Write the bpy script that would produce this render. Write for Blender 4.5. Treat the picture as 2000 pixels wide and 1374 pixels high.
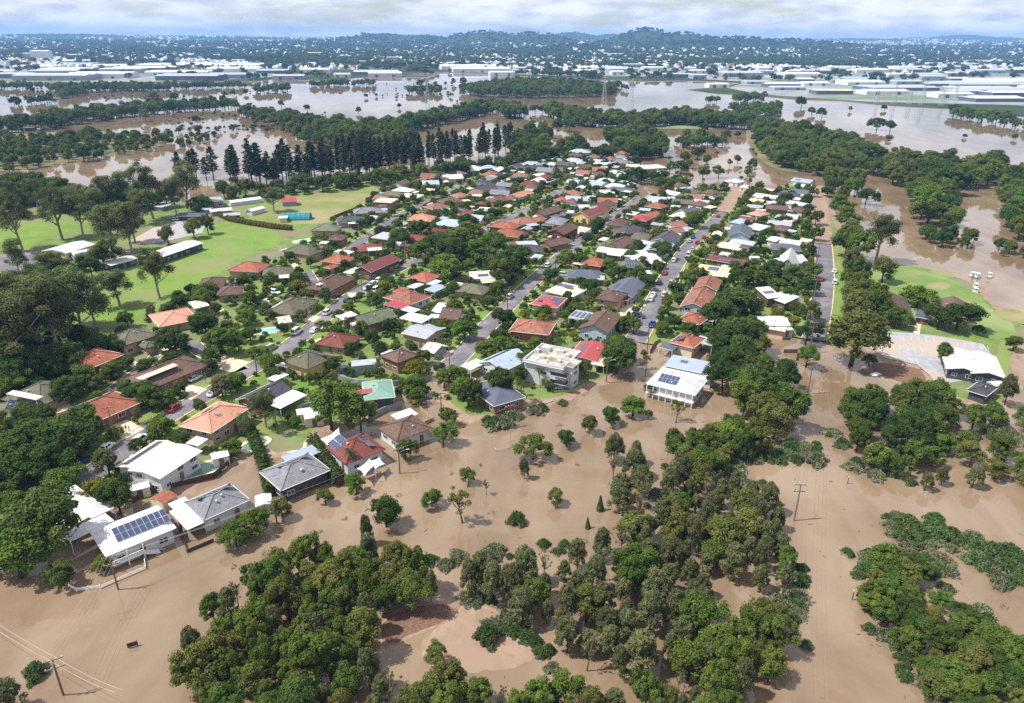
import bpy, bmesh, math, random
import numpy as np
from mathutils import Vector, Matrix, geometry

random.seed(7)
for o in list(bpy.data.objects):
    bpy.data.objects.remove(o)
scene = bpy.context.scene
col = scene.collection

# ------------------------------------------------------------------ camera, sky, sun, exposure
PW, PH, FPX = 2000.0, 1374.0, 1428.0          # picture size and focal length used to survey the ground points
CAM_H = 88.0                                   # drone height above the flood water
PITCH = math.atan((PH / 2 - 72.0) / FPX)
ROLL = 0.006
CAM = Vector((0, 0, CAM_H))
_R0 = Vector((1, 0, 0))
_F = Vector((0, math.cos(PITCH), -math.sin(PITCH)))
_U0 = Vector((0, math.sin(PITCH), math.cos(PITCH)))
_R = _R0 * math.cos(ROLL) + _U0 * math.sin(ROLL)
_U = -_R0 * math.sin(ROLL) + _U0 * math.cos(ROLL)
cam_data = bpy.data.cameras.new('camera')
cam = bpy.data.objects.new('camera', cam_data)
col.objects.link(cam)
cam.matrix_world = Matrix(((_R.x, _U.x, -_F.x, 0), (_R.y, _U.y, -_F.y, 0), (_R.z, _U.z, -_F.z, CAM_H), (0, 0, 0, 1)))
cam_data.sensor_width = 36
cam_data.lens = 36 * FPX / PW
cam_data.clip_start = 1
cam_data.clip_end = 80000
scene.camera = cam

SUN_EL, SUN_AZ = math.radians(57), math.radians(-97)   # azimuth from +Y, clockwise: the sun stands to the left
sd = Vector((math.sin(SUN_AZ) * math.cos(SUN_EL), math.cos(SUN_AZ) * math.cos(SUN_EL), math.sin(SUN_EL)))
sun_data = bpy.data.lights.new('sun', 'SUN')
sun_data.energy = 5.0
sun_data.angle = math.radians(0.53)
sun_data.color = (1.0, 0.955, 0.88)
sun = bpy.data.objects.new('sun', sun_data)
sun.rotation_euler = sd.to_track_quat('Z', 'Y').to_euler()
sun.location = (0, 0, 300)
col.objects.link(sun)

world = bpy.data.worlds.new('World')
scene.world = world
world.use_nodes = True
wn, wl = world.node_tree.nodes, world.node_tree.links
wn.clear()
def wnode(t, **k):
    n = wn.new(t)
    for a, b in k.items():
        setattr(n, a, b)
    return n
sky = wnode('ShaderNodeTexSky', sky_type='NISHITA', sun_disc=False, sun_elevation=SUN_EL, sun_rotation=SUN_AZ, altitude=100,
            air_density=1.1, dust_density=0.15, ozone_density=2.5)
bg = wnode('ShaderNodeBackground')
bg.inputs['Strength'].default_value = 0.070
out = wnode('ShaderNodeOutputWorld')
tc = wnode('ShaderNodeTexCoord')
sep = wnode('ShaderNodeSeparateXYZ')
wl.new(tc.outputs['Generated'], sep.inputs[0])
# cumulus: noise over the directions, flattened towards the horizon
mp = wnode('ShaderNodeMapping'); wl.new(tc.outputs['Generated'], mp.inputs[0]); mp.inputs['Scale'].default_value = (7.5, 7.5, 34); mp.inputs['Location'].default_value = (1.7, 0.4, 0.25)
n1 = wnode('ShaderNodeTexNoise'); n1.inputs['Scale'].default_value = 1.0; n1.inputs['Detail'].default_value = 11; n1.inputs['Roughness'].default_value = 0.56
wl.new(mp.outputs[0], n1.inputs['Vector'])
rmp = wnode('ShaderNodeValToRGB')
rmp.color_ramp.elements[0].position = 0.33; rmp.color_ramp.elements[0].color = (0.06, 0.06, 0.06, 1)
rmp.color_ramp.elements[1].position = 0.49; rmp.color_ramp.elements[1].color = (1, 1, 1, 1)
wl.new(n1.outputs['Fac'], rmp.inputs[0])
n2 = wnode('ShaderNodeTexNoise'); n2.inputs['Scale'].default_value = 2.3; n2.inputs['Detail'].default_value = 5
mp2 = wnode('ShaderNodeMapping'); wl.new(mp.outputs[0], mp2.inputs[0]); mp2.inputs['Location'].default_value = (0.25, 0.5, 3)
wl.new(mp2.outputs[0], n2.inputs['Vector'])
cr2 = wnode('ShaderNodeValToRGB')
cr2.color_ramp.elements[0].position = 0.36; cr2.color_ramp.elements[0].color = (7.0, 7.3, 8.6, 1)
cr2.color_ramp.elements[1].position = 0.60; cr2.color_ramp.elements[1].color = (10.8, 10.9, 11.2, 1)
wl.new(n2.outputs['Fac'], cr2.inputs[0])
mixc = wnode('ShaderNodeMix', data_type='RGBA')
wl.new(rmp.outputs[0], mixc.inputs['Factor']); wl.new(sky.outputs[0], mixc.inputs[6]); wl.new(cr2.outputs[0], mixc.inputs[7])
wl.new(mixc.outputs[2], bg.inputs['Color']); wl.new(bg.outputs[0], out.inputs['Surface'])

vs = scene.view_settings
vs.view_transform = 'Standard'
vs.look = 'None'
vs.exposure = 0.50
vs.gamma = 1.0
vs.use_curve_mapping = False
scene.cycles.max_bounces = 6
scene.cycles.diffuse_bounces = 2
scene.cycles.glossy_bounces = 2
scene.cycles.transmission_bounces = 2
scene.cycles.transparent_max_bounces = 4
scene.cycles.volume_bounces = 1
scene.cycles.use_denoising = False

# ------------------------------------------------------------------ survey helpers
LAND = 0.45
def at(px, py, z=0.0):
    d = _F + _R * ((px - PW / 2) / FPX) - _U * ((py - PH / 2) / FPX)
    t = (z - CAM_H) / d.z
    if t < 0 or t > 30000: t = 30000
    p = CAM + d * t
    return Vector((p.x, p.y, z))
def pxm(px, py, z=0.0):                       # picture pixels per metre across the view at that ground point
    p = at(px, py, z)
    return FPX / max(1.0, (p - CAM).dot(_F))
def to_px(p):
    v = Vector(p) - CAM
    d = v.dot(_F)
    return PW / 2 + FPX * v.dot(_R) / d, PH / 2 - FPX * v.dot(_U) / d

def lin(r, g, b, k=1.0):
    f = lambda c: (c / 255 / 12.92 if c / 255 <= 0.04045 else ((c / 255 + 0.055) / 1.055) ** 2.4) * k
    return (f(r), f(g), f(b), 1.0)

def tag(o, label=None, cat=None, group=None, kind=None):
    if label: o['label'] = label
    if cat: o['category'] = cat
    if group: o['group'] = group
    if kind: o['kind'] = kind
    return o

class MB:
    """collects faces into one mesh"""
    def __init__(self): self.v, self.f, self.m = [], [], []
    def add(self, vs_, fs, mi=0):
        n = len(self.v)
        self.v += [tuple(p) for p in vs_]
        for f in fs:
            self.f.append(tuple(i + n for i in f)); self.m.append(mi)
        return self
    def box(self, x0, x1, y0, y1, z0, z1, mi=0, top=None):
        vs_ = [(x0, y0, z0), (x1, y0, z0), (x1, y1, z0), (x0, y1, z0), (x0, y0, z1), (x1, y0, z1), (x1, y1, z1), (x0, y1, z1)]
        self.add(vs_, [(0, 3, 2, 1), (0, 1, 5, 4), (1, 2, 6, 5), (2, 3, 7, 6), (3, 0, 4, 7)], mi)
        self.add(vs_[4:], [(0, 1, 2, 3)], mi if top is None else top)
        return self
    def beam(self, a, b, w, h=None, mi=0, up=Vector((0, 0, 1))):
        a, b = Vector(a), Vector(b); h = w if h is None else h
        d = (b - a).normalized()
        s = d.cross(up)
        if s.length < 1e-4: s = d.cross(Vector((1, 0, 0)))
        s.normalize(); u = s.cross(d)
        q = [(-1, -1), (1, -1), (1, 1), (-1, 1)]
        vs_ = [a + s * (w / 2 * i) + u * (h / 2 * j) for i, j in q] + [b + s * (w / 2 * i) + u * (h / 2 * j) for i, j in q]
        return self.add(vs_, [(0, 1, 2, 3), (7, 6, 5, 4), (0, 4, 5, 1), (1, 5, 6, 2), (2, 6, 7, 3), (3, 7, 4, 0)], mi)
    def tube(self, pts, rad, n=6, mi=0, cap=True):
        pts = [Vector(p) for p in pts]
        rings = []
        for i, p in enumerate(pts):
            d = (pts[min(i + 1, len(pts) - 1)] - pts[max(i - 1, 0)]).normalized()
            s = d.cross(Vector((0, 0, 1)))
            if s.length < 1e-3: s = d.cross(Vector((1, 0, 0)))
            s.normalize(); u = s.cross(d)
            r = rad[i] if hasattr(rad, '__len__') else rad
            rings.append([p + (s * math.cos(2 * math.pi * k / n) + u * math.sin(2 * math.pi * k / n)) * r for k in range(n)])
        vs_ = [q for r in rings for q in r]
        fs = [(i * n + k, i * n + (k + 1) % n, (i + 1) * n + (k + 1) % n, (i + 1) * n + k) for i in range(len(pts) - 1) for k in range(n)]
        if cap:
            fs.append(tuple(range(n))[::-1]); fs.append(tuple((len(pts) - 1) * n + k for k in range(n)))
        return self.add(vs_, fs, mi)
    def mesh(self, name, mats, smooth=False):
        me = bpy.data.meshes.new(name)
        me.from_pydata(self.v, [], self.f)
        for m in (mats if isinstance(mats, (list, tuple)) else [mats]): me.materials.append(m)
        if any(self.m): me.polygons.foreach_set('material_index', self.m)
        if smooth: me.polygons.foreach_set('use_smooth', [True] * len(self.f))
        me.update()
        return me
    def build(self, name, mats, parent=None, smooth=False):
        return put(name, self.mesh(name, mats, smooth), parent)

def put(name, me, parent=None, loc=None, rot=None):
    o = bpy.data.objects.new(name, me)
    col.objects.link(o)
    if parent is not None: o.parent = parent
    if loc is not None: o.location = loc
    if rot is not None: o.rotation_euler = rot
    return o
def empty(name, loc, rz=0.0):
    o = put(name, None, None, loc, (0, 0, rz))
    o.empty_display_size = 0.5
    return o

# ------------------------------------------------------------------ materials
def new_mat(name):
    m = bpy.data.materials.new(name); m.use_nodes = True
    nt = m.node_tree
    return m, nt, nt.nodes['Principled BSDF']
def mnode(nt, t, **k):
    n = nt.nodes.new(t)
    for a, b in k.items(): setattr(n, a, b)
    return n
def surf(name, c1, c2=None, scale=1.0, rough=0.8, spec=0.3, metal=0.0, bump=0.0, bscale=None, detail=6, obj_rand=0.0, lo=0.35, hi=0.65, coord='Object', c3=None, s3=0.1):
    """noise-mottled surface; c3 adds large blotches of a third colour"""
    m, nt, p = new_mat(name)
    L = nt.links.new
    p.inputs['Roughness'].default_value = rough
    p.inputs['Specular IOR Level'].default_value = spec
    p.inputs['Metallic'].default_value = metal
    tcn = mnode(nt, 'ShaderNodeTexCoord')
    src = tcn.outputs[coord] if coord != 'World' else mnode(nt, 'ShaderNodeNewGeometry').outputs['Position']
    ns = mnode(nt, 'ShaderNodeTexNoise'); ns.inputs['Scale'].default_value = scale; ns.inputs['Detail'].default_value = detail; ns.inputs['Roughness'].default_value = 0.65
    L(src, ns.inputs['Vector'])
    rp = mnode(nt, 'ShaderNodeValToRGB')
    rp.color_ramp.elements[0].position = lo; rp.color_ramp.elements[0].color = c1
    rp.color_ramp.elements[1].position = hi; rp.color_ramp.elements[1].color = c2 or c1
    L(ns.outputs['Fac'], rp.inputs[0])
    cur = rp.outputs[0]
    if c3 is not None:
        nb = mnode(nt, 'ShaderNodeTexNoise'); nb.inputs['Scale'].default_value = s3; nb.inputs['Detail'].default_value = 5
        L(src, nb.inputs['Vector'])
        r3 = mnode(nt, 'ShaderNodeValToRGB'); r3.color_ramp.elements[0].position = 0.47; r3.color_ramp.elements[1].position = 0.62
        L(nb.outputs['Fac'], r3.inputs[0])
        mx = mnode(nt, 'ShaderNodeMix', data_type='RGBA'); L(r3.outputs[0], mx.inputs['Factor']); L(cur, mx.inputs[6]); mx.inputs[7].default_value = c3
        cur = mx.outputs[2]
    if obj_rand:
        oi = mnode(nt, 'ShaderNodeObjectInfo')
        hs = mnode(nt, 'ShaderNodeHueSaturation')
        mr = mnode(nt, 'ShaderNodeMapRange'); mr.inputs['To Min'].default_value = 1 - obj_rand; mr.inputs['To Max'].default_value = 1 + obj_rand
        L(oi.outputs['Random'], mr.inputs['Value']); L(mr.outputs[0], hs.inputs['Value']); L(cur, hs.inputs['Color'])
        cur = hs.outputs[0]
    L(cur, p.inputs['Base Color'])
    if bump:
        nb2 = mnode(nt, 'ShaderNodeTexNoise'); nb2.inputs['Scale'].default_value = bscale or scale * 3; nb2.inputs['Detail'].default_value = 4
        L(src, nb2.inputs['Vector'])
        b = mnode(nt, 'ShaderNodeBump'); b.inputs['Strength'].default_value = bump; b.inputs['Distance'].default_value = 0.2
        L(nb2.outputs['Fac'], b.inputs['Height']); L(b.outputs[0], p.inputs['Normal'])
    m['base'] = c1[:3]
    return m
def roof_mat(name, c, c2=None, kind='tile', stain=0.8, rough=0.75):
    """tiles: courses across the slope; metal: ribs along the slope, both with weather stains"""
    m, nt, p = new_mat(name)
    L = nt.links.new
    p.inputs['Roughness'].default_value = rough
    p.inputs['Specular IOR Level'].default_value = 0.25 if kind == 'tile' else 0.35
    c2 = c2 or tuple(x * 0.62 for x in c[:3]) + (1,)
    tcn = mnode(nt, 'ShaderNodeTexCoord')
    oi = mnode(nt, 'ShaderNodeObjectInfo')
    off = mnode(nt, 'ShaderNodeVectorMath', operation='ADD')
    sc = mnode(nt, 'ShaderNodeVectorMath', operation='SCALE'); L(oi.outputs['Location'], sc.inputs[0]); sc.inputs['Scale'].default_value = 0.37
    L(tcn.outputs['Object'], off.inputs[0]); L(sc.outputs[0], off.inputs[1])
    n = mnode(nt, 'ShaderNodeTexNoise'); n.inputs['Scale'].default_value = 0.55; n.inputs['Detail'].default_value = 8; n.inputs['Roughness'].default_value = 0.7
    L(off.outputs[0], n.inputs['Vector'])
    r = mnode(nt, 'ShaderNodeValToRGB')
    r.color_ramp.elements[0].position = 0.36; r.color_ramp.elements[1].position = 0.68
    r.color_ramp.elements[0].color = c; r.color_ramp.elements[1].color = tuple(a * (1 - stain) + b * stain for a, b in zip(c, c2))
    L(n.outputs['Fac'], r.inputs[0])
    br = mnode(nt, 'ShaderNodeTexBrick')
    br.inputs['Scale'].default_value = 1.0
    if kind == 'tile':
        br.inputs['Brick Width'].default_value = 0.34; br.inputs['Row Height'].default_value = 0.42; br.inputs['Mortar Size'].default_value = 0.045
    else:
        br.offset = 0.0
        br.inputs['Brick Width'].default_value = 0.76; br.inputs['Row Height'].default_value = 14.0; br.inputs['Mortar Size'].default_value = 0.05
    br.inputs['Color1'].default_value = (1, 1, 1, 1); br.inputs['Color2'].default_value = (0.86, 0.86, 0.86, 1) if kind == 'tile' else (0.97, 0.97, 0.97, 1)
    br.inputs['Mortar'].default_value = (0.62, 0.62, 0.62, 1) if kind == 'tile' else (0.85, 0.85, 0.85, 1)
    L(tcn.outputs['Object'], br.inputs['Vector'])
    mul = mnode(nt, 'ShaderNodeMix', data_type='RGBA', blend_type='MULTIPLY'); mul.inputs['Factor'].default_value = 1.0
    L(r.outputs[0], mul.inputs[6]); L(br.outputs['Color'], mul.inputs[7])
    n3 = mnode(nt, 'ShaderNodeTexNoise'); n3.inputs['Scale'].default_value = 1.6; n3.inputs['Detail'].default_value = 9; n3.inputs['Roughness'].default_value = 0.75; L(off.outputs[0], n3.inputs['Vector'])
    r4 = mnode(nt, 'ShaderNodeValToRGB'); r4.color_ramp.elements[0].position = 0.35; r4.color_ramp.elements[0].color = (0.66, 0.66, 0.64, 1); r4.color_ramp.elements[1].position = 0.62; r4.color_ramp.elements[1].color = (1.08, 1.08, 1.08, 1)
    L(n3.outputs['Fac'], r4.inputs[0])
    mul2 = mnode(nt, 'ShaderNodeMix', data_type='RGBA', blend_type='MULTIPLY'); mul2.inputs['Factor'].default_value = 1.0 if kind == 'tile' else 0.55
    L(mul.outputs[2], mul2.inputs[6]); L(r4.outputs[0], mul2.inputs[7]); mul = mul2
    hs = mnode(nt, 'ShaderNodeHueSaturation')
    mr = mnode(nt, 'ShaderNodeMapRange'); mr.inputs['To Min'].default_value = 0.86; mr.inputs['To Max'].default_value = 1.12
    L(oi.outputs['Random'], mr.inputs['Value']); L(mr.outputs[0], hs.inputs['Value']); L(mul.outputs[2], hs.inputs['Color'])
    L(hs.outputs[0], p.inputs['Base Color'])
    b = mnode(nt, 'ShaderNodeBump'); b.inputs['Strength'].default_value = 0.35; b.inputs['Distance'].default_value = 0.05
    L(br.outputs['Fac'], b.inputs['Height']); b.invert = True; L(b.outputs[0], p.inputs['Normal'])
    return m
def leaf_mat(name, c1, c2, c3=None, trans=0.38):
    """foliage: shade per clump ('v' attribute) and per plant"""
    m, nt, p = new_mat(name)
    L = nt.links.new
    p.inputs['Roughness'].default_value = 0.65; p.inputs['Specular IOR Level'].default_value = 0.06
    a = mnode(nt, 'ShaderNodeAttribute', attribute_name='v')
    oi = mnode(nt, 'ShaderNodeObjectInfo')
    mx = mnode(nt, 'ShaderNodeMix', data_type='RGBA'); mx.inputs[6].default_value = c1; mx.inputs[7].default_value = c2
    L(a.outputs['Fac'], mx.inputs['Factor'])
    cur = mx.outputs[2]
    hs = mnode(nt, 'ShaderNodeHueSaturation')
    mh = mnode(nt, 'ShaderNodeMapRange'); mh.inputs['To Min'].default_value = 0.482; mh.inputs['To Max'].default_value = 0.518
    mv = mnode(nt, 'ShaderNodeMapRange'); mv.inputs['To Min'].default_value = 1.22; mv.inputs['To Max'].default_value = 0.78
    L(oi.outputs['Random'], mh.inputs['Value'])
    fr = mnode(nt, 'ShaderNodeMath', operation='MULTIPLY'); L(oi.outputs['Random'], fr.inputs[0]); fr.inputs[1].default_value = 7.31
    fr2 = mnode(nt, 'ShaderNodeMath', operation='FRACT'); L(fr.outputs[0], fr2.inputs[0])
    hs.inputs['Saturation'].default_value = 1.02
    L(fr2.outputs[0], mv.inputs['Value']); L(mh.outputs[0], hs.inputs['Hue']); L(mv.outputs[0], hs.inputs['Value'])
    L(cur, hs.inputs['Color'])
    L(hs.outputs[0], p.inputs['Base Color'])
    tr = mnode(nt, 'ShaderNodeBsdfTranslucent'); L(hs.outputs[0], tr.inputs['Color'])
    ms = mnode(nt, 'ShaderNodeMixShader'); ms.inputs[0].default_value = trans
    o = nt.nodes['Material Output']
    L(p.outputs[0], ms.inputs[1]); L(tr.outputs[0], ms.inputs[2]); L(ms.outputs[0], o.inputs['Surface'])
    return m

M = {}
M['leaf_round'] = leaf_mat('foliage_green', (0.060, 0.100, 0.017, 1), (0.150, 0.200, 0.044, 1))
M['leaf_dark'] = leaf_mat('foliage_dark', (0.036, 0.068, 0.015, 1), (0.095, 0.142, 0.036, 1))
M['leaf_bright'] = leaf_mat('foliage_bright', (0.068, 0.122, 0.016, 1), (0.155, 0.225, 0.042, 1))
M['leaf_euca'] = leaf_mat('foliage_gum', (0.072, 0.096, 0.028, 1), (0.160, 0.186, 0.070, 1))
M['leaf_olive'] = leaf_mat('foliage_olive', (0.086, 0.106, 0.022, 1), (0.190, 0.200, 0.058, 1))
M['leaf_casu'] = leaf_mat('foliage_casuarina', (0.092, 0.110, 0.044, 1), (0.200, 0.210, 0.095, 1))
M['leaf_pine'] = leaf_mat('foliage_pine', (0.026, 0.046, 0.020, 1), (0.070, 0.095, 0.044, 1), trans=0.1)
M['leaf_yellow'] = leaf_mat('foliage_yellow', (0.12, 0.13, 0.012, 1), (0.24, 0.23, 0.03, 1))
M['leaf_palm'] = leaf_mat('foliage_palm', (0.040, 0.075, 0.020, 1), (0.090, 0.130, 0.040, 1))
M['leaf_scrub'] = leaf_mat('foliage_scrub', (0.085, 0.145, 0.040, 1), (0.30, 0.285, 0.20, 1))
M['bark'] = surf('bark_grey', lin(120, 108, 95), lin(85, 72, 60), 3, obj_rand=0.2)
M['bark_dark'] = surf('bark_brown', lin(85, 70, 56), lin(55, 45, 37), 3, obj_rand=0.2)
M['bark_pale'] = surf('bark_pale', lin(165, 152, 140), lin(110, 98, 88), 2.2, obj_rand=0.15)

R = {}
R['terracotta'] = roof_mat('roof_terracotta_tile', lin(168, 112, 92), lin(112, 76, 66))
R['salmon'] = roof_mat('roof_salmon_tile', lin(206, 150, 128), lin(176, 122, 104), stain=0.4)
R['orange'] = roof_mat('roof_orange_tile', lin(178, 106, 82), lin(126, 80, 66))
R['red'] = roof_mat('roof_red_tile', lin(138, 74, 66), lin(104, 60, 54))
R['redmetal'] = roof_mat('roof_red_metal', lin(158, 66, 70), lin(130, 62, 64), 'metal', 0.4, 0.5)
R['maroon'] = roof_mat('roof_maroon_metal', lin(112, 56, 56), lin(90, 52, 50), 'metal', 0.5, 0.6)
R['brown'] = roof_mat('roof_brown_tile', lin(118, 92, 82), lin(88, 70, 64))
R['pink'] = roof_mat('roof_pink_tile', lin(168, 118, 104), lin(126, 92, 84))
R['olive'] = roof_mat('roof_olive_tile', lin(118, 114, 98), lin(90, 90, 72))
R['charcoal'] = roof_mat('roof_charcoal_tile', lin(88, 88, 98), lin(66, 66, 74))
R['greytile'] = roof_mat('roof_grey_tile', lin(146, 146, 156), lin(112, 112, 122))
R['grey'] = roof_mat('roof_grey_metal', lin(168, 172, 182), lin(140, 142, 148), 'metal', 0.6, 0.5)
R['bluegrey'] = roof_mat('roof_bluegrey_metal', lin(158, 172, 192), lin(132, 144, 162), 'metal', 0.5, 0.5)
R['white'] = roof_mat('roof_white_metal', lin(208, 209, 213), lin(176, 175, 173), 'metal', 0.8, 0.55)
R['beige'] = roof_mat('roof_beige_metal', lin(214, 200, 178), lin(190, 176, 152), 'metal', 0.6, 0.6)
R['yellow'] = roof_mat('roof_cream_metal', lin(232, 214, 160), lin(214, 192, 140), 'metal', 0.5, 0.6)
R['green'] = roof_mat('roof_green_metal', lin(116, 150, 138), lin(98, 130, 118), 'metal', 0.4, 0.5)
R['palegreen'] = roof_mat('roof_pale_green_metal', lin(196, 212, 196), lin(170, 184, 168), 'metal', 0.5, 0.5)
R['mossgreen'] = roof_mat('roof_mossy_tile', lin(122, 128, 108), lin(92, 104, 78))
R['slate'] = roof_mat('roof_dark_metal', lin(84, 90, 104), lin(66, 70, 82), 'metal', 0.4, 0.5)
R['concrete'] = surf('roof_concrete', lin(190, 184, 170), lin(140, 134, 124), 0.5, rough=0.9, c3=lin(120, 112, 104), s3=0.25)
Wm = {}
for k_, c_ in dict(brick=(142, 104, 84), tan=(176, 152, 124), white=(208, 209, 212), cream=(216, 204, 178), grey=(150, 152, 158), dark=(74, 80, 86),
                   blue=(176, 188, 204), red=(120, 62, 52), brown=(104, 82, 70), yellow=(214, 186, 130), teal=(56, 72, 76), peach=(222, 190, 160)).items():
    Wm[k_] = surf('wall_' + k_, lin(*c_), lin(*[x * 0.88 for x in c_]), 1.6, rough=0.9, bump=0.15, bscale=9)
M['fascia'] = surf('fascia_white', lin(214, 212, 208), lin(190, 188, 184), 2)
M['fascia_brown'] = surf('fascia_brown', lin(96, 80, 70), lin(78, 66, 60), 2)
M['frame'] = surf('window_frame', lin(222, 222, 222), lin(200, 200, 200), 2, rough=0.5)
M['glass'] = surf('window_glass', (0.02, 0.025, 0.03, 1), (0.035, 0.04, 0.05, 1), 0.7, rough=0.08, spec=0.6)
M['door'] = surf('door_paint', lin(120, 96, 80), lin(100, 80, 68), 2, rough=0.6, obj_rand=0.3)
M['solar'] = surf('solar_cell', (0.03, 0.045, 0.10, 1), (0.045, 0.06, 0.12, 1), 6, rough=0.12, spec=0.8)
M['solar_frame'] = surf('solar_frame', lin(170, 176, 186), lin(150, 156, 166), 3, rough=0.4)
M['steel'] = surf('galvanised_steel', lin(190, 194, 198), lin(160, 164, 168), 4, rough=0.45)
M['timber'] = surf('weathered_timber', lin(128, 110, 94), lin(96, 82, 70), 2.5, rough=0.9, obj_rand=0.15)
M['timber_dark'] = surf('dark_timber', lin(84, 70, 60), lin(62, 52, 46), 2.5, rough=0.9)
M['sail'] = surf('shade_cloth', lin(216, 218, 222), lin(196, 198, 204), 1.2, rough=0.9)
M['paint_white'] = surf('white_paint', lin(236, 236, 236), lin(220, 220, 218), 2, rough=0.5)
M['rubber'] = surf('tyre_rubber', (0.018, 0.018, 0.018, 1), (0.03, 0.03, 0.03, 1), 8, rough=0.85)
M['wire'] = surf('cable', (0.05, 0.05, 0.05, 1), (0.09, 0.09, 0.09, 1), 1, rough=0.6)
M['wire_pale'] = surf('aluminium_cable', lin(190, 186, 180), lin(170, 166, 160), 1, rough=0.5)
M['concrete'] = surf('concrete_paving', lin(222, 198, 172), lin(200, 178, 156), 0.8, rough=0.9, c3=lin(186, 166, 148), s3=0.3)
M['asphalt'] = surf('asphalt', lin(106, 104, 109), lin(90, 88, 93), 0.9, rough=0.92, c3=lin(120, 116, 118), s3=0.12, coord='World')
M['asphalt_pale'] = surf('car_park_asphalt', lin(158, 158, 164), lin(136, 136, 142), 0.5, rough=0.92, c3=lin(160, 148, 138), s3=0.06, coord='World')
M['mud'] = surf('flood_mud', lin(152, 130, 112), lin(122, 100, 84), 0.35, rough=0.75, c3=lin(138, 116, 100), s3=0.08, coord='World')
M['debris'] = surf('leaf_litter', lin(122, 94, 80), lin(92, 68, 58), 2.5, rough=0.95, coord='World')
M['grass'] = surf('lawn_grass', (0.10, 0.185, 0.024, 1), (0.15, 0.225, 0.042, 1), 0.08, rough=0.95, c3=(0.17, 0.19, 0.065, 1), s3=0.025, coord='World', detail=9, bump=0.3, bscale=2.2)
M['green'] = surf('putting_green', (0.105, 0.17, 0.04, 1), (0.15, 0.21, 0.062, 1), 0.1, rough=0.95, coord='World', c3=(0.19, 0.24, 0.09, 1), s3=0.04)
M['paddock'] = surf('paddock_grass', (0.125, 0.165, 0.035, 1), (0.20, 0.20, 0.075, 1), 0.10, rough=0.95, c3=(0.24, 0.21, 0.11, 1), s3=0.035, coord='World', detail=9)
M['yard'] = surf('suburb_ground', (0.080, 0.138, 0.026, 1), (0.165, 0.22, 0.058, 1), 0.16, rough=0.95, c3=(0.17, 0.15, 0.10, 1), s3=0.05, coord='World', detail=9)
M['bank'] = surf('river_bank', (0.15, 0.12, 0.06, 1), (0.09, 0.125, 0.035, 1), 0.09, rough=0.95, coord='World', c3=(0.20, 0.145, 0.095, 1), s3=0.03)
M['farland'] = surf('far_ground', (0.022, 0.040, 0.018, 1), (0.050, 0.068, 0.030, 1), 0.012, rough=1.0, spec=0.05, coord='World', c3=(0.11, 0.105, 0.085, 1), s3=0.0035, detail=10)
M['hill'] = surf('hill_forest', (0.018, 0.034, 0.014, 1), (0.048, 0.066, 0.026, 1), 0.018, rough=1.0, spec=0.05, coord='World', bump=1.0, bscale=0.03, detail=10)

def water_mat():
    m, nt, p = new_mat('flood_water')
    L = nt.links.new
    geo = mnode(nt, 'ShaderNodeNewGeometry')
    n = mnode(nt, 'ShaderNodeTexNoise'); n.inputs['Scale'].default_value = 0.022; n.inputs['Detail'].default_value = 9; n.inputs['Roughness'].default_value = 0.62; n.inputs['Distortion'].default_value = 1.2
    L(geo.outputs['Position'], n.inputs['Vector'])
    r = mnode(nt, 'ShaderNodeValToRGB')
    r.color_ramp.elements[0].position = 0.40; r.color_ramp.elements[0].color = (0.160, 0.108, 0.066, 1)
    r.color_ramp.elements[1].position = 0.60; r.color_ramp.elements[1].color = (0.248, 0.180, 0.122, 1)
    mpw = mnode(nt, 'ShaderNodeMapping'); mpw.inputs['Scale'].default_value = (0.05, 0.012, 1); mpw.inputs['Rotation'].default_value = (0, 0, 0.5); L(geo.outputs['Position'], mpw.inputs[0])
    nf = mnode(nt, 'ShaderNodeTexNoise'); nf.inputs['Scale'].default_value = 1.0; nf.inputs['Detail'].default_value = 6; nf.inputs['Distortion'].default_value = 1.5; L(mpw.outputs[0], nf.inputs['Vector'])
    av = mnode(nt, 'ShaderNodeMath', operation='ADD'); L(n.outputs['Fac'], av.inputs[0]); L(nf.outputs['Fac'], av.inputs[1])
    hv = mnode(nt, 'ShaderNodeMath', operation='MULTIPLY'); L(av.outputs[0], hv.inputs[0]); hv.inputs[1].default_value = 0.5
    L(hv.outputs[0], r.inputs[0]); L(r.outputs[0], p.inputs['Base Color'])
    p.inputs['Roughness'].default_value = 0.03
    p.inputs['IOR'].default_value = 1.48
    p.inputs['Specular IOR Level'].default_value = 0.5
    n2 = mnode(nt, 'ShaderNodeTexNoise'); n2.inputs['Scale'].default_value = 0.9; n2.inputs['Detail'].default_value = 3
    L(geo.outputs['Position'], n2.inputs['Vector'])
    b = mnode(nt, 'ShaderNodeBump'); b.inputs['Strength'].default_value = 0.02; b.inputs['Distance'].default_value = 0.3
    L(n2.outputs['Fac'], b.inputs['Height']); L(b.outputs[0], p.inputs['Normal'])
    return m
M['water'] = water_mat()
def pool_mat(name, c):
    return surf(name, c, tuple(x * 0.85 for x in c[:3]) + (1,), 0.8, rough=0.05, spec=0.5)
M['yard_pale'] = surf('industrial_yard', lin(150, 152, 158), lin(112, 118, 116), 0.02, rough=0.95, coord='World', c3=lin(96, 110, 84), s3=0.006)
M['pool'] = pool_mat('pool_water', lin(120, 200, 205))
M['pool_green'] = pool_mat('green_pool_water', lin(96, 128, 112))
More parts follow.
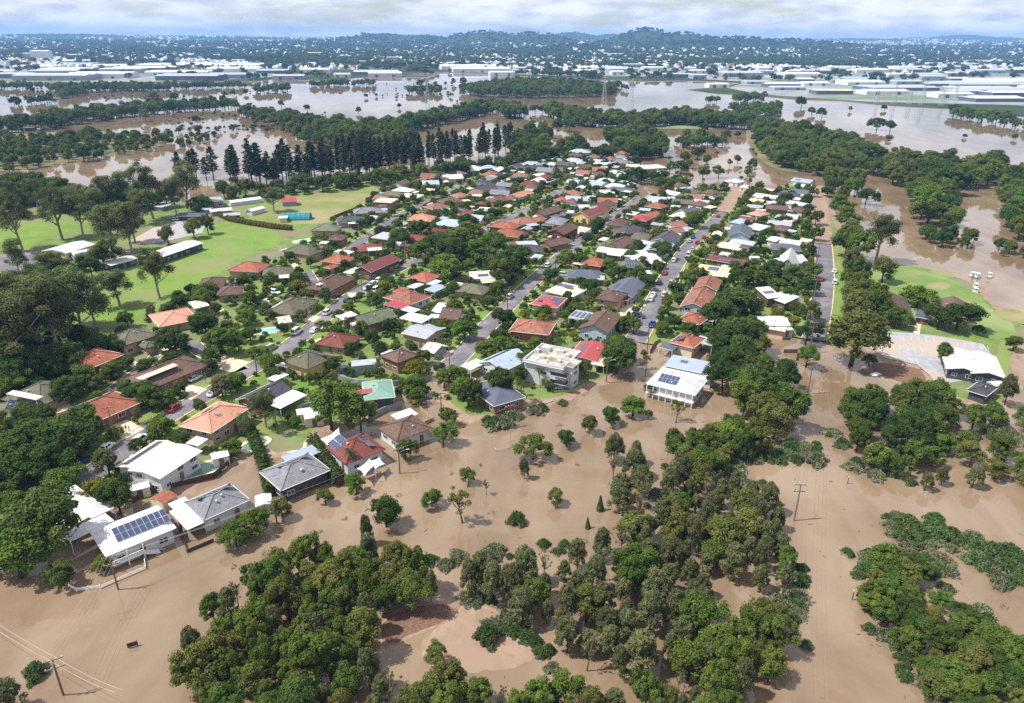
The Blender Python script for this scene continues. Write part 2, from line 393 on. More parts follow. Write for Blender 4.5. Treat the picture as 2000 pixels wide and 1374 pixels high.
# ------------------------------------------------------------------ the ground, water, roads
rng = np.random.default_rng(11)
def smooth_poly(pts, n=2, closed=True):
    for _ in range(n):
        q = []
        m = len(pts)
        for i in range(m if closed else m - 1):
            a, b = pts[i], pts[(i + 1) % m]
            q += [a.lerp(b, 0.25), a.lerp(b, 0.75)]
        pts = ([pts[0]] + q + [pts[-1]]) if not closed else q
    return pts
def jitter(pts, amp):
    return [p + Vector((random.uniform(-1, 1), random.uniform(-1, 1), 0)) * amp for p in pts]
def area2(pts):
    return sum(pts[i].x * pts[(i + 1) % len(pts)].y - pts[(i + 1) % len(pts)].x * pts[i].y for i in range(len(pts)))
def sheet(name, pts, z, mat, skirt=0.0, drop=0.7, kind='structure', label=None, cat=None, rim='mud'):
    """a level sheet of ground; its rim slopes down over `skirt` metres"""
    pts = [Vector((p.x, p.y, z)) for p in pts]
    if area2(pts) < 0: pts = pts[::-1]
    tris = geometry.tessellate_polygon([pts])
    mb = MB()
    def up(t):
        a, b, c = (pts[i] for i in t)
        return t if (b - a).cross(c - a).z > 0 else t[::-1]
    mb.add(pts, [up(t) for t in tris])
    if skirt:
        n = len(pts); outer = []
        for i in range(n):
            d = pts[(i + 1) % n] - pts[i - 1]
            nn = Vector((d.y, -d.x, 0)); nn = nn.normalized() if nn.length > 1e-6 else nn
            outer.append(pts[i] + nn * skirt * random.uniform(0.6, 1.4) - Vector((0, 0, drop)))
        mb.add(pts + outer, [(i, n + i, n + (i + 1) % n, (i + 1) % n) for i in range(n)])
    if skirt: mb.m = [0] * len(tris) + [1] * len(pts)
    o = mb.build(name, [mat, M[rim]])
    tag(o, label, cat, None, kind)
    return o
def gpoly(px, z=0.0): return [at(x, y, z) for x, y in px]
def inside(p, poly):
    c = False
    n = len(poly)
    for i in range(n):
        a, b = poly[i], poly[i - 1]
        if (a.y > p[1]) != (b.y > p[1]) and p[0] < (b.x - a.x) * (p[1] - a.y) / (b.y - a.y) + a.x: c = not c
    return c

# flood water: one sheet out to the horizon
w = MB().add([(-40000, -400, 0), (40000, -400, 0), (40000, 40000, 0), (-40000, 40000, 0)], [(0, 1, 2, 3)]).build('flood_water', M['water'])
tag(w, 'brown flood water covering roads, parks and gardens', 'water', None, 'structure')

suburb_px = [(-260, 1010), (-60, 1085), (60, 1095), (140, 1075), (200, 1010), (235, 975), (300, 985), (345, 965), (430, 905), (500, 880), (560, 890), (600, 865), (625, 825), (650, 838),
    (690, 830), (720, 800), (772, 785), (790, 755), (815, 728), (840, 735), (862, 722), (885, 718), (880, 745), (878, 790), (905, 812), (960, 818), (1000, 800), (1030, 782), (1085, 782),
    (1140, 758), (1190, 735), (1214, 722), (1232, 668), (1262, 662), (1300, 676), (1320, 690), (1400, 690), (1424, 676), (1470, 650), (1520, 655), (1560, 652), (1590, 650), (1640, 655),
    (1700, 668), (1715, 690), (1740, 705), (1800, 712), (1822, 730), (1836, 762), (1880, 785), (1960, 795), (1980, 740), (1972, 700), (1990, 680), (2010, 655), (1985, 630),
    (1950, 612), (1925, 590), (1905, 560), (1880, 548), (1850, 540), (1815, 528), (1770, 520), (1720, 525), (1690, 530), (1668, 505), (1645, 470), (1628, 440), (1612, 400), (1604, 365),
    (1560, 358), (1520, 366), (1470, 366), (1445, 372), (1412, 372), (1380, 368), (1345, 372), (1316, 372), (1288, 384), (1258, 392), (1236, 386), (1226, 366), (1262, 352), (1240, 338),
    (1252, 318), (1210, 300), (1160, 292), (1100, 296), (1040, 312), (1000, 322), (950, 328), (880, 336), (800, 345), (720, 352), (640, 362), (560, 370), (480, 376), (420, 385), (380, 398),
    (330, 398), (285, 405), (220, 410), (160, 404), (100, 398), (40, 385), (-60, 390), (-330, 400), (-700, 480), (-900, 700)]
SUB = jitter(smooth_poly(gpoly(suburb_px), 2), 0.5)
sheet('suburb_ground', SUB, LAND, M['yard'], 5.0, 0.8)
def island(px, name='river_bank', mat='bank', z=0.25, sk=4.0, amp=1.5):
    sheet(name, jitter(smooth_poly(gpoly(px), 2), amp), z, M[mat], sk, 0.6, rim=mat)
island([(-40, 250), (60, 236), (170, 218), (330, 207), (430, 203), (470, 206), (420, 212), (330, 216), (220, 228), (100, 248), (-40, 262)])
island([(-200, 330), (-40, 262), (60, 262), (160, 255), (260, 262), (330, 262), (345, 272), (290, 292), (200, 305), (120, 318), (60, 328), (-60, 345)], 'island_ground')
island([(470, 214), (560, 226), (640, 238), (700, 246), (640, 254), (540, 240), (470, 224)])
island([(640, 268), (700, 250), (790, 240), (860, 226), (960, 208), (975, 216), (880, 236), (800, 252), (740, 270), (660, 282)])
island([(1225, 246), (1300, 244), (1375, 249), (1400, 252), (1300, 251), (1230, 250)], 'grass_strip', 'green', 0.3, 2)
island([(1068, 214), (1150, 232), (1240, 236), (1330, 226), (1420, 232), (1480, 238), (1470, 248), (1330, 240), (1240, 246), (1140, 242), (1068, 222)])
island([(1460, 244), (1560, 250), (1680, 292), (1760, 305), (1700, 332), (1610, 336), (1530, 336), (1490, 312), (1462, 280)])
island([(1700, 330), (1770, 320), (1850, 318), (1870, 350), (1855, 400), (1872, 440), (1830, 445), (1795, 410), (1785, 370), (1740, 352)])
island([(1960, 330), (2100, 330), (2200, 520), (2060, 500), (1985, 455), (1960, 420)])
island([(900, 176), (960, 164), (1080, 160), (1190, 172), (1200, 184), (1120, 190), (1000, 190), (930, 186)])
# bare flood mud and litter in the clearing of the near thicket
sheet('mud_clearing', jitter(smooth_poly(gpoly([(815, 1262), (865, 1225), (905, 1180), (960, 1185), (1000, 1225), (1050, 1262), (1030, 1296), (960, 1305), (890, 1312), (850, 1300)]), 2), 0.25), 0.03, M['mud'], 0.8, 0.06)
sheet('leaf_litter', jitter(smooth_poly(gpoly([(745, 1215), (790, 1190), (862, 1178), (885, 1190), (865, 1220), (800, 1238), (770, 1262), (745, 1250)]), 2), 0.2), 0.10, M['debris'], 0.7, 0.13, 'stuff', 'brown raft of leaf litter at the edge of the mud clearing', 'litter')
sheet('gravel_apron', jitter(smooth_poly(gpoly([(1700, 708), (1745, 712), (1800, 722), (1812, 745), (1800, 752), (1745, 745), (1705, 728)]), 2), 0.3), 0.12, M['debris'], 2.0, 0.25)

# lawns and parks
def patch(name, px, mat, lvl, n=2, amp=0.25):
    return sheet(name, jitter(smooth_poly(gpoly(px, LAND), n), amp), LAND + 0.004 * lvl, M[mat])
OPEN = []
def lawn(name, px, mat='grass', lvl=1):
    OPEN.append(gpoly(px, LAND)); patch(name, px, mat, lvl)
lawn('school_oval', [(190, 640), (165, 590), (190, 560), (260, 520), (320, 505), (400, 478), (395, 455), (425, 437), (470, 438), (545, 450), (552, 476), (520, 488), (480, 494), (455, 508), (440, 530), (380, 560), (345, 580), (290, 610), (245, 640), (210, 660)])
lawn('school_lawn', [(-60, 470), (30, 440), (60, 415), (140, 408), (240, 400), (250, 415), (200, 440), (150, 452), (70, 470), (60, 492), (-60, 500)])
lawn('paddock', [(480, 425), (500, 405), (560, 388), (640, 375), (730, 365), (745, 372), (725, 385), (712, 405), (668, 425), (640, 436), (590, 438), (540, 440)], 'paddock')
lawn('golf_lawn', [(1690, 545), (1700, 528), (1760, 523), (1815, 530), (1850, 543), (1900, 565), (1925, 592), (1950, 615), (1980, 632), (1985, 655), (1960, 665), (1920, 660), (1850, 650), (1780, 640), (1700, 640), (1690, 600)], 'green')
lawn('lawn_strip', [(1955, 660), (1985, 660), (1970, 700), (1970, 745), (1955, 760), (1945, 700)], 'grass')
for px in ([(1765, 532), (1790, 530), (1796, 538), (1775, 541)], [(1808, 556), (1835, 550), (1860, 557), (1850, 566), (1820, 565)]):
    patch('putting_green', px, 'paddock', 2, 3)
for px in ([(1815, 527), (1840, 526), (1872, 540), (1850, 543), (1820, 534)], [(1935, 606), (1975, 602), (2005, 612), (2030, 640), (1990, 632), (1950, 624)]):
    patch('sand_bunker', px, 'paddock', 3, 3)
# garden lawns
for px in ([(436, 860), (480, 845), (505, 830), (530, 835), (500, 880), (440, 890)], [(580, 745), (640, 730), (655, 742), (600, 770), (565, 765)], [(665, 752), (690, 748), (700, 790), (690, 800), (672, 790)],
           [(1000, 615), (1030, 600), (1035, 612), (1010, 630)], [(1045, 570), (1080, 545), (1090, 550), (1050, 575)], [(1225, 575), (1255, 565), (1262, 590), (1230, 585)], [(1290, 610), (1310, 600), (1312, 622), (1292, 630)],
           [(1275, 640), (1325, 650), (1315, 668), (1280, 665)], [(1480, 500), (1510, 490), (1515, 512), (1480, 508)], [(1555, 535), (1578, 525), (1580, 545), (1555, 545)], [(1085, 478), (1110, 468), (1112, 486), (1090, 490)],
           [(1100, 500), (1112, 490), (1118, 500), (1104, 508)], [(1275, 440), (1290, 425), (1300, 432), (1285, 450)], [(700, 445), (722, 435), (732, 450), (705, 465)], [(1220, 430), (1236, 424), (1240, 436), (1226, 440)],
           [(1318, 540), (1335, 520), (1345, 545), (1330, 590), (1318, 600)], [(1125, 528), (1140, 505), (1150, 515), (1138, 535)], [(1330, 455), (1348, 440), (1352, 462), (1335, 470)], [(1378, 465), (1400, 455), (1402, 470), (1385, 476)]):
    patch('garden_lawn', px, 'grass', 1, 2, 0.1)

ROADS = []
def ribbon(name, px, width, mat, lvl, z0=None, smooth=2, kind='structure'):
    pts = smooth_poly([at(x, y, LAND) for x, y in px], smooth, False)
    ROADS.append((pts, width))
    n = len(pts); l, r = [], []
    for i in range(n):
        d = pts[min(i + 1, n - 1)] - pts[max(i - 1, 0)]
        s = Vector((-d.y, d.x, 0)).normalized() * width / 2
        l.append(pts[i] + s); r.append(pts[i] - s)
    z = LAND + 0.004 * lvl if z0 is None else z0
    mb = MB().add([(p.x, p.y, z) for p in l + r], [(n + i, n + i + 1, i + 1, i) for i in range(n - 1)])
    o = mb.build(name, M[mat]); tag(o, kind=kind)
    return o, l, r
def road(px, width, foot=True):
    if width > 5.5:
        ribbon('grass_verge', px, width + 5.5, 'grass', 2); ROADS.pop()
    o, l, r = ribbon('road', px, width, 'asphalt', 3)
    for side in (l, r):                                   # kerbs: a real 0.12 m step
        mb = MB()
        for a, b in zip(side[:-1], side[1:]):
            mb.beam(Vector((a.x, a.y, LAND + 0.05)), Vector((b.x, b.y, LAND + 0.05)), 0.28, 0.2)
        k = mb.build('kerb', M['concrete'], o)
r_left = [(-200, 1120), (0, 1045), (100, 985), (190, 920), (262, 862), (330, 812), (420, 764), (490, 722), (560, 682), (620, 632), (680, 582), (740, 545), (790, 520), (850, 490), (920, 462), (970, 440), (1010, 418), (1060, 395), (1090, 376), (1110, 366)]
road(r_left, 6.8)
road([(872, 722), (905, 690), (945, 645), (1005, 585), (1060, 532), (1112, 488), (1152, 455), (1200, 425), (1232, 402), (1250, 388)], 6.8)
road([(1240, 668), (1262, 628), (1290, 568), (1330, 500), (1370, 458), (1400, 428), (1412, 414)], 7.0)
road([(1590, 664), (1604, 600), (1611, 540), (1609, 490), (1608, 476)], 7.4)
ribbon('flooded_road', [(1608, 477), (1604, 440), (1600, 400), (1596, 362)], 9.0, 'mud', 3)
ribbon('flooded_road', [(1411, 415), (1420, 404), (1436, 380), (1446, 356)], 9.0, 'mud', 3)
road([(665, 505), (700, 475), (745, 445), (790, 418), (830, 398), (890, 370), (930, 352)], 6.6)
road([(-100, 868), (0, 848), (40, 852), (85, 842), (130, 812), (150, 795)], 5.0)
road([(215, 765), (250, 740), (290, 712), (310, 690)], 4.0)
road([(372, 668), (392, 690), (425, 700), (470, 725)], 5.0)
road([(600, 530), (612, 550), (622, 572), (650, 585)], 4.0)
road([(1060, 395), (1110, 378), (1160, 380)], 6.0)
def pave(px, lvl=4, mat='concrete', name='driveway'):
    p = gpoly(px, LAND); sheet(name, p, LAND + 0.004 * lvl, M[mat]); OPEN.append(p)
for px in ([(215, 833), (248, 820), (282, 838), (240, 860)], [(356, 748), (405, 760), (372, 782), (352, 768)], [(418, 690), (490, 708), (455, 728), (428, 722)], [(102, 796), (130, 785), (142, 796), (108, 812)],
           [(246, 708), (285, 704), (292, 712), (265, 722)], [(305, 680), (325, 676), (335, 686), (312, 696)], [(582, 622), (592, 612), (628, 620), (605, 633)], [(678, 572), (706, 572), (696, 582), (682, 580)],
           [(505, 592), (530, 577), (540, 582), (512, 597)], [(608, 666), (628, 660), (622, 672)], [(1020, 592), (1040, 590), (1036, 598), (1018, 598)], [(862, 690), (885, 682), (878, 700), (866, 700)],
           [(1210, 600), (1240, 590), (1244, 605), (1212, 622)], [(1060, 455), (1120, 440), (1155, 446), (1130, 462), (1080, 462)], [(640, 510), (655, 512), (660, 524), (645, 522)], [(1240, 590), (1262, 596), (1258, 600), (1228, 590)],
           [(565, 520), (580, 512), (584, 524), (566, 530)], [(420, 602), (432, 598), (438, 608), (425, 610)]):
    pave(px)
OPEN.append(gpoly([(1680, 640), (1960, 655), (1960, 760), (1800, 770), (1690, 700)], LAND))
sheet('car_park', gpoly([(1710, 646), (1770, 650), (1830, 656), (1920, 672), (1942, 700), (1930, 735), (1855, 748), (1856, 765), (1838, 768), (1818, 735), (1790, 712), (1730, 700), (1700, 680)], LAND), LAND + 0.008, M['asphalt_pale'])
mk = surf('bay_paint', lin(206, 192, 156), lin(170, 160, 136), 2, rough=0.8)
for row, n, dxp, dyp, ox, oy in (((1718, 648), 15, 15, 1.9, 3, 9), ((1714, 668), 7, 14, 1.6, 4, 12), ((1738, 697), 5, 13, 1.2, 3, 10)):
    for i in range(n):
        a = at(row[0] + dxp * i, row[1] + dyp * i, LAND); b = at(row[0] + dxp * i + ox, row[1] + dyp * i + oy, LAND)
        s = (b - a); s = Vector((-s.y, s.x, 0)).normalized() * 0.06
        q = [a - s, b - s, b + s, a + s]
        if area2(q) < 0: q = q[::-1]
        tag(MB().add([(p.x, p.y, LAND + 0.012) for p in q], [(0, 1, 2, 3)]).build('bay_marking', mk), kind='structure')
sheet('court', gpoly([(255, 470), (300, 445), (345, 432), (400, 440), (395, 455), (330, 470), (290, 478)], LAND), LAND + 0.008, M['asphalt_pale'])
OPEN.append(gpoly([(255, 470), (300, 445), (345, 432), (400, 440), (395, 455), (330, 470), (290, 478)], LAND))
sheet('school_car_park', gpoly([(-80, 560), (0, 500), (60, 490), (80, 500), (60, 560), (20, 600), (-80, 640)], LAND), LAND + 0.008, M['asphalt'])
ribbon('path', [(160, 478), (215, 486), (262, 494)], 2.0, 'concrete', 4)
ribbon('path', [(40, 392), (120, 388), (200, 388), (270, 392)], 2.4, 'asphalt_pale', 4)
ribbon('path', [(1790, 652), (1792, 640), (1795, 628)], 1.8, 'concrete', 4)

# far land with its hills
def bump2(x, y, cx, cy, sx, sy, h): return h * np.exp(-(((x - cx) / sx) ** 2 + ((y - cy) / sy) ** 2))
def far_dir(px, dist):
    d = _F + _R * ((px - PW / 2) / FPX) + _U * (615 / FPX); k = dist / d.y
    return d.x * k
def terrain(x, y):
    x = np.asarray(x, float); y = np.asarray(y, float)
    s = np.clip((y - 2600) / 9000, 0, 1); s = s * s * (3 - 2 * s)
    h = 62 * s + 5 * np.sin(x / 900 + 1) * s + 4 * np.sin(y / 700 + x / 1400) * s
    top = np.zeros_like(h)
    for px, dist, wx, wy, hh in ((745, 7200, 330, 900, 78), (690, 7500, 300, 900, 35), (820, 7400, 300, 800, 68), (950, 6600, 420, 800, 92), (880, 6900, 240, 700, 40), (1040, 6300, 340, 700, 84), (1120, 9500, 330, 900, 80), (1195, 9500, 240, 900, 68),
                                 (1262, 5600, 250, 600, 120), (1335, 5700, 320, 600, 92), (1200, 5600, 180, 500, 46), (1120, 4400, 170, 400, 40), (1350, 4700, 380, 500, 48), (1430, 5200, 420, 600, 72), (1540, 5600, 480, 700, 56), (440, 9000, 900, 900, 26),
                                 (120, 9000, 900, 900, 34), (1880, 12500, 460, 900, 92), (1960, 12800, 600, 900, 66), (1800, 12800, 460, 900, 44), (1700, 12000, 900, 1200, 20)):
        top = np.maximum(top, bump2(x, y, far_dir(px, dist), dist, wx, wy, hh))
    return h + top + 0.5
shore = [(-500, 176), (0, 166), (60, 165), (110, 170), (170, 166), (260, 163), (400, 160), (500, 160), (540, 154), (640, 160), (700, 152), (830, 152), (870, 142), (1000, 148), (1080, 152), (1200, 158), (1260, 160), (1320, 158), (1400, 160),
         (1445, 163), (1400, 170), (1340, 176), (1400, 184), (1480, 188), (1560, 196), (1640, 198), (1720, 206), (1800, 211), (1860, 214), (1950, 224), (2060, 236), (2600, 260)]
FAR = [at(x, y, 0.5) for x, y in shore]
FARP = FAR + [Vector((30000, FAR[-1].y, 0)), Vector((30000, 2900, 0)), Vector((-30000, 2900, 0)), Vector((-30000, FAR[0].y, 0))]
sheet('far_ground', FARP, 0.5, M['farland'], 6.0, 0.8)
for px in ([(-60, 126), (520, 124), (540, 150), (400, 158), (200, 161), (60, 162), (-60, 163)], [(850, 130), (1290, 130), (1290, 150), (1080, 148), (1000, 145), (880, 140)], [(1290, 134), (2150, 130), (2200, 215), (1960, 205), (1720, 200), (1560, 190), (1480, 184), (1420, 172), (1460, 160), (1320, 152)]):
    sheet('industrial_yard', [at(x, y, 0.52) for x, y in px], 0.53, M['yard_pale'])
gx = np.linspace(-17000, 17000, 300); gy = 2800 * (15000 / 2800) ** np.linspace(0, 1, 150)
X, Y = np.meshgrid(gx, gy); Z = terrain(X, Y)
Z[0, :] = 0.3
Z = Z + rng.normal(0, 1, Z.shape) * np.clip((Z - 12) / 30, 0, 1) * 2.0
nx, ny = len(gx), len(gy)
idx = np.arange(nx * ny).reshape(ny, nx)
fc = np.stack([idx[:-1, :-1], idx[:-1, 1:], idx[1:, 1:], idx[1:, :-1]], -1).reshape(-1, 4)
me = bpy.data.meshes.new('hills'); me.from_pydata(np.stack([X, Y, Z], -1).reshape(-1, 3).tolist(), [], fc.tolist()); me.materials.append(M['hill'])
me.polygons.foreach_set('use_smooth', [True] * len(fc))
tag(put('hills', me), kind='structure')
# ------------------------------------------------------------------ plants: a few shapes of each kind, copied with their parts
def quads(c, nrm, size, asp=1.0, along=None, r=rng):
    """leaf-sized faces at points c facing nrm"""
    n = len(c)
    nrm = nrm / (np.linalg.norm(nrm, axis=1, keepdims=True) + 1e-9)
    a = r.normal(size=(n, 3)) if along is None else along
    t = a - nrm * np.sum(a * nrm, 1, keepdims=True); t /= (np.linalg.norm(t, axis=1, keepdims=True) + 1e-9)
    b = np.cross(nrm, t)
    s = np.asarray(size).reshape(-1, 1) * np.ones((n, 1))
    v = np.stack([c - t * s - b * s * asp * 0.7, c + t * s * 0.9 - b * s * asp, c + t * s * 1.1 + b * s * asp * 0.8, c - t * s * 0.8 + b * s * asp], 1)
    return v.reshape(-1, 3)
def leaf_mesh(name, V, val, mat):
    n = len(V) // 4
    me = bpy.data.meshes.new(name)
    me.vertices.add(len(V)); me.vertices.foreach_set('co', np.asarray(V, np.float32).ravel())
    me.loops.add(4 * n); me.loops.foreach_set('vertex_index', np.arange(4 * n, dtype=np.int32))
    me.polygons.add(n); me.polygons.foreach_set('loop_start', np.arange(0, 4 * n, 4, dtype=np.int32))
    try: me.polygons.foreach_set('loop_total', np.full(n, 4, np.int32))
    except Exception: pass
    at_ = me.attributes.new('v', 'FLOAT', 'FACE'); at_.data.foreach_set('value', np.clip(np.asarray(val, np.float32), 0, 1))
    me.materials.append(mat); me.update(calc_edges=True)
    return me
def sph(n, r, upbias=0.0):
    d = r.normal(size=(n, 3)); d[:, 2] += upbias; return d / np.linalg.norm(d, axis=1, keepdims=True)
def clumped(cent, rad, per, size, r, flat=1.0, upbias=0.35, asp=0.85, spread=0.7):
    V, val = [], []
    for c, rr in zip(cent, rad):
        d = sph(per, r, upbias)
        rad_ = rr * r.uniform(0.10, 1.35, (per, 1)) ** 0.55
        p = c + d * rad_ * np.array([1, 1, flat])
        nn = d + r.normal(size=(per, 3)) * spread * 0.6 + np.array([0, 0, 0.35])
        V.append(quads(p, nn, r.uniform(0.65, 1.25, per) * size, asp, r=r))
        val.append(np.clip(r.uniform(0.1, 0.9) + r.normal(0, 0.16, per), 0, 1))
    return np.concatenate(V), np.concatenate(val)
def trunk_mesh(name, H, r0, mat, tips=(), lean=0.0, top=0.8, r=None):
    mb = MB()
    k = Vector((lean, lean * 0.4, 0))
    pts = [Vector((0, 0, -0.8)), Vector((0, 0, 0)), k * 0.4 + Vector((0, 0, H * top * 0.5)), k + Vector((0, 0, H * top))]
    mb.tube(pts, [r0 * 1.25, r0 * 1.1, r0 * 0.8, r0 * 0.35], 7)
    for t in tips:
        t = Vector(t); z0 = min(H * top * 0.9, max(H * 0.22, t.z * 0.55))
        f = z0 / (H * top); b0 = k * f + Vector((0, 0, z0))
        mid = b0.lerp(t, 0.5) + Vector((0, 0, -0.04 * H))
        mb.tube([b0, mid, t], [r0 * 0.5, r0 * 0.34, r0 * 0.12], 5, cap=False)
    return mb.mesh(name, mat, True)
LIB = {}
def reg(kind, crown, trunk, H, Rr): LIB.setdefault(kind, []).append((crown, trunk, H, Rr))
def dome(n, Rr, zlo, zhi, r, fill=0.35, ub=0.45):
    d = sph(n, r, ub); d[:, 2] = np.where(d[:, 2] < -0.55, -d[:, 2], d[:, 2])
    k = np.where(r.uniform(size=(n, 1)) < fill, r.uniform(0.35, 0.75, (n, 1)), r.uniform(0.78, 1.0, (n, 1)))
    c = d * k * np.array([Rr, Rr, (zhi - zlo) / 2]); c[:, 2] += (zhi + zlo) / 2
    return c
def make_round(seed, mat, kind, H=7.0, Rr=3.5, n=56, per=200, lump=0.235, size=0.13, squash=1.0, bark='bark_dark'):
    r = np.random.default_rng(seed)
    ex, ey = r.uniform(0.85, 1.15), r.uniform(0.85, 1.15)
    c = dome(n, Rr * 0.82, H * 0.16, H * 0.93, r)
    # uneven outline: a few lobes bulge out
    for _ in range(6):
        d = sph(1, r, 0.2)[0]; w_ = np.clip((c - np.array([0, 0, H * 0.55])) @ d, 0, None)
        c += d * (w_[:, None] * r.uniform(-0.12, 0.42))
    c[:, 0] *= ex; c[:, 1] *= ey
    rad = Rr * lump * r.uniform(0.5, 1.5, n)
    V, val = clumped(c, rad, per, size, r, flat=0.85)
    V[:, 2] = np.maximum(V[:, 2], 0.05)
    tips = c[r.choice(n, 6, False)]
    reg(kind, leaf_mesh('crown_' + kind, V, val, mat), trunk_mesh('trunk_' + kind, H, 0.05 * Rr + 0.06, M[bark], tips, r.uniform(-0.3, 0.3)), H, Rr)
for i in range(5): make_round(100 + i, M['leaf_round'], 'round')
for i in range(4): make_round(130 + i, M['leaf_dark'], 'dark', 8.0, 4.2, 66, 200, 0.215, 0.145)
for i in range(3): make_round(150 + i, M['leaf_bright'], 'bright', 6.0, 3.4, 54, 190, 0.22, 0.125)
for i in range(3): make_round(160 + i, M['leaf_olive'], 'olive', 7.5, 3.3, 52, 185, 0.235, 0.125)
for i in range(2): make_round(170 + i, M['leaf_yellow'], 'yellow', 5.0, 2.4, 32, 110, 0.27, 0.13)
for i in range(3): make_round(180 + i, M['leaf_bright'], 'bush', 2.4, 1.5, 22, 60, 0.32, 0.15)
for i in range(2): make_round(190 + i, M['leaf_dark'], 'darkbush', 2.4, 1.6, 22, 60, 0.32, 0.15)
def make_gum(seed, kind='gum', H=16.0, Rr=5.0, ncl=52, per=210, mat='leaf_euca', size=0.165, bark='bark_pale', zlo=0.24):
    r = np.random.default_rng(seed)
    c = dome(ncl, Rr * 0.85, H * zlo, H * 0.95, r, 0.4, 0.05)
    for _ in range(5):
        d = sph(1, r, 0.1)[0]; w_ = np.clip((c - np.array([0, 0, H * 0.6])) @ d, 0, None); c += d * (w_[:, None] * r.uniform(-0.25, 0.4))
    c += r.normal(size=c.shape) * Rr * 0.08
    rad = Rr * r.uniform(0.2, 0.34, ncl)
    V, val = clumped(c, rad, per, size, r, flat=0.85, upbias=0.25, asp=0.6)
    reg(kind, leaf_mesh('crown_' + kind, V, val, M[mat]), trunk_mesh('trunk_' + kind, H, 0.022 * H, M[bark], c[r.choice(ncl, min(ncl, 12), False)], r.uniform(-1.2, 1.2), 0.72), H, Rr)
for i in range(5): make_gum(200 + i)
for i in range(3): make_gum(220 + i, 'sapling', 7.0, 1.8, 18, 80, 'leaf_olive', 0.11, 'bark', 0.28)
def make_bare(seed):
    r = np.random.default_rng(seed); H, Rr = 7.0, 2.2; n = 26
    c = dome(n, Rr, H * 0.3, H * 0.98, r, 0.4)
    V, val = clumped(c, Rr * r.uniform(0.08, 0.16, n), 22, 0.09, r, 1.0)
    reg('bare', leaf_mesh('crown_bare', V, val, M['leaf_casu']), trunk_mesh('trunk_bare', H, 0.13, M['bark'], c, r.uniform(-0.4, 0.4), 0.8), H, Rr)
for i in range(3): make_bare(235 + i)
def make_casu(seed, kind='casuarina', H=9.0, Rr=3.0):
    r = np.random.default_rng(seed)
    n = 80
    c = dome(n, Rr * 0.85, H * 0.05, H * 0.96, r, 0.35); c[:, :2] *= (1.12 - 0.5 * np.clip(c[:, 2:3] / H, 0, 1))
    V, val = [], []
    for k in range(n):
        m = 95; d = sph(m, r, 0.3); p = c[k] + d * Rr * r.uniform(0.16, 0.30) * r.uniform(0.4, 1.05, (m, 1)) * np.array([1, 1, 1.25])
        al = np.tile(np.array([0, 0, -1.0]), (m, 1)) + r.normal(size=(m, 3)) * 0.55
        V.append(quads(p, d + r.normal(size=(m, 3)) * 0.5, r.uniform(0.16, 0.30, m), 0.30, al, r))
        val.append(np.clip(r.uniform(0.1, 0.9) + r.normal(0, 0.15, m), 0, 1))
    V = np.concatenate(V); V[:, 2] = np.maximum(V[:, 2], 0.05)
    reg(kind, leaf_mesh('crown_casuarina', V, np.concatenate(val), M['leaf_casu']), trunk_mesh('trunk_casuarina', H, 0.17, M['bark_dark'], c[r.choice(n, 6, False)], r.uniform(-0.5, 0.5), 0.85), H, Rr)
for i in range(5): make_casu(240 + i)
def make_pine(seed, kind='pine', H=25.0, Rr=3.7):
    r = np.random.default_rng(seed)
    V, val = [], []
    z = H * 0.27
    while z < H * 0.985:
        f = z / H
        rr = Rr * min(1.0, 1.75 * max(0.0, 1.02 - f) ** 0.62) * r.uniform(0.55, 1.15) * (0.6 + 0.4 * min(1, f * 3))
        nb = 6; a0 = r.uniform(0, 6.28)
        for k in range(nb):
            if r.uniform() < 0.22: continue
            a = a0 + k * 6.283 / nb + r.normal(0, 0.15); L_ = rr * r.uniform(0.75, 1.1)
            m = 12; t = np.linspace(0.15, 1, m)
            px_ = np.stack([np.cos(a) * L_ * t, np.sin(a) * L_ * t, z + L_ * (0.22 * t - 0.10 * t * t) + r.normal(0, 0.08, m)], 1)
            dr = np.tile(np.array([np.cos(a), np.sin(a), 0.15]), (m, 1))
            px_ = px_ + r.normal(0, 0.14, px_.shape)
            V.append(quads(px_, np.tile(np.array([0, 0, 1.0]), (m, 1)) + r.normal(size=(m, 3)) * 0.45, 0.28 + 0.26 * t, 0.8, dr, r))
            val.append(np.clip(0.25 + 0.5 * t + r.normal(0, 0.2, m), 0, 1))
        z += H * 0.026 * r.uniform(0.8, 1.3)
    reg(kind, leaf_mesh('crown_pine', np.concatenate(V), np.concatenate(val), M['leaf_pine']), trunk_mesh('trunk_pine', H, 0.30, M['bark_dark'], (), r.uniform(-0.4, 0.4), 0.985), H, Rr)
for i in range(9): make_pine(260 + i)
def make_cone(seed):
    r = np.random.default_rng(seed)
    n = 900; f = r.uniform(0, 1, n) ** 0.8; a = r.uniform(0, 6.28, n); rr = 0.75 * (1 - f) * r.uniform(0.7, 1.05, n) + 0.04
    p = np.stack([np.cos(a) * rr, np.sin(a) * rr, 0.1 + f * 3.1], 1)
    V = quads(p, np.stack([np.cos(a), np.sin(a), 0.5 + 0 * a], 1) + r.normal(size=(n, 3)) * 0.4, r.uniform(0.1, 0.17, n), 0.8, None, r)
    reg('cypress', leaf_mesh('crown_cypress', V, r.uniform(0, 1, n), M['leaf_dark']), trunk_mesh('trunk_cypress', 3.2, 0.08, M['bark_dark'], (), 0.0, 0.9), 3.2, 0.8)
for i in range(2): make_cone(280 + i)
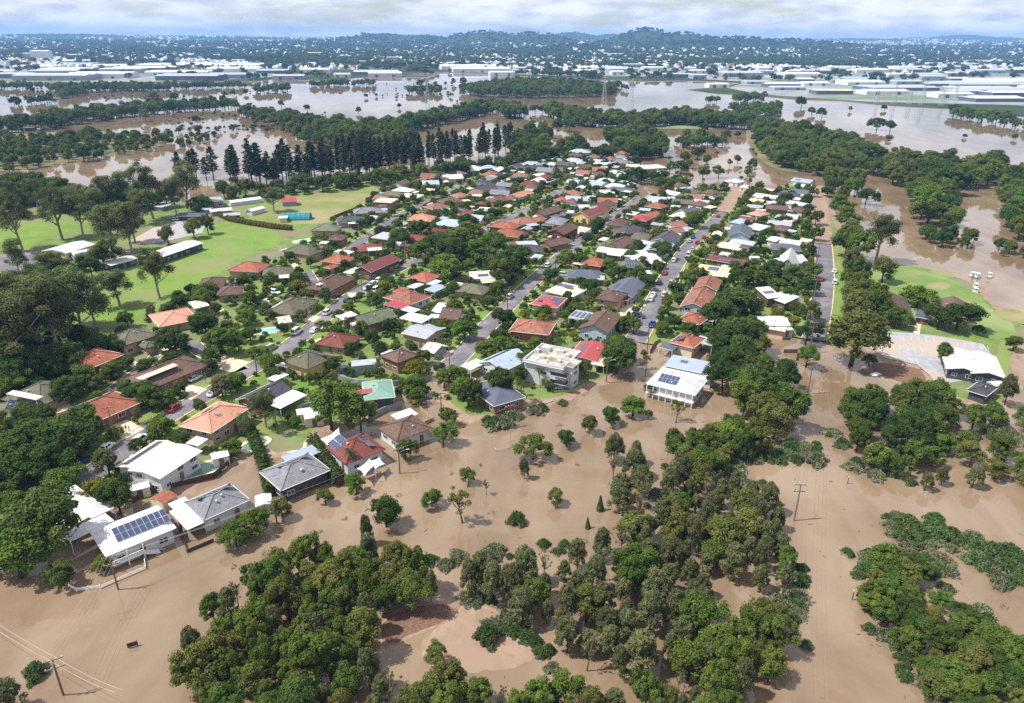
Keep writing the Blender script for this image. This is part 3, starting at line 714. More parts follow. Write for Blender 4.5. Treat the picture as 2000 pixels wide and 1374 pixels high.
def make_palm(seed, H=8.0):
    r = np.random.default_rng(seed)
    V, val = [], []
    lean = r.uniform(-0.5, 0.5)
    top = np.array([lean, lean * 0.4, H * 0.86])
    for k in range(20):
        a = k * 2.4 + r.normal(0, 0.1); el = r.uniform(0.1, 1.1); L_ = r.uniform(2.0, 2.7); m = 13
        t = np.linspace(0.08, 1, m)
        hx = L_ * t * math.cos(el * 0.6); hz = L_ * (math.sin(el) * t - 0.95 * t * t * (0.5 + 0.35 * math.cos(el)))
        spine = top + np.stack([np.cos(a) * hx, np.sin(a) * hx, hz], 1)
        side = np.array([-np.sin(a), np.cos(a), 0.0]); w_ = 0.42 * np.sin(np.pi * np.clip(t, 0.06, 0.98)) ** 0.5
        for sg in (-1, 1):
            for j in range(m - 1):
                s0, s1 = spine[j], spine[j + 1]
                e0, e1 = s0 + side * sg * w_[j] + np.array([0, 0, -0.16]), s0 * 0.35 + s1 * 0.65 + side * sg * w_[j + 1] + np.array([0, 0, -0.18])
                V += [s0, s0 * 0.4 + s1 * 0.6, e1, e0]; val.append(r.uniform(0.1, 0.9))
    reg('palm', leaf_mesh('fronds', np.array(V), val, M['leaf_palm']), trunk_mesh('trunk_palm', H, 0.16, M['bark'], (), lean, 0.86), H, 2.6)
for i in range(3): make_palm(290 + i)
def make_scrub(seed, muddy=0.5, kind='scrub', H=1.5, Rr=2.2, n=1500):
    r = np.random.default_rng(seed)
    a = r.uniform(0, 6.28, n); d = np.sqrt(r.uniform(0, 1, n)) * Rr * (0.8 + 0.25 * np.sin(a * 3 + seed) + 0.15 * np.sin(a * 7))
    h = H * np.clip(1 - (d / Rr) ** 2, 0.12, 1) * r.uniform(0.4, 1.0, n)
    p = np.stack([np.cos(a) * d, np.sin(a) * d, h], 1)
    up = np.tile(np.array([0, 0, 1.0]), (n, 1)) + r.normal(size=(n, 3)) * 0.6
    V = quads(p, sph(n, r, 0.2), r.uniform(0.14, 0.32, n), 0.38, up, r); V[:, 2] = np.maximum(V[:, 2], 0.02)
    val = np.clip(muddy + 0.75 * (0.5 - h / H) + r.normal(0, 0.28, n), 0, 1)
    reg(kind, leaf_mesh('crown_' + kind, V, val, M['leaf_scrub']), trunk_mesh('stem_' + kind, H * 0.5, 0.05, M['bark_dark'], (), 0.1, 0.8), H, Rr)
for i in range(3): make_scrub(300 + i, 0.1)
for i in range(3): make_scrub(310 + i, 0.7, 'mudscrub', 0.9, 2.0, 1000)
# light-weight shapes for the far woods
for i in range(3): make_round(330 + i, M['leaf_round'], 'far_round', 9.0, 4.2, 22, 40, 0.3, 0.5)
for i in range(3): make_round(340 + i, M['leaf_dark'], 'far_dark', 9.0, 4.2, 22, 40, 0.3, 0.5)
for i in range(3): make_gum(350 + i, 'far_gum', 13.0, 4.6, 22, 44, 'leaf_euca', 0.5)
for i in range(2): make_round(360 + i, M['leaf_dark'], 'clump', 12.0, 14.0, 40, 40, 0.24, 1.2)

NAME = dict(round='leafy_tree', dark='dark_tree', bright='bright_green_tree', olive='olive_tree', yellow='yellow_leaved_tree', gum='gum_tree', sapling='young_gum_tree', casuarina='casuarina_tree', pine='hoop_pine_tree', bare='bare_tree',
            cypress='cypress_tree', palm='palm_tree', bush='garden_bush', darkbush='dark_bush', scrub='scrub_bush', mudscrub='muddy_scrub_bush')
LOOK = dict(round='mid-green bushy tree', dark='dark green dense tree', bright='bright green rounded tree', olive='olive-green tree', yellow='yellow-leaved tree', gum='tall grey-trunked gum tree', sapling='thin open young gum tree',
            casuarina='grey-green feathery casuarina', pine='dark hoop pine', bare='nearly bare grey-limbed tree', cypress='small conical cypress', palm='palm tree', bush='bright green bush', darkbush='dark green bush', scrub='half-drowned green scrub', mudscrub='mud-coated grey scrub')
TREES = []
def tree(kind, pos, H, wide=1.0, z=0.0, group=None, label=None, crown_name=None):
    cr, tr, h0, r0 = random.choice(LIB[kind])
    o = empty(NAME[kind], (pos[0], pos[1], z), random.uniform(0, 6.283))
    o.rotation_euler.x, o.rotation_euler.y = random.gauss(0, 0.04), random.gauss(0, 0.04)
    k = H / h0
    o.scale = (k * wide * random.uniform(0.9, 1.12), k * wide * random.uniform(0.9, 1.12), k)
    put('trunk' if kind not in ('bush', 'darkbush', 'scrub', 'mudscrub') else 'stem', tr, o)
    put('fronds' if kind == 'palm' else ('foliage' if kind in ('bush', 'darkbush', 'scrub', 'mudscrub') else 'crown'), cr, o)
    o['category'] = 'tree' if kind not in ('bush', 'darkbush', 'scrub', 'mudscrub') else 'shrub'
    if group: o['group'] = group
    if label: o['label'] = label
    rec = dict(o=o, kind=kind, pos=Vector((pos[0], pos[1], 0)), H=H, R=r0 * k * wide, label=label)
    TREES.append(rec)
    return rec
WHOLE = {}
def whole(cr, tr):
    if cr.name not in WHOLE:
        bm = bmesh.new(); bm.from_mesh(cr); nf = len(bm.faces); bm.from_mesh(tr); bm.faces.ensure_lookup_table()
        for f in bm.faces[nf:]: f.material_index = 1
        me = bpy.data.meshes.new(cr.name + '_whole'); bm.to_mesh(me); bm.free()
        me.materials.clear(); me.materials.append(cr.materials[0]); me.materials.append(tr.materials[0]); WHOLE[cr.name] = me
    return WHOLE[cr.name]
def gn_scatter(name, pts, kinds, label, cat, mat_unused=None):
    """one mass of plants: points carrying size and turn, instanced"""
    # pts: list of (x, y, z, H, wide); kinds: list of library kinds
    shapes = [s for k in kinds for s in LIB[k]]
    coll = bpy.data.collections.new(name + '_shapes')
    for i, (cr, tr, h0, r0) in enumerate(shapes):
        ob = bpy.data.objects.new('%s_shape_%02d' % (name, i), whole(cr, tr)); coll.objects.link(ob)
    hs = [s[2] for s in shapes]
    pick = [random.randrange(len(shapes)) for _ in pts]
    me = bpy.data.meshes.new(name); me.from_pydata([(p[0], p[1], p[2]) for p in pts], [], [])
    a = me.attributes.new('scale', 'FLOAT_VECTOR', 'POINT'); a.data.foreach_set('vector', np.array([[p[3] / hs[k] * p[4], p[3] / hs[k] * p[4], p[3] / hs[k]] for p, k in zip(pts, pick)], np.float32).ravel())
    a = me.attributes.new('turn', 'FLOAT_VECTOR', 'POINT'); a.data.foreach_set('vector', np.array([[0, 0, random.uniform(0, 6.283)] for _ in pts], np.float32).ravel())
    a = me.attributes.new('pick', 'INT', 'POINT'); a.data.foreach_set('value', np.array(pick, np.int32))
    o = put(name, me)
    ng = bpy.data.node_groups.new(name, 'GeometryNodeTree')
    ng.interface.new_socket('Geometry', in_out='INPUT', socket_type='NodeSocketGeometry'); ng.interface.new_socket('Geometry', in_out='OUTPUT', socket_type='NodeSocketGeometry')
    gi = ng.nodes.new('NodeGroupInput'); go = ng.nodes.new('NodeGroupOutput'); ip = ng.nodes.new('GeometryNodeInstanceOnPoints'); ci = ng.nodes.new('GeometryNodeCollectionInfo')
    ci.inputs['Collection'].default_value = coll; ci.inputs['Separate Children'].default_value = True; ci.inputs['Reset Children'].default_value = True
    ip.inputs['Pick Instance'].default_value = True
    def na(nm, ty):
        n = ng.nodes.new('GeometryNodeInputNamedAttribute'); n.data_type = ty; n.inputs['Name'].default_value = nm; return n
    L = ng.links.new
    L(gi.outputs[0], ip.inputs['Points']); L(ci.outputs[0], ip.inputs['Instance']); L(na('pick', 'INT').outputs[0], ip.inputs['Instance Index'])
    L(na('turn', 'FLOAT_VECTOR').outputs[0], ip.inputs['Rotation']); L(na('scale', 'FLOAT_VECTOR').outputs[0], ip.inputs['Scale']); L(ip.outputs[0], go.inputs[0])
    md = o.modifiers.new('plants', 'NODES'); md.node_group = ng
    tag(o, label, cat, None, 'stuff')
    return o
def scatter(poly, dmin, n_try=None, r=None, avoid=None, existing=None):
    """points in a polygon no closer than dmin"""
    r = r or random
    xs = [p.x for p in poly]; ys = [p.y for p in poly]
    A = abs(area2(poly)) / 2
    n_try = n_try or int(A / (dmin * dmin) * 22) + 20
    cell = dmin; grid = {}
    pts = []
    for _ in range(n_try):
        p = (r.uniform(min(xs), max(xs)), r.uniform(min(ys), max(ys)))
        if not inside(p, poly): continue
        g = (int(p[0] // cell), int(p[1] // cell)); ok = True
        for i in (-1, 0, 1):
            for j in (-1, 0, 1):
                for q in grid.get((g[0] + i, g[1] + j), ()):
                    if (q[0] - p[0]) ** 2 + (q[1] - p[1]) ** 2 < dmin * dmin: ok = False
        if ok and avoid and avoid(p): ok = False
        if ok: grid.setdefault(g, []).append(p); pts.append(p)
    return pts
# ------------------------------------------------------------------ buildings
FOOT = []          # footprints: centre, half length, half width, turn
ANCHORS = []       # (position, short unique phrase)
USED = set()
def win_mesh(full):
    mb = MB()
    w, h, t = 0.85, 0.6, 0.05
    for a in ((-w, -h, w, -h + 0.09), (-w, h - 0.09, w, h), (-w, -h + 0.09, -w + 0.09, h - 0.09), (w - 0.09, -h + 0.09, w, h - 0.09), (-0.035, -h + 0.09, 0.035, h - 0.09)):
        mb.box(a[0], a[2], -t, t * 0.2, a[1], a[3])
    if not full: mb.box(-w + 0.09, w - 0.09, -t * 0.4, t * 0.1, -h + 0.09, h - 0.09, 1)
    return mb.mesh('window', [M['frame'], M['glass']])
WIN, WIN1 = win_mesh(True), win_mesh(False)
PANE = MB().box(-0.76, 0.76, -0.02, 0.01, -0.51, 0.51).mesh('pane', M['glass'])
DOOR = MB().box(-0.5, 0.5, -0.05, 0.02, 0, 2.05).mesh('door', M['door'])
GAR = MB()
for i in range(5): GAR.box(-1.3, 1.3, -0.05, 0.02, 0.05 + i * 0.42, 0.44 + i * 0.42)
GARAGE = GAR.mesh('garage_door', M['fascia'])
SOL = MB().box(-0.5, 0.5, -0.82, 0.82, 0, 0.035, 0); SOL.box(-0.46, 0.46, -0.78, 0.78, 0.035, 0.045, 1)
SOLAR = SOL.mesh('solar_panel', [M['solar_frame'], M['solar']])
VENT = MB().tube([(0, 0, 0), (0, 0, 0.25), (0, 0, 0.3), (0, 0, 0.55), (0, 0, 0.6)], [0.12, 0.12, 0.24, 0.24, 0.05], 8).mesh('roof_vent', M['steel'])
POST = MB().box(-0.06, 0.06, -0.06, 0.06, 0, 1).mesh('post', M['fascia'])
def roof_geo(L, W, kind, pitch, th=0.2):
    mb = MB(); a, b = L / 2, W / 2; t = math.tan(math.radians(pitch))
    base = [(-a, -b, 0), (a, -b, 0), (a, b, 0), (-a, b, 0)]
    low = [(x, y, z - th) for x, y, z in base]
    ridge = None
    if kind == 'hip':
        h = b * t; q = max(a - b, 0.15)
        mb.add(base + [(-q, 0, h), (q, 0, h)], [(0, 1, 5, 4), (1, 2, 5), (2, 3, 4, 5), (3, 0, 4)])
        ridge = [((-q, 0, h), (q, 0, h))] + [((x, y, 0), (math.copysign(q, x), 0, h)) for x, y, _ in base]
        mb.add(base + low, [(4, 5, 1, 0), (5, 6, 2, 1), (6, 7, 3, 2), (7, 4, 0, 3), (7, 6, 5, 4)], 1)
    elif kind == 'gable':
        h = b * t
        r = [(-a, 0, h), (a, 0, h)]; rl = [(-a, 0, h - th), (a, 0, h - th)]
        mb.add(base + r, [(0, 1, 5, 4), (2, 3, 4, 5)])
        mb.add(base + r + low + rl, [(6, 7, 1, 0), (8, 9, 3, 2), (0, 4, 10, 6), (4, 3, 9, 10), (5, 1, 7, 11), (2, 5, 11, 8), (7, 6, 10, 11), (9, 8, 11, 10)], 1)
        ridge = [(r[0], r[1])]
    elif kind == 'skillion':
        h = W * t
        top = [(-a, -b, 0), (a, -b, 0), (a, b, h), (-a, b, h)]
        mb.add(top, [(0, 1, 2, 3)]); lw = [(x, y, z - th) for x, y, z in top]
        mb.add(top + lw, [(4, 5, 1, 0), (5, 6, 2, 1), (6, 7, 3, 2), (7, 4, 0, 3), (7, 6, 5, 4)], 1)
    else:                                                     # flat metal deck with a slight fall
        h = W * 0.03
        top = [(-a, -b, 0), (a, -b, 0), (a, b, h), (-a, b, h)]
        mb.add(top, [(0, 1, 2, 3)]); lw = [(x, y, -th * 1.1) for x, y, z in top]
        mb.add(top + lw, [(4, 5, 1, 0), (5, 6, 2, 1), (6, 7, 3, 2), (7, 4, 0, 3), (7, 6, 5, 4)], 1)
    return mb, h, ridge
def wall_geo(L, W, kind, pitch, eave, ov, z0=-0.9):
    mb = MB(); a, b = L / 2 - ov, W / 2 - ov; t = math.tan(math.radians(pitch)); e = eave - 0.2
    if kind == 'gable':
        h = e + b * t
        vs_ = []
        for x in (-a, a): vs_ += [(x, -b, z0), (x, b, z0), (x, b, e), (x, 0, h), (x, -b, e)]
        mb.add(vs_, [(0, 4, 3, 2, 1), (5, 6, 7, 8, 9), (0, 5, 9, 4), (1, 2, 7, 6)])
    elif kind == 'skillion':
        vs_ = [(-a, -b, z0), (a, -b, z0), (a, b, z0), (-a, b, z0), (-a, -b, e), (a, -b, e), (a, b, e + 2 * b * t), (-a, b, e + 2 * b * t)]
        mb.add(vs_, [(0, 1, 5, 4), (1, 2, 6, 5), (2, 3, 7, 6), (3, 0, 4, 7)])
    else:
        mb.box(-a, a, -b, b, z0, e)
    return mb
TILE = {'terracotta', 'salmon', 'orange', 'red', 'brown', 'pink', 'olive', 'charcoal', 'greytile', 'mossgreen'}
def rel(o_pos, rz, p):
    d = Vector(p) - o_pos; c, s = math.cos(-rz), math.sin(-rz)
    return Vector((d.x * c - d.y * s, d.x * s + d.y * c, d.z))
HOUSES = []
def house(desc, blocks, wall='cream', anchor=None, flood=False, solar=(), patio=(), name='house', cat='house', vents=1, fascia=None, garage=False, no_win=False):
    base = 0.0 if flood else LAND
    root = None
    for bi, bl in enumerate(blocks):
        x0, y0, x1, y1, W, kind, rk, eave = bl[:8]
        eave = eave * 0.8 if eave < 4.3 else eave * 0.73
        pitch = bl[8] if len(bl) > 8 else {'hip': 23, 'gable': 22, 'skillion': 8, 'flat': 2}[kind]
        zr = base + eave + (W / 2 * math.tan(math.radians(pitch)) if kind == 'gable' else 0)
        A, B = at(x0, y0, zr), at(x1, y1, zr)
        c = (A + B) / 2; d = B - A; L = max(d.length, 3.0); rz = math.atan2(d.y, d.x)
        if kind in ('hip', 'gable') and L < W * 1.02 and kind == 'hip':
            L, W = W, L; rz += math.pi / 2
        f = Vector((math.sin(rz), -math.cos(rz), 0))
        if f.dot(Vector((-c.x, -c.y, 0))) < 0: rz += math.pi
        g = Vector((c.x, c.y, base))
        cy_px = (y0 + y1) / 2
        near = cy_px >= 560; mid = cy_px >= 400
        if root is None:
            root = empty(name, g, rz); rpos, rrz = g, rz; parent_px = ((x0 + x1) / 2, (y0 + y1) / 2); big = (L, W, eave)
        lp = rel(rpos, rrz, g); lr = rz - rrz
        FOOT.append((g.x, g.y, L / 2, W / 2, rz))
        ov = 0.55 if mid else 0.4
        wo = wall_geo(L, W, kind, pitch, eave, ov).build('wall', Wm[wall], root); wo.location = lp; wo.rotation_euler.z = lr
        fm = M[fascia] if fascia else M['fascia_brown' if rk in ('brown', 'olive', 'mossgreen', 'red') else 'fascia']
        rg, h, ridge = roof_geo(L, W, kind, pitch)
        ro = rg.build('roof', [R[rk], fm], root); ro.location = lp + Vector((0, 0, eave)); ro.rotation_euler.z = lr
        if ridge and mid and rk in TILE:
            cap = MB()
            for p, q in ridge:
                if (Vector(p) - Vector(q)).length > 0.4: cap.beam(Vector(p) + Vector((0, 0, 0.05)), Vector(q) + Vector((0, 0, 0.05)), 0.3, 0.14)
            cap.build('ridge_cap', R[rk], ro)
        if near:
            gt = MB()
            ee = [(-L / 2, -W / 2), (L / 2, -W / 2), (L / 2, W / 2), (-L / 2, W / 2)]
            for k in range(4):
                if kind in ('gable', 'skillion', 'flat') and k % 2: continue
                p, q = ee[k], ee[(k + 1) % 4]; n_ = Vector((q[1] - p[1], p[0] - q[0], 0)).normalized() * 0.07
                zt = h if (kind in ('skillion',) and k == 2) else 0
                gt.beam((p[0] + n_.x, p[1] + n_.y, zt - 0.06), (q[0] + n_.x, q[1] + n_.y, zt - 0.06), 0.12, 0.12)
            gt.build('gutter', fm, ro)
            for k in range(vents if kind != 'flat' else 0):
                u = random.uniform(-0.5, 0.5) * (L / 2 - W / 3); vv = random.uniform(0.4, 0.75)
                put('roof_vent', VENT, ro, (u, -W / 2 * (1 - vv), W / 2 * vv * math.tan(math.radians(pitch)) if kind != 'skillion' else 0.3))
        # openings
        storeys = [1.45] if eave < 3.9 else ([1.2, 3.9] if eave < 6.5 else [1.3, 4.1, 6.9])
        if not no_win:
            a, b = L / 2 - ov, W / 2 - ov
            sides = [(0, a, -b), (2, a, b), (1, b, a), (3, b, -a)]
            door_done = bi > 0
            for sd_, half, off in sides:
                nl = {0: (0, -1), 2: (0, 1), 1: (1, 0), 3: (-1, 0)}[sd_]
                wn_ = Vector((nl[0] * math.cos(rz) - nl[1] * math.sin(rz), nl[0] * math.sin(rz) + nl[1] * math.cos(rz), 0))
                facing = wn_.dot(Vector((-g.x, -g.y, 0)).normalized()) > 0.12
                if not facing and not (near and random.random() < 0.5): continue
                nw = int((2 * half - 0.8) / (2.7 if near else 3.3))
                if nw < 1: continue
                for si, zc in enumerate(storeys):
                    if zc + 0.7 > eave - 0.2: zc = eave - 0.95
                    for k in range(nw):
                        u = (k + 0.5) / nw * 2 * half - half
                        if random.random() < (0.18 if near else 0.3): continue
                        rot = {0: 0, 2: math.pi, 1: math.pi / 2, 3: -math.pi / 2}[sd_]
                        lx, ly = (u, off) if sd_ in (0, 2) else (off, u)
                        lx += nl[0] * 0.03; ly += nl[1] * 0.03
                        pr = Matrix.Rotation(lr, 3, 'Z') @ Vector((lx, ly, 0)) + lp
                        if sd_ == 0 and si == 0 and not door_done and k == nw // 2 and eave > 2.4:
                            put('door', DOOR, root, pr + Vector((0, 0, 0.05)), (0, 0, rot + lr)); door_done = True; continue
                        if garage and sd_ == 0 and si == 0 and k == 0 and bi == 0:
                            put('garage_door', GARAGE, root, pr + Vector((0, 0, 0.02)), (0, 0, rot + lr)); continue
                        o = put('window', WIN if near else WIN1, root, pr + Vector((0, 0, zc)), (0, 0, rot + lr))
                        s_ = random.choice((0.75, 1.0, 1.15)); o.scale = (s_, 1, random.choice((0.8, 1.0)))
                        if near: put('pane', PANE, o)
        for sp in solar:
            if sp[0] != bi: continue
            _, sd_, nc, nr, u, v = sp[:6]
            tl = math.radians(pitch if kind in ('hip', 'gable') else (pitch if kind == 'skillion' else 1.7))
            sl = (W / 2 if kind in ('hip', 'gable') else W) / math.cos(tl)
            sg = -1 if (sd_ == 'n' or kind in ('skillion', 'flat')) else 1
            for i in range(nc):
                for j in range(nr):
                    x = u * L / 2 + (i - (nc - 1) / 2) * 1.04
                    s_ = v * sl + (j - (nr - 1) / 2) * 1.7
                    y = sg * (W / 2 - s_ * math.cos(tl)); z = s_ * math.sin(tl)
                    put('solar_panel', SOLAR, ro, (x, y, z + 0.09), (tl * (1 if sg < 0 else -1), 0, 0))
    if not patio and cat == 'house' and not flood and parent_px[1] < 560 and random.random() < 0.5:      # a tin awning or carport on one side
        sx = random.choice((-1, 1)); l_ = random.uniform(3.5, 7); w_ = random.uniform(3, 5)
        lx, ly = random.choice(((sx * (big[0] / 2 + w_ / 2), random.uniform(-2, 2)), (random.uniform(-2, 2), -(big[1] / 2 + w_ / 2))))
        c_, s_2 = math.cos(rrz), math.sin(rrz); q = Vector((rpos.x + lx * c_ - ly * s_2, rpos.y + lx * s_2 + ly * c_, base + 2.7)); xy = to_px(q)
        patio = [(xy[0], xy[1], l_ if abs(ly) > abs(lx) else w_, w_ if abs(ly) > abs(lx) else l_, 2.7, random.choice(('white', 'grey', 'beige', 'bluegrey', 'grey', 'brown', 'slate', 'palegreen')))]
    for pt in patio:
        px, py, l, wd, z, rk = pt[:6]
        g = at(px, py, base + z); g.z = base
        lp = rel(rpos, rrz, g); lp.z = 0
        lr = math.radians(pt[6]) if len(pt) > 6 else 0
        rg, h, _ = roof_geo(l, wd, 'flat', 2, 0.12)
        po = rg.build('patio_roof', [R[rk], M['fascia']], root); po.location = lp + Vector((0, 0, z)); po.rotation_euler.z = lr
        FOOT.append((g.x, g.y, l / 2, wd / 2, rrz + lr))
        for sx in (-1, 1):
            for sy in (-1, 1):
                q = put('post', POST, po, (sx * (l / 2 - 0.15), sy * (wd / 2 - 0.15), -z - 0.4)); q.scale.z = z + 0.3
    root['category'] = cat
    HOUSES.append((root, desc, rpos, anchor, cat))
    if anchor:
        ANCHORS.append((rpos, anchor))
    return root, rpos, rrz

# --- front row standing in the water
H = house
H('white raised house with long solar array', [(191, 1062, 325, 1009, 9.6, 'hip', 'white', 4.6, 20)], 'white', 'white solar-roofed house at bottom left', True, solar=[(0, 'n', 9, 2, 0.2, 0.68)], vents=0)
H('grey-tiled white house', [(378, 999, 468, 960, 8.4, 'hip', 'greytile', 4.4)], 'white', 'flooded white house with grey tiled roof', True, solar=[(0, 'f', 7, 1, 0.1, 0.6)], patio=[(366, 1010, 3.6, 8.0, 2.6, 'white'), (352, 985, 3.4, 3.5, 2.5, 'white')], vents=2)
H('wide grey-tiled dark house', [(527, 940, 623, 901, 9.6, 'hip', 'greytile', 4.4)], 'dark', 'flooded dark-walled house with grey roof', True, solar=[(0, 'f', 7, 1, 0.1, 0.62)], patio=[(588, 888, 7.5, 4.0, 3.0, 'bluegrey')], vents=2)
H('red-tiled house with two solar arrays', [(655, 889, 731, 861, 9.6, 'hip', 'red', 4.6)], 'white', 'red-tiled solar house between shade sails', True, solar=[(0, 'n', 4, 2, -0.62, 0.45), (0, 'f', 6, 1, 0.1, 0.5)], vents=1)
H('brown-tiled house', [(756, 848, 824, 823, 8.6, 'hip', 'brown', 4.4)], 'white', 'flooded brown-tiled house by the side street', True, patio=[(790, 810, 5.6, 3.8, 3.0, 'white')])
H('green metal-roofed house', [(736, 744, 742, 779, 7.6, 'hip', 'green', 4.6, 20)], 'dark', 'green-roofed house on the flood edge', False, patio=[(712, 765, 2.4, 7.5, 4.0, 'redmetal', 0)], vents=1)
H('charcoal-tiled house', [(480, 777, 549, 744, 8.6, 'gable', 'charcoal', 3.4)], 'brick', 'charcoal-roofed house with white patio', False, patio=[(560, 780, 9.0, 5.2, 3.0, 'white'), (543, 736, 5, 3, 3, 'white')], vents=2)
H('salmon hip-roofed two-storey house', [(380, 839, 457, 790, 9.6, 'hip', 'salmon', 5.4)], 'tan', 'salmon-roofed house across from the red car', False, solar=[(0, 'f', 3, 1, 0, 0.6)], patio=[(385, 862, 3.4, 3.4, 2.6, 'white')], vents=3)
H('white metal-roofed two-storey house', [(279, 922, 364, 868, 8.6, 'gable', 'white', 5.6, 9), (247, 912, 327, 860, 6.6, 'gable', 'beige', 3.6, 12)], 'white', 'long white house beside the green pool', False, solar=[(1, 'f', 10, 1, 0.0, 0.6)], vents=0)
H('white hip-roofed house', [(62, 1008, 166, 963, 9.0, 'hip', 'white', 3.6), (116, 985, 168, 1012, 9.0, 'hip', 'white', 3.5)], 'cream', 'white house under the big bottom-left trees', False, patio=[(192, 995, 4.5, 4.0, 2.8, 'white'), (172, 1030, 8, 3.6, 2.8, 'white')], vents=0)
# flood edge in the middle
r_, p_, z_ = H('three-storey white apartment block', [(1040, 690, 1118, 706, 12.5, 'flat', 'concrete', 8.6), (1104, 706, 1128, 712, 5.0, 'flat', 'concrete', 9.2)], 'white', 'white flat-roofed apartment block', False, cat='building', name='apartment_block')
H('slate-grey hip-roofed brick house', [(942, 746, 996, 785, 9.6, 'hip', 'slate', 3.6, 20)], 'brick', 'grey hip-roofed brick house at the flood edge', False, patio=[(936, 752, 7.5, 2.6, 3.0, 'beige', 0), (985, 750, 4, 3, 2.8, 'white')], garage=True)
H('grey metal house with long solar array', [(957, 706, 1012, 681, 9.6, 'gable', 'bluegrey', 3.8, 20)], 'white', 'pale grey solar house left of the apartments', False, solar=[(0, 'f', 10, 1, 0.0, 0.45)], patio=[(925, 712, 6.5, 4.0, 2.8, 'white')])
H('red metal-roofed house', [(1163, 666, 1138, 698, 9.0, 'gable', 'redmetal', 3.6, 10)], 'cream', 'red metal roof right of the apartments', False, solar=[(0, 'f', 5, 1, 0.2, 0.5)], patio=[(1172, 706, 6.0, 4.0, 2.6, 'beige')])
H('white verandah house', [(1276, 736, 1369, 758, 10.2, 'hip', 'white', 5.2, 18), (1306, 704, 1378, 719, 8.2, 'flat', 'bluegrey', 4.4), (1295, 716, 1395, 740, 4.0, 'flat', 'white', 3.2)], 'white', 'big white verandah house in the water', True, solar=[(0, 'n', 5, 2, -0.25, 0.66), (1, 'n', 2, 1, -0.2, 0.6)], vents=1)
H('orange-tiled house with solar', [(1320, 660, 1366, 671, 9.2, 'hip', 'orange', 4.0)], 'cream', 'orange solar house behind the verandah house', False, solar=[(0, 'f', 4, 2, -0.3, 0.5)], patio=[(1379, 666, 5.5, 6.0, 3.0, 'grey'), (1306, 677, 4.5, 4.5, 2.6, 'slate')])
H('orange-red hip-roofed house', [(1334, 617, 1377, 627, 9.0, 'hip', 'orange', 4.8)], 'brick', 'orange hip-roofed house by the blue ute', False, patio=[(1383, 622, 4.0, 5.0, 3.0, 'grey')])
H('pink-tiled gabled townhouse', [(1389, 537, 1378, 557, 8.6, 'gable', 'terracotta', 5.4)], 'blue', 'rear terracotta gabled townhouse', False)
H('pink-tiled middle townhouse', [(1377, 556, 1371, 570, 8.6, 'gable', 'terracotta', 4.6)], 'blue', 'middle terracotta gabled townhouse', False)
H('terracotta gabled townhouse', [(1371, 566, 1355, 592, 8.8, 'gable', 'terracotta', 5.4)], 'blue', 'front terracotta gabled townhouse', False, solar=[(0, 'f', 3, 1, 0, 0.5)])
H('white skillion-roofed modern house', [(1487, 577, 1514, 574, 7.5, 'skillion', 'white', 5.0, 12), (1513, 578, 1547, 590, 7.0, 'skillion', 'white', 3.8, 10)], 'brown', 'white split-roof modern house', False, solar=[(0, 'n', 4, 1, 0, 0.5)])
H('white and peach house', [(1478, 620, 1537, 621, 8.6, 'gable', 'white', 4.4, 14), (1495, 634, 1537, 641, 7.0, 'flat', 'beige', 3.4)], 'peach', 'white and peach house near the straight road', False, solar=[(1, 'n', 3, 1, -0.5, 0.4)])
H('cream metal-roofed house with solar', [(1366, 518, 1426, 526, 6.5, 'gable', 'yellow', 3.6, 8), (1362, 527, 1424, 536, 6.5, 'gable', 'yellow', 3.4, 8)], 'cream', 'cream-roofed solar house', False, solar=[(0, 'n', 4, 2, 0.0, 0.45)])
H('maroon flat-roofed house', [(1386, 499, 1457, 511, 8.5, 'gable', 'maroon', 3.2, 8)], 'brown', 'long maroon-roofed house', False, solar=[(0, 'n', 7, 1, 0.1, 0.45)], patio=[(1416, 496, 4, 4, 3.6, 'white')])
H('beige hip-roofed house', [(1403, 477, 1443, 483, 10, 'hip', 'beige', 3.4, 14)], 'brick', 'beige hip-roofed house with the hedge', False, patio=[(1447, 488, 4, 6, 2.8, 'white')])
H('white steep-gabled house', [(1512, 505, 1567, 497, 8.5, 'gable', 'white', 3.4, 28), (1546, 484, 1539, 506, 8.0, 'gable', 'white', 4.0, 44)], 'white', 'white steep-gabled house', False)
H('orange-tiled long house with solar', [(1487, 518, 1555, 527, 7, 'gable', 'terracotta', 3.2, 16)], 'brick', 'long orange solar-roofed house', False, solar=[(0, 'n', 10, 1, 0.25, 0.5), (0, 'n', 2, 1, -0.8, 0.6)])
H('dark grey hip-roofed house', [(1505, 482, 1565, 486, 9, 'hip', 'slate', 3.2)], 'grey', None)
H('pale green and white metal-roofed house', [(1525, 467, 1566, 472, 9, 'gable', 'palegreen', 3.4, 10), (1507, 462, 1526, 466, 9, 'gable', 'white', 3.4, 10)], 'cream', 'pale green-roofed house', False, patio=[(1574, 470, 5, 6, 3, 'beige')])
H('white ribbed-roof house', [(1429, 467, 1476, 474, 8.5, 'gable', 'grey', 3.4, 9)], 'blue', None)
H('grey-blue gabled two-storey house', [(1450, 436, 1445, 453, 10, 'gable', 'slate', 5.0)], 'blue', 'grey-blue gabled two-storey house', False, patio=[(1428, 447, 5, 6, 3, 'grey')])
H('blue-grey metal-roofed house', [(1432, 431, 1463, 436, 9, 'hip', 'bluegrey', 3.6)], 'white')
H('white flat-roofed house', [(1463, 441, 1495, 447, 11, 'flat', 'white', 3.6)], 'grey')
H('brown-grey hip-roofed house', [(1510, 445, 1541, 449, 9, 'hip', 'brown', 3.2)], 'tan')
H('salmon hip-roofed house', [(1466, 415, 1495, 420, 9.5, 'hip', 'salmon', 3.4)], 'cream', 'salmon-roofed house among the right-hand gardens')
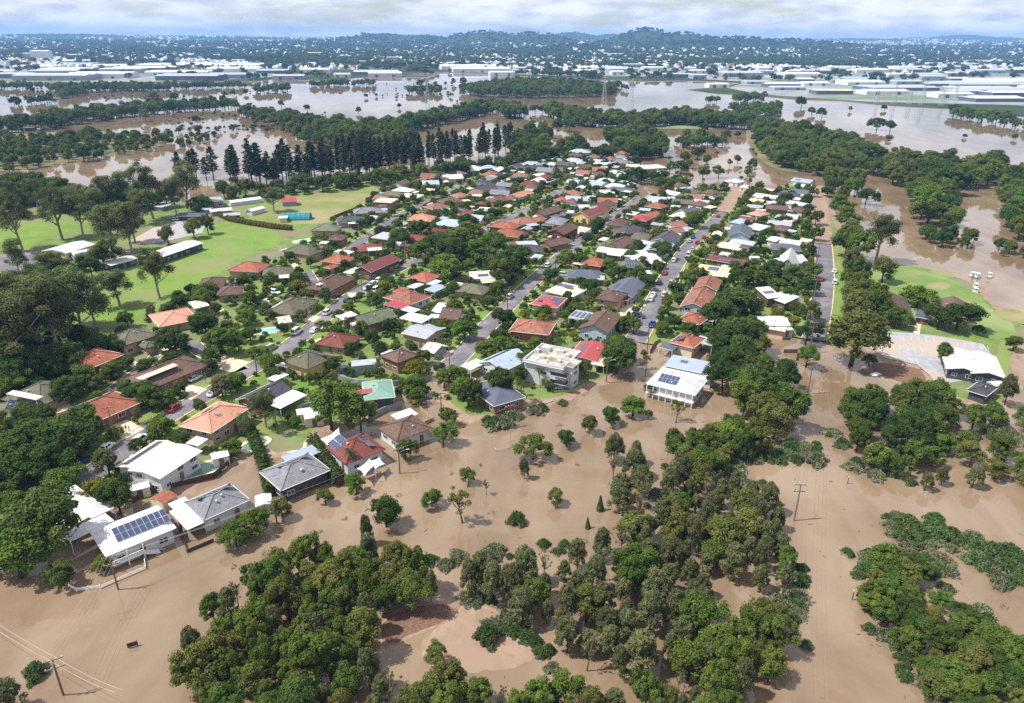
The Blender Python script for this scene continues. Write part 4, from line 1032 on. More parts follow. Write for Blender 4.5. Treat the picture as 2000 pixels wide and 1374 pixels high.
H('dark brown-roofed house', [(1440, 421, 1474, 425, 9, 'gable', 'maroon', 3.2)], 'brown')
H('cream-roofed two-storey house', [(1466, 387, 1494, 391, 8, 'gable', 'yellow', 5.0, 12)], 'brown')
H('pale grey low house', [(1458, 402, 1490, 405, 7, 'flat', 'bluegrey', 3.0)], 'cream', patio=[(1486, 411, 5, 4, 2.8, 'white')])
H('white wavy-roofed house', [(1477, 377, 1521, 383, 9, 'gable', 'white', 3.6, 12)], 'white')
H('pinkish brown hip-roofed house', [(1498, 364, 1529, 368, 9, 'hip', 'pink', 4.2)], 'cream')
H('white metal-roofed house', [(1452, 361, 1475, 365, 9, 'gable', 'white', 3.6, 12)], 'cream', flood=True)
H('white hip-roofed house', [(1422, 352, 1448, 356, 9, 'hip', 'white', 3.8, 18)], 'white', 'white hip-roofed house on the flooded turn', flood=True)
H('white and pale blue house', [(1551, 347, 1589, 352, 10, 'gable', 'bluegrey', 3.8, 16)], 'white', 'northernmost white house beside the straight road', flood=True, solar=[(0, 'n', 3, 1, -0.4, 0.5)])
H('low white-roofed house', [(1553, 360, 1586, 362, 8, 'gable', 'white', 3.2, 8)], 'cream')
H('dark solar-roofed house', [(1545, 368, 1580, 372, 8, 'gable', 'slate', 4.4)], 'cream')
H('white multi-roofed house', [(1542, 392, 1583, 399, 9, 'gable', 'white', 3.6, 10), (1555, 386, 1575, 390, 6, 'gable', 'white', 3.4, 10)], 'white')
H('brown-roofed house', [(1545, 408, 1573, 412, 8, 'hip', 'brown', 3.6)], 'cream')
H('light grey gabled house', [(1536, 417, 1561, 420, 8, 'gable', 'grey', 3.6)], 'white')
H('pink flat-roofed shed house', [(1532, 430, 1549, 433, 6, 'flat', 'beige', 3.0)], 'peach')
H('brown hip-roofed house', [(1352, 396, 1379, 401, 9, 'hip', 'brown', 4.2)], 'white')
H('slate gabled house', [(1330, 409, 1357, 405, 9.5, 'gable', 'slate', 3.6, 26)], 'white', 'slate-roofed gabled house near the turn')
H('brown hip-roofed house', [(1375, 374, 1402, 379, 9, 'hip', 'brown', 4.2)], 'cream')
H('grey flat metal-roofed house', [(1350, 391, 1386, 395, 6, 'flat', 'grey', 3.2)], 'cream')
H('white gabled house', [(1304, 371, 1330, 377, 8.5, 'gable', 'white', 3.8, 16)], 'white', 'white gabled house beside the flooded lane')
H('red-brown-roofed house', [(1316, 360, 1335, 364, 9, 'hip', 'brown', 4.4)], 'cream')
H('small pale blue shed house', [(1336, 365, 1347, 369, 5, 'flat', 'bluegrey', 2.8)], 'blue')
H('orange hip-roofed house', [(1266, 400, 1299, 405, 9.5, 'hip', 'orange', 4.2)], 'brown', 'orange hip-roofed house by the flooded lane')
H('orange gabled house', [(1283, 412, 1255, 418, 8.5, 'gable', 'orange', 4.2)], 'tan')
H('bright red-roofed two-storey house', [(1236, 425, 1269, 429, 9.5, 'hip', 'redmetal', 4.6)], 'red', 'bright red-roofed two-storey house', patio=[(1236, 417, 8, 5, 2.8, 'white')])
H('cream-green hip-roofed house', [(1314, 419, 1346, 424, 9.5, 'hip', 'beige', 3.6)], 'cream')
H('rear pink gabled house', [(1332, 430, 1306, 435, 8.5, 'gable', 'pink', 4.4)], 'cream')
H('front pink gabled house', [(1331, 443, 1304, 447, 7.5, 'gable', 'pink', 3.8)], 'tan')
H('charcoal gabled house', [(1312, 450, 1290, 466, 10.5, 'gable', 'charcoal', 3.6)], 'grey', 'charcoal gabled house at mid-street')
H('blue-grey metal-roofed house', [(1296, 469, 1276, 487, 10.5, 'gable', 'bluegrey', 3.6, 14)], 'white', 'blue-grey roof below the charcoal gable', patio=[(1260, 474, 6, 5, 2.8, 'white')])
H('large white ribbed-roof house', [(1228, 502, 1281, 497, 9.5, 'gable', 'white', 3.6, 9), (1245, 491, 1262, 490, 6, 'gable', 'white', 3.4, 9)], 'grey', 'large white ribbed-roof house', patio=[(1280, 511, 6.5, 6.0, 3.0, 'white')])
H('greenish hip-roofed two-storey house', [(1209, 518, 1257, 517, 9, 'hip', 'olive', 4.8)], 'brick', 'greenish hip-roofed house with arched windows', solar=[(0, 'n', 4, 2, -0.1, 0.55)], patio=[(1262, 532, 4, 4, 2.6, 'white')])
H('brown gabled house', [(1223, 461, 1193, 477, 9, 'gable', 'brown', 3.4)], 'cream', 'brown gabled house with dark solar', solar=[(0, 'f', 4, 1, 0, 0.5)], patio=[(1180, 467, 6, 3.5, 2.8, 'white')])
H('charcoal hip-roofed house', [(1209, 452, 1254, 446, 10, 'hip', 'charcoal', 3.4)], 'tan', 'charcoal hip roof behind the carports')
H('pale green metal-roofed house', [(1170, 482, 1224, 489, 9, 'gable', 'palegreen', 3.4, 12)], 'brick', 'pale green house with a row of panels', solar=[(0, 'f', 5, 2, -0.2, 0.5)], patio=[(1197, 497, 8, 3, 2.8, 'white')])
H('orange hip-roofed house', [(1138, 509, 1182, 515, 10, 'hip', 'orange', 3.4)], 'brick', 'orange hip roof beside the centre street', patio=[(1131, 514, 4.5, 4, 2.6, 'beige')])
H('charcoal metal-roofed house', [(1108, 535, 1174, 538, 9.5, 'hip', 'slate', 3.4)], 'grey', 'charcoal house with the curved driveway', patio=[(1172, 543, 3.5, 5, 2.8, 'grey')])
H('dark gabled house', [(1236, 540, 1208, 566, 10.5, 'gable', 'slate', 3.8)], 'grey', 'dark gabled house above the building site', solar=[(0, 'f', 6, 1, -0.3, 0.5)])
H('brown hip-roofed two-storey brick house', [(1173, 575, 1217, 582, 10.5, 'hip', 'brown', 5.4)], 'tan', 'brown hip-roofed two-storey brick house')
H('grey gabled house with striped solar carport', [(1188, 604, 1158, 635, 9.5, 'gable', 'brown', 5.0)], 'blue', 'grey gabled house with striped solar carport', patio=[(1140, 617, 8.0, 8.0, 3.4, 'grey')])
H('flat beige-roofed house', [(1082, 561, 1135, 573, 12, 'flat', 'beige', 3.2)], 'white', 'flat beige house with a roof opening', solar=[(0, 'n', 6, 2, -0.45, 0.75)])
H('red-tiled two-storey house', [(1048, 585, 1098, 592, 11, 'hip', 'redmetal', 5.2, 18)], 'cream', 'red two-storey solar house on the centre street', solar=[(0, 'n', 6, 1, 0.0, 0.3), (0, 'n', 3, 1, 0.0, 0.6), (0, 'f', 6, 1, -0.1, 0.5)])
H('terracotta two-storey house', [(1003, 634, 1079, 642, 11.5, 'hip', 'terracotta', 5.0, 20)], 'brick', 'weathered terracotta house behind the apartments')
H('olive hip-roofed house', [(893, 561, 953, 569, 9.5, 'hip', 'olive', 3.4)], 'tan', 'olive hip roof under the shady trees', patio=[(888, 556, 6, 5, 2.8, 'beige')])
H('curved white-roofed house', [(916, 531, 966, 528, 9, 'gable', 'white', 3.8, 20)], 'white', 'white-roofed house buried in trees', solar=[(0, 'n', 4, 1, 0, 0.4)])
H('brown gabled house', [(864, 601, 903, 604, 10, 'gable', 'brown', 3.4)], 'tan', 'brown gable with white awnings', patio=[(858, 602, 3.5, 9, 2.8, 'white'), (895, 617, 5, 3.4, 2.8, 'white'), (856, 618, 6, 3, 2.8, 'white')])
H('orange hip-roofed house', [(809, 537, 848, 545, 9.5, 'hip', 'orange', 4.0)], 'tan', 'orange hip roof by the yellow bush', patio=[(812, 558, 6, 3.5, 2.6, 'white'), (852, 563, 8, 5, 2.8, 'bluegrey'), (848, 552, 6, 3, 3, 'white')])
H('terracotta house with red lean-tos', [(769, 573, 823, 587, 11, 'hip', 'terracotta', 3.6)], 'white', 'terracotta house with red lean-tos', patio=[(775, 595, 8, 5, 2.8, 'redmetal'), (786, 569, 6, 4, 4.6, 'redmetal'), (801, 605, 6, 4, 2.6, 'white')])
H('grey metal two-storey house', [(803, 636, 852, 647, 10.5, 'gable', 'grey', 5.0, 8)], 'tan', 'grey-roofed two-storey house with white carport', patio=[(812, 621, 9, 6, 4.6, 'white')])
H('pale green gabled garage', [(836, 668, 862, 676, 6.5, 'gable', 'palegreen', 3.0)], 'grey', 'pale green gabled garage at the street end')
H('grey-brown hip-roofed two-storey house', [(764, 687, 798, 701, 8.0, 'hip', 'brown', 5.2)], 'brick', 'tall brick house with a skylight', patio=[(760, 690, 4, 3, 3.0, 'grey')])
H('dark red hip-roofed house', [(632, 660, 690, 669, 10, 'hip', 'red', 3.4)], 'tan', 'dark red roof half hidden by trees')
H('mossy green gabled house', [(692, 618, 760, 600, 10, 'gable', 'mossgreen', 3.8)], 'brick', 'mossy green gabled house', patio=[(678, 617, 6, 5, 3, 'white'), (750, 607, 5, 3, 4, 'white'), (703, 632, 5, 4, 2.8, 'palegreen')])
H('olive hip-roofed house with dormers', [(546, 613, 594, 584, 11.5, 'hip', 'olive', 3.6), (540, 620, 566, 616, 6, 'gable', 'beige', 3.2)], 'tan', 'olive-roofed house with a pale driveway', patio=[(548, 596, 6, 3, 3.4, 'white')])
H('brown hip-roofed house', [(618, 567, 672, 540, 11, 'hip', 'brown', 3.6)], 'brick', 'long brown hip roof by the concrete drive', patio=[(628, 553, 5, 2, 4.4, 'beige')])
H('orange hip-roofed house', [(639, 504, 684, 510, 10, 'hip', 'orange', 4.4), (640, 519, 656, 522, 6, 'hip', 'orange', 3.0)], 'tan', 'orange hip roof next to the maroon gable', patio=[(672, 492, 8, 4, 3.2, 'white')])
H('maroon gabled two-storey house', [(706, 521, 766, 496, 8.6, 'gable', 'maroon', 5.2)], 'brown', 'maroon gabled two-storey house', patio=[(690, 529, 8, 4, 2.8, 'palegreen')])
H('maroon hip-roofed house', [(696, 486, 748, 483, 9, 'hip', 'maroon', 3.2)], 'brick', patio=[(732, 487, 6, 4.5, 3.6, 'white')])
H('charcoal hip-roofed house', [(645, 464, 675, 465, 9, 'hip', 'brown', 4.0)], 'brick', patio=[(634, 474, 4, 4, 2.6, 'white')])
H('olive hip-roofed house', [(568, 485, 622, 494, 11, 'hip', 'olive', 4.0)], 'tan', 'olive hip roof at the edge of the oval')
H('orange hip-roofed house', [(457, 521, 517, 524, 11, 'hip', 'orange', 3.8)], 'tan', 'orange hip roof beside the oval')
H('grey-olive hip-roofed house', [(513, 533, 573, 529, 10, 'hip', 'olive', 3.4)], 'tan')
H('brown multi-hipped house', [(388, 555, 440, 552, 12, 'hip', 'brown', 3.6), (425, 570, 474, 566, 10, 'hip', 'brown', 3.4)], 'tan', 'brown multi-hipped house beside the oval')
H('olive hip-roofed two-storey house', [(575, 714, 628, 690, 10, 'hip', 'olive', 5.2)], 'yellow', 'olive-roofed house by the tall palm', patio=[(558, 712, 4, 3, 2.6, 'white')], solar=[(0, 'f', 8, 1, 0, 0.5)])
H('large salmon hip-roofed house', [(300, 627, 376, 612, 14, 'hip', 'salmon', 3.4, 18)], 'tan', 'large salmon roof below the oval', patio=[(388, 594, 8, 5, 2.8, 'beige')])
H('olive hip-roofed two-storey house', [(220, 668, 292, 646, 11, 'hip', 'olive', 5.0), (272, 676, 298, 668, 7, 'hip', 'olive', 3.2)], 'tan', 'olive two-storey house with the white car')
H('red-tiled two-storey house', [(138, 718, 216, 686, 11, 'hip', 'orange', 5.0), (195, 722, 226, 712, 7, 'hip', 'orange', 3.2)], 'brick', 'red-tiled two-storey house by the gum trees')
H('long brown hip-roofed house', [(262, 752, 384, 703, 12, 'hip', 'brown', 3.4)], 'brick', 'long brown roof with a pale strip', patio=[(308, 726, 11, 2.2, 5.0, 'beige')])
H('long mossy-roofed house', [(38, 788, 120, 749, 13, 'hip', 'olive', 3.4), (-12, 806, 42, 798, 10, 'hip', 'olive', 3.2)], 'tan', 'long mossy roof at the left edge', patio=[(48, 772, 10, 2.0, 5.2, 'white')], solar=[(1, 'n', 5, 2, 0.2, 0.5)])
H('long orange-red tiled house', [(112, 832, 250, 774, 12, 'hip', 'orange', 3.4)], 'brick', 'long orange-red roof above the dark trees', solar=[(0, 'f', 10, 1, 0.1, 0.5)])
# the middle and back of the suburb
for d, b, wl_, an in (
    ('terracotta hip-roofed house', (1001, 342, 1031, 343, 9, 'hip', 'terracotta', 3.6), 'cream', 'terracotta hip roof at the back of the suburb'), ('low blue-walled house', (1043, 343, 1067, 340, 7, 'flat', 'white', 3.2), 'dark', None),
    ('dark gabled house with white awning', (1018, 325, 1052, 322, 9, 'gable', 'charcoal', 3.6), 'white', None), ('grey-blue roofed house', (1112, 297, 1151, 297, 11, 'hip', 'bluegrey', 4.2), 'blue', 'grey-blue roof closest to the river'),
    ('brown hip-roofed house', (1107, 305, 1141, 304, 9, 'hip', 'brown', 4.0), 'tan', None), ('green-roofed shed house', (1083, 310, 1097, 310, 6, 'gable', 'green', 3.0), 'cream', None), ('white gabled shed house', (1072, 317, 1086, 318, 7, 'gable', 'white', 3.0), 'white', None),
    ('brown gabled house', (1127, 323, 1153, 321, 9, 'gable', 'brown', 3.6), 'cream', None), ('orange solar-roofed house', (1157, 326, 1183, 327, 9, 'gable', 'orange', 3.8), 'white', None), ('small orange-roofed house', (1205, 298, 1223, 299, 8, 'hip', 'orange', 3.6), 'cream', None),
    ('orange-roofed two-storey house', (1185, 309, 1201, 312, 8, 'hip', 'orange', 5.0), 'blue', None), ('slate-grey roofed house', (1197, 307, 1223, 308, 9, 'hip', 'greytile', 4.0), 'cream', None), ('grey hip-roofed two-storey house', (1197, 316, 1229, 318, 10, 'hip', 'greytile', 5.4), 'brick', 'grey two-storey house beside the white hall'),
    ('beige flat-roofed house', (1220, 324, 1251, 324, 10, 'flat', 'beige', 4.0), 'cream', None), ('blue-grey roofed house', (1202, 343, 1236, 344, 10, 'hip', 'bluegrey', 3.8), 'blue', None), ('small white-roofed house', (1191, 334, 1206, 336, 7, 'gable', 'white', 3.4), 'cream', None),
    ('grey and brown gabled house', (1109, 350, 1133, 352, 8, 'gable', 'grey', 4.6), 'grey', 'grey and brown gabled house among palms'), ('pale blue-roofed house', (1157, 352, 1183, 356, 8, 'gable', 'bluegrey', 3.8), 'blue', None), ('low white-roofed house', (1171, 374, 1193, 374, 7, 'flat', 'white', 3.0), 'brown', None),
    ('charcoal flat-roofed house', (1191, 367, 1221, 370, 9, 'flat', 'slate', 4.4), 'dark', 'charcoal flat-roofed house on the corner'), ('small charcoal-roofed house', (1221, 369, 1236, 371, 7, 'flat', 'slate', 3.8), 'dark', None), ('pale blue metal-roofed house', (1105, 382, 1136, 384, 9, 'gable', 'bluegrey', 3.6), 'white', 'pale blue twin metal roofs'),
    ('smaller pale blue-roofed house', (1134, 385, 1157, 386, 7, 'gable', 'bluegrey', 3.2), 'white', None), ('red-roofed house', (1087, 388, 1109, 391, 8, 'hip', 'redmetal', 3.6), 'cream', None), ('dark red-roofed house', (1107, 391, 1128, 393, 7, 'hip', 'maroon', 3.4), 'cream', None),
    ('orange gabled house', (1167, 386, 1207, 387, 8, 'gable', 'orange', 4.2), 'white', 'orange gabled house on the flooded corner'), ('brown gabled house', (1189, 391, 1163, 398, 9.5, 'gable', 'brown', 4.2), 'white', None), ('dark red metal-roofed house', (1177, 401, 1134, 414, 10, 'gable', 'maroon', 5.0), 'yellow', 'yellow-walled house with dark red roof'),
    ('white low-roofed house', (1130, 404, 1153, 404, 8, 'flat', 'white', 3.6), 'white', None), ('brown gabled brick house', (1087, 401, 1049, 412, 9.5, 'gable', 'brown', 5.0), 'brick', 'brown gabled brick house with cream awning'), ('terracotta multi-hipped house', (1000, 436, 1044, 430, 11, 'hip', 'pink', 3.6), 'tan', 'terracotta multi-hipped house'),
    ('terracotta hip-roofed house', (1038, 428, 1064, 430, 9, 'hip', 'pink', 3.4), 'tan', None), ('brown gabled two-storey house', (1114, 434, 1084, 449, 9.5, 'gable', 'brown', 5.2), 'red', 'brown gabled house beside the bare dirt block'), ('beige flat-roofed two-storey house', (736, 391, 771, 393, 10, 'flat', 'beige', 5.4), 'brick', 'flat-roofed brick block beside the paddock'),
    ('charcoal hip-roofed house', (658, 432, 714, 428, 10, 'hip', 'charcoal', 3.4), 'grey', 'charcoal hip roof on the paddock fence'), ('grey hip-roofed house', (690, 414, 746, 411, 10, 'hip', 'greytile', 3.4), 'tan', None), ('salmon multi-hipped house', (800, 426, 848, 428, 12, 'hip', 'salmon', 3.6), 'tan', 'salmon multi-hipped house by the teal pool'),
    ('grey-blue metal-roofed house', (774, 445, 817, 441, 9.5, 'gable', 'grey', 3.4), 'blue', None), ('blue-grey hip-roofed house', (855, 434, 910, 440, 10.5, 'hip', 'bluegrey', 3.6), 'cream', 'blue-grey hip roof near the round street tree'), ('brown hip-roofed house', (835, 407, 869, 401, 9.5, 'hip', 'pink', 4.0), 'tan', None),
    ('weathered grey-brown house', (858, 395, 901, 391, 9.5, 'hip', 'brown', 3.6), 'tan', None), ('brown hip-roofed house', (886, 384, 914, 381, 9, 'hip', 'pink', 3.6), 'tan', None), ('pink hip-roofed house', (918, 376, 950, 378, 8.5, 'hip', 'pink', 3.6), 'tan', None), ('charcoal and white gabled house', (962, 358, 924, 368, 9, 'gable', 'charcoal', 3.8), 'white', 'charcoal and white gabled house'),
    ('red-brown hip-roofed house', (901, 416, 931, 417, 8.5, 'hip', 'red', 3.4), 'brown', None), ('brown gabled brick house', (955, 393, 992, 388, 9, 'hip', 'brown', 4.6), 'brick', None), ('orange hip-roofed house', (984, 386, 1006, 388, 9, 'hip', 'terracotta', 3.8), 'tan', None), ('salmon gabled house', (1032, 370, 1001, 379, 8.5, 'gable', 'salmon', 3.6), 'cream', 'salmon gabled house above the left bend'),
    ('brown hip-roofed house', (1024, 366, 1052, 367, 9, 'hip', 'brown', 3.6), 'brown', None), ('small red-roofed house', (931, 397, 950, 398, 6, 'hip', 'red', 3.0), 'brick', None), ('pale green flat-roofed house', (934, 408, 972, 410, 7, 'flat', 'palegreen', 3.0), 'cream', None), ('bright orange hip-roofed house', (968, 454, 1018, 458, 11.5, 'hip', 'orange', 3.4), 'tan', 'bright orange hip roof in the middle'),
    ('red-brown hip-roofed house', (826, 454, 872, 453, 9, 'hip', 'red', 3.4), 'brick', None), ('grey solar-deck house', (1010, 477, 1048, 475, 7, 'flat', 'grey', 3.6), 'cream', None), ('charcoal hip-roofed house', (998, 488, 1058, 486, 9, 'hip', 'charcoal', 3.2), 'tan', 'charcoal hip roof on the centre street'), ('brown gabled house', (1100, 463, 1062, 471, 9, 'gable', 'brown', 3.4), 'brick', None),
    ('dark brown pyramid-roofed house', (1016, 497, 1042, 500, 8.5, 'hip', 'brown', 3.2), 'brown', None), ('pale blue-white roofed house', (824, 353, 857, 352, 9, 'gable', 'bluegrey', 3.6), 'cream', None), ('brown low-roofed house', (854, 352, 880, 350, 8, 'hip', 'brown', 3.4), 'cream', None), ('mossy hip-roofed house', (612, 446, 664, 447, 10.5, 'hip', 'mossgreen', 3.8), 'tan', 'mossy hip roof beside the small pool'),
    ('white curved-roof house', (864, 342, 902, 340, 10, 'gable', 'white', 3.8), 'white', 'white curved-roof house under the pines'), ('white hip-roofed house', (903, 329, 942, 331, 11, 'hip', 'white', 3.8), 'grey', 'white hip roof under the pine row'), ('pale grey hip-roofed house', (938, 328, 970, 328, 9, 'hip', 'bluegrey', 3.4), 'cream', None)):
    H(d, [b], wl_, an, flood=False)
H('large white flat-roofed hall', [(1247, 328, 1294, 325, 13, 'flat', 'white', 6.0)], 'blue', 'large white flat-roofed hall in the flood', True, cat='building', name='hall')
H('white two-storey balcony house', [(1271, 337, 1299, 338, 10, 'flat', 'white', 5.6)], 'white', 'white balcony house in the flood', True)
H('white peaked tent-roofed house', [(1225, 360, 1241, 361, 7, 'hip', 'white', 3.0, 30)], 'white')
# school, farm sheds, golf club
S = dict(cat='building', name='school_building')
H('large white-roofed hall', [(103, 488, 163, 470, 13, 'gable', 'white', 4.4, 10), (138, 492, 174, 486, 7, 'gable', 'white', 3.4, 20), (143, 504, 182, 498, 8, 'hip', 'charcoal', 3.2)], 'cream', 'large white-roofed school hall', **S)
H('long white-roofed classroom block', [(290, 500, 380, 470, 10, 'gable', 'white', 3.8, 7)], 'teal', 'long white classroom block on the oval', **S)
H('white-roofed classroom block', [(204, 514, 258, 500, 8, 'gable', 'white', 3.4, 8)], 'teal', 'short white classroom block beside the gum trees', **S)
H('white-roofed building', [(-14, 396, 34, 394, 10, 'hip', 'white', 3.6)], 'cream', 'white pavilion at the left edge of the lawn', **S)
H('grey flat-roofed building', [(391, 393, 434, 389, 11, 'flat', 'grey', 4.6)], 'grey', 'grey two-level building beside the farm sheds', **S)
S = dict(cat='shed', name='farm_shed', no_win=True)
H('long white shed', [(446, 392, 508, 384, 5, 'gable', 'white', 2.6)], 'white', 'long white glasshouse shed', **S)
H('white gabled shed', [(408, 409, 452, 405, 7, 'gable', 'white', 3.0, 14)], 'grey', 'white gabled farm shed', **S)
H('small grey shed', [(436, 417, 469, 415, 6, 'gable', 'grey', 2.8, 14)], 'dark', 'grey shed at the hedge end', **S)
H('dark solar shed', [(350, 416, 402, 416, 8, 'gable', 'slate', 3.0, 12)], 'dark', 'dark-roofed shed beside the court', **S)
H('pale flat shed', [(384, 408, 412, 408, 6, 'flat', 'bluegrey', 2.8)], 'grey', 'pale flat shed beside the court', **S)
H('white machinery shed', [(484, 409, 512, 402, 5, 'gable', 'white', 2.8)], 'white', 'white machinery shed by the big paddock tree', **S)
H('cream square shed', [(544, 425, 562, 424, 5, 'flat', 'white', 3.0)], 'cream', 'cream square shed by the teal shade tunnel', **S)
H('red-roofed farm shed', [(548, 386, 578, 384, 9, 'gable', 'redmetal', 3.2)], 'grey', 'red-roofed shed on the paddock', **S)
H('grey open shed', [(306, 404, 330, 398, 7, 'flat', 'white', 3.0)], 'grey', 'pale open shed behind the gums', **S)
S = dict(cat='building', name='club_building')
H('brown-tiled club house', [(1731, 566, 1742, 600, 14, 'gable', 'brown', 3.8)], 'brick', 'brown-tiled club house beside the road trees', **S)
H('smaller brown-tiled club house', [(1862, 578, 1872, 604, 10, 'gable', 'brown', 3.4)], 'brick', 'smaller brown club building on the green', **S)
H('dark flat-roofed link', [(1790, 612, 1822, 618, 8, 'flat', 'slate', 3.0)], 'brown', 'dark flat roof between the club trees', **S)
H('white twin-gabled hall', [(1868, 679, 1883, 719, 8.2, 'gable', 'white', 3.8, 13), (1914, 686, 1932, 728, 8.2, 'gable', 'white', 3.8, 13)], 'dark', 'white twin-gabled hall on the car park', **S)
H('grey-roofed cottage', [(1899, 754, 1938, 766, 8, 'hip', 'charcoal', 3.2)], 'dark', 'grey cottage below the twin-gabled hall', flood=False)

# small roofs that fill the farther blocks
def seg_d(p, a, b):
    ab = (b[0] - a[0], b[1] - a[1]); t = max(0, min(1, ((p[0] - a[0]) * ab[0] + (p[1] - a[1]) * ab[1]) / (ab[0] ** 2 + ab[1] ** 2 + 1e-9)))
    return math.hypot(p[0] - a[0] - t * ab[0], p[1] - a[1] - t * ab[1])
def free(p, m):
    for pts, w_ in ROADS:
        for a, b in zip(pts[:-1], pts[1:]):
            if seg_d(p, a, b) < w_ / 2 + m + 1: return False
    for x, y, a, b, rz in FOOT:
        c, s_ = math.cos(-rz), math.sin(-rz); dx_, dy_ = p[0] - x, p[1] - y
        if abs(dx_ * c - dy_ * s_) < a + m and abs(dx_ * s_ + dy_ * c) < b + m: return False
    return not any(inside(p, q) for q in OPEN)
random.seed(91)
fill_poly = [at(x, y, LAND) for x, y in [(700, 470), (800, 500), (1000, 470), (1100, 480), (1250, 480), (1450, 470), (1580, 440), (1592, 380), (1440, 380), (1345, 378), (1255, 400), (1225, 362), (1235, 330), (1200, 305), (1150, 300), (1000, 332), (860, 346), (780, 365), (720, 420)]]
VP = at(1620, 80, 0); n_in = 0
xs_ = [p.x for p in fill_poly]; ys_ = [p.y for p in fill_poly]
for _ in range(6000):
    p = (random.uniform(min(xs_), max(xs_)), random.uniform(min(ys_), max(ys_)))
    if not inside(p, fill_poly): continue
    big_ = random.random() < 0.75
    if not free(p, 5.4 if big_ else 3.2): continue
    L_ = random.uniform(10, 13.5) if big_ else random.uniform(4.5, 7); W_ = random.uniform(7.5, 9.5) if big_ else random.uniform(3.5, 5)
    g0 = Vector((p[0], p[1], LAND)); dr = Vector((VP.x - p[0], VP.y - p[1], 0)).normalized()
    if random.random() < 0.55: dr = Vector((-dr.y, dr.x, 0))
    kind = random.choice(('hip', 'hip', 'gable', 'gable', 'flat')) if big_ else random.choice(('gable', 'flat'))
    rk = random.choice(('pink', 'terracotta', 'brown', 'charcoal', 'greytile', 'orange', 'bluegrey', 'grey', 'white', 'red', 'olive', 'brown', 'pink', 'white')) if big_ else random.choice(('white', 'slate', 'bluegrey', 'grey', 'beige', 'palegreen', 'brown'))
    ev = random.choice((3.2, 3.4, 4.6)) if big_ else 2.9
    zr = LAND + ev * (0.8 if ev < 4.3 else 0.73) + (W_ / 2 * math.tan(math.radians(22)) if kind == 'gable' else 0)
    a_, b_ = to_px(g0 + dr * L_ / 2 + Vector((0, 0, zr - LAND))), to_px(g0 - dr * L_ / 2 + Vector((0, 0, zr - LAND)))
    cn = dict(pink='pink-tiled', terracotta='terracotta', brown='brown', charcoal='charcoal', greytile='grey-tiled', orange='orange', bluegrey='pale blue', grey='pale grey', white='white', red='dark red', olive='olive', beige='beige', palegreen='pale green', slate='slate')[rk]
    house(('%s %s-roofed house' if big_ else 'small %s %s-roofed outbuilding') % (cn, kind), [(a_[0], a_[1], b_[0], b_[1], W_, kind, rk, ev)], random.choice(('cream', 'tan', 'brick', 'white', 'grey')), None, cat='house' if big_ else 'shed', name='house' if big_ else 'outbuilding', no_win=not big_)
    n_in += 1
    if n_in >= 120: break
random.seed(7)
def where(p, desc, lead='', most=16):
    """desc + how it lies to the nearest landmark, worded so that no two things share it"""
    for q, ph in sorted(ANCHORS, key=lambda a: (a[0] - p).length):
        d = p - q; 
        if d.length < 0.5: continue
        k = Vector((-q.x, -q.y, 0)).normalized(); sx = d.x * -k.y * -1; fr = d.dot(k); rt = d.dot(Vector((-k.y, k.x, 0)))
        r_ = ('in front of' if fr > 0 else 'behind') if abs(fr) > abs(rt) else ('right of' if rt > 0 else 'left of')
        lb = '%s %s the %s' % (desc, r_, ph)
        if lb not in USED and len(lb.split()) <= most:
            USED.add(lb); return lb
    k = 2
    while True:
        lb = '%s, number %d from the left' % (desc, k)
        if lb not in USED: USED.add(lb); return lb
        k += 1
for root, desc, p, an, cat in HOUSES:
    if an: USED.add(an); root['label'] = an if len(an.split()) > 3 else an + ' in the suburb'
    root['group'] = {'house': 'houses of the flooded suburb', 'shed': 'farm sheds', 'building': 'large buildings'}[cat]
for root, desc, p, an, cat in HOUSES:
    if not an: root['label'] = where(p, desc)
# ------------------------------------------------------------------ apartment details
def sub(parent, pos, rz, lp): return lp
apt = r_; ad = [h for h in HOUSES if h[0] is apt][0]
aw = MB()
La, Wa = FOOT[[i for i, f in enumerate(FOOT) if abs(f[0] - p_.x) < 0.01 and abs(f[1] - p_.y) < 0.01][0]][2:4]
for x0, x1, y0, y1 in ((-La, La, -Wa, -Wa + 0.25), (-La, La, Wa - 0.25, Wa), (-La, -La + 0.25, -Wa + 0.25, Wa - 0.25), (La - 0.25, La, -Wa + 0.25, Wa - 0.25)):
    aw.box(x0, x1, y0, y1, 6.2, 7.0)
aw.build('parapet', Wm['white'], apt)
for x, y, l, w_, h in ((-3, 3, 2.4, 1.6, 1.2), (-5, 1, 1.4, 1.4, 0.9), (1, 3.6, 2.0, 1.2, 0.8), (4, 1.5, 1.2, 1.2, 1.0), (-2, -2, 1.6, 1.0, 0.7), (3.2, -2.5, 1.0, 1.0, 0.6)):
    MB().box(x - l / 2, x + l / 2, y - w_ / 2, y + w_ / 2, 6.45, 6.45 + h).build('roof_plant', M['steel'], apt)
for z in (2.4, 4.6):
    MB().box(La - 3.2, La + 1.3, -Wa - 1.2, -Wa + 0.3, z - 0.2, z).build('balcony_slab', Wm['white'], apt)
    rl = MB(); rl.box(La - 3.2, La + 1.3, -Wa - 1.2, -Wa - 1.15, z, z + 1.0); rl.box(La + 1.25, La + 1.3, -Wa - 1.15, -Wa + 0.3, z, z + 1.0); rl.build('balustrade', M['glass'], apt)
for k in range(7):
    MB().box(-La - 0.02, -La + 0.3, -Wa + 1 + k * 1.6, -Wa + 1.12 + k * 1.6, 0.3, 6.2).build('scaffold_pole', M['steel'], apt)

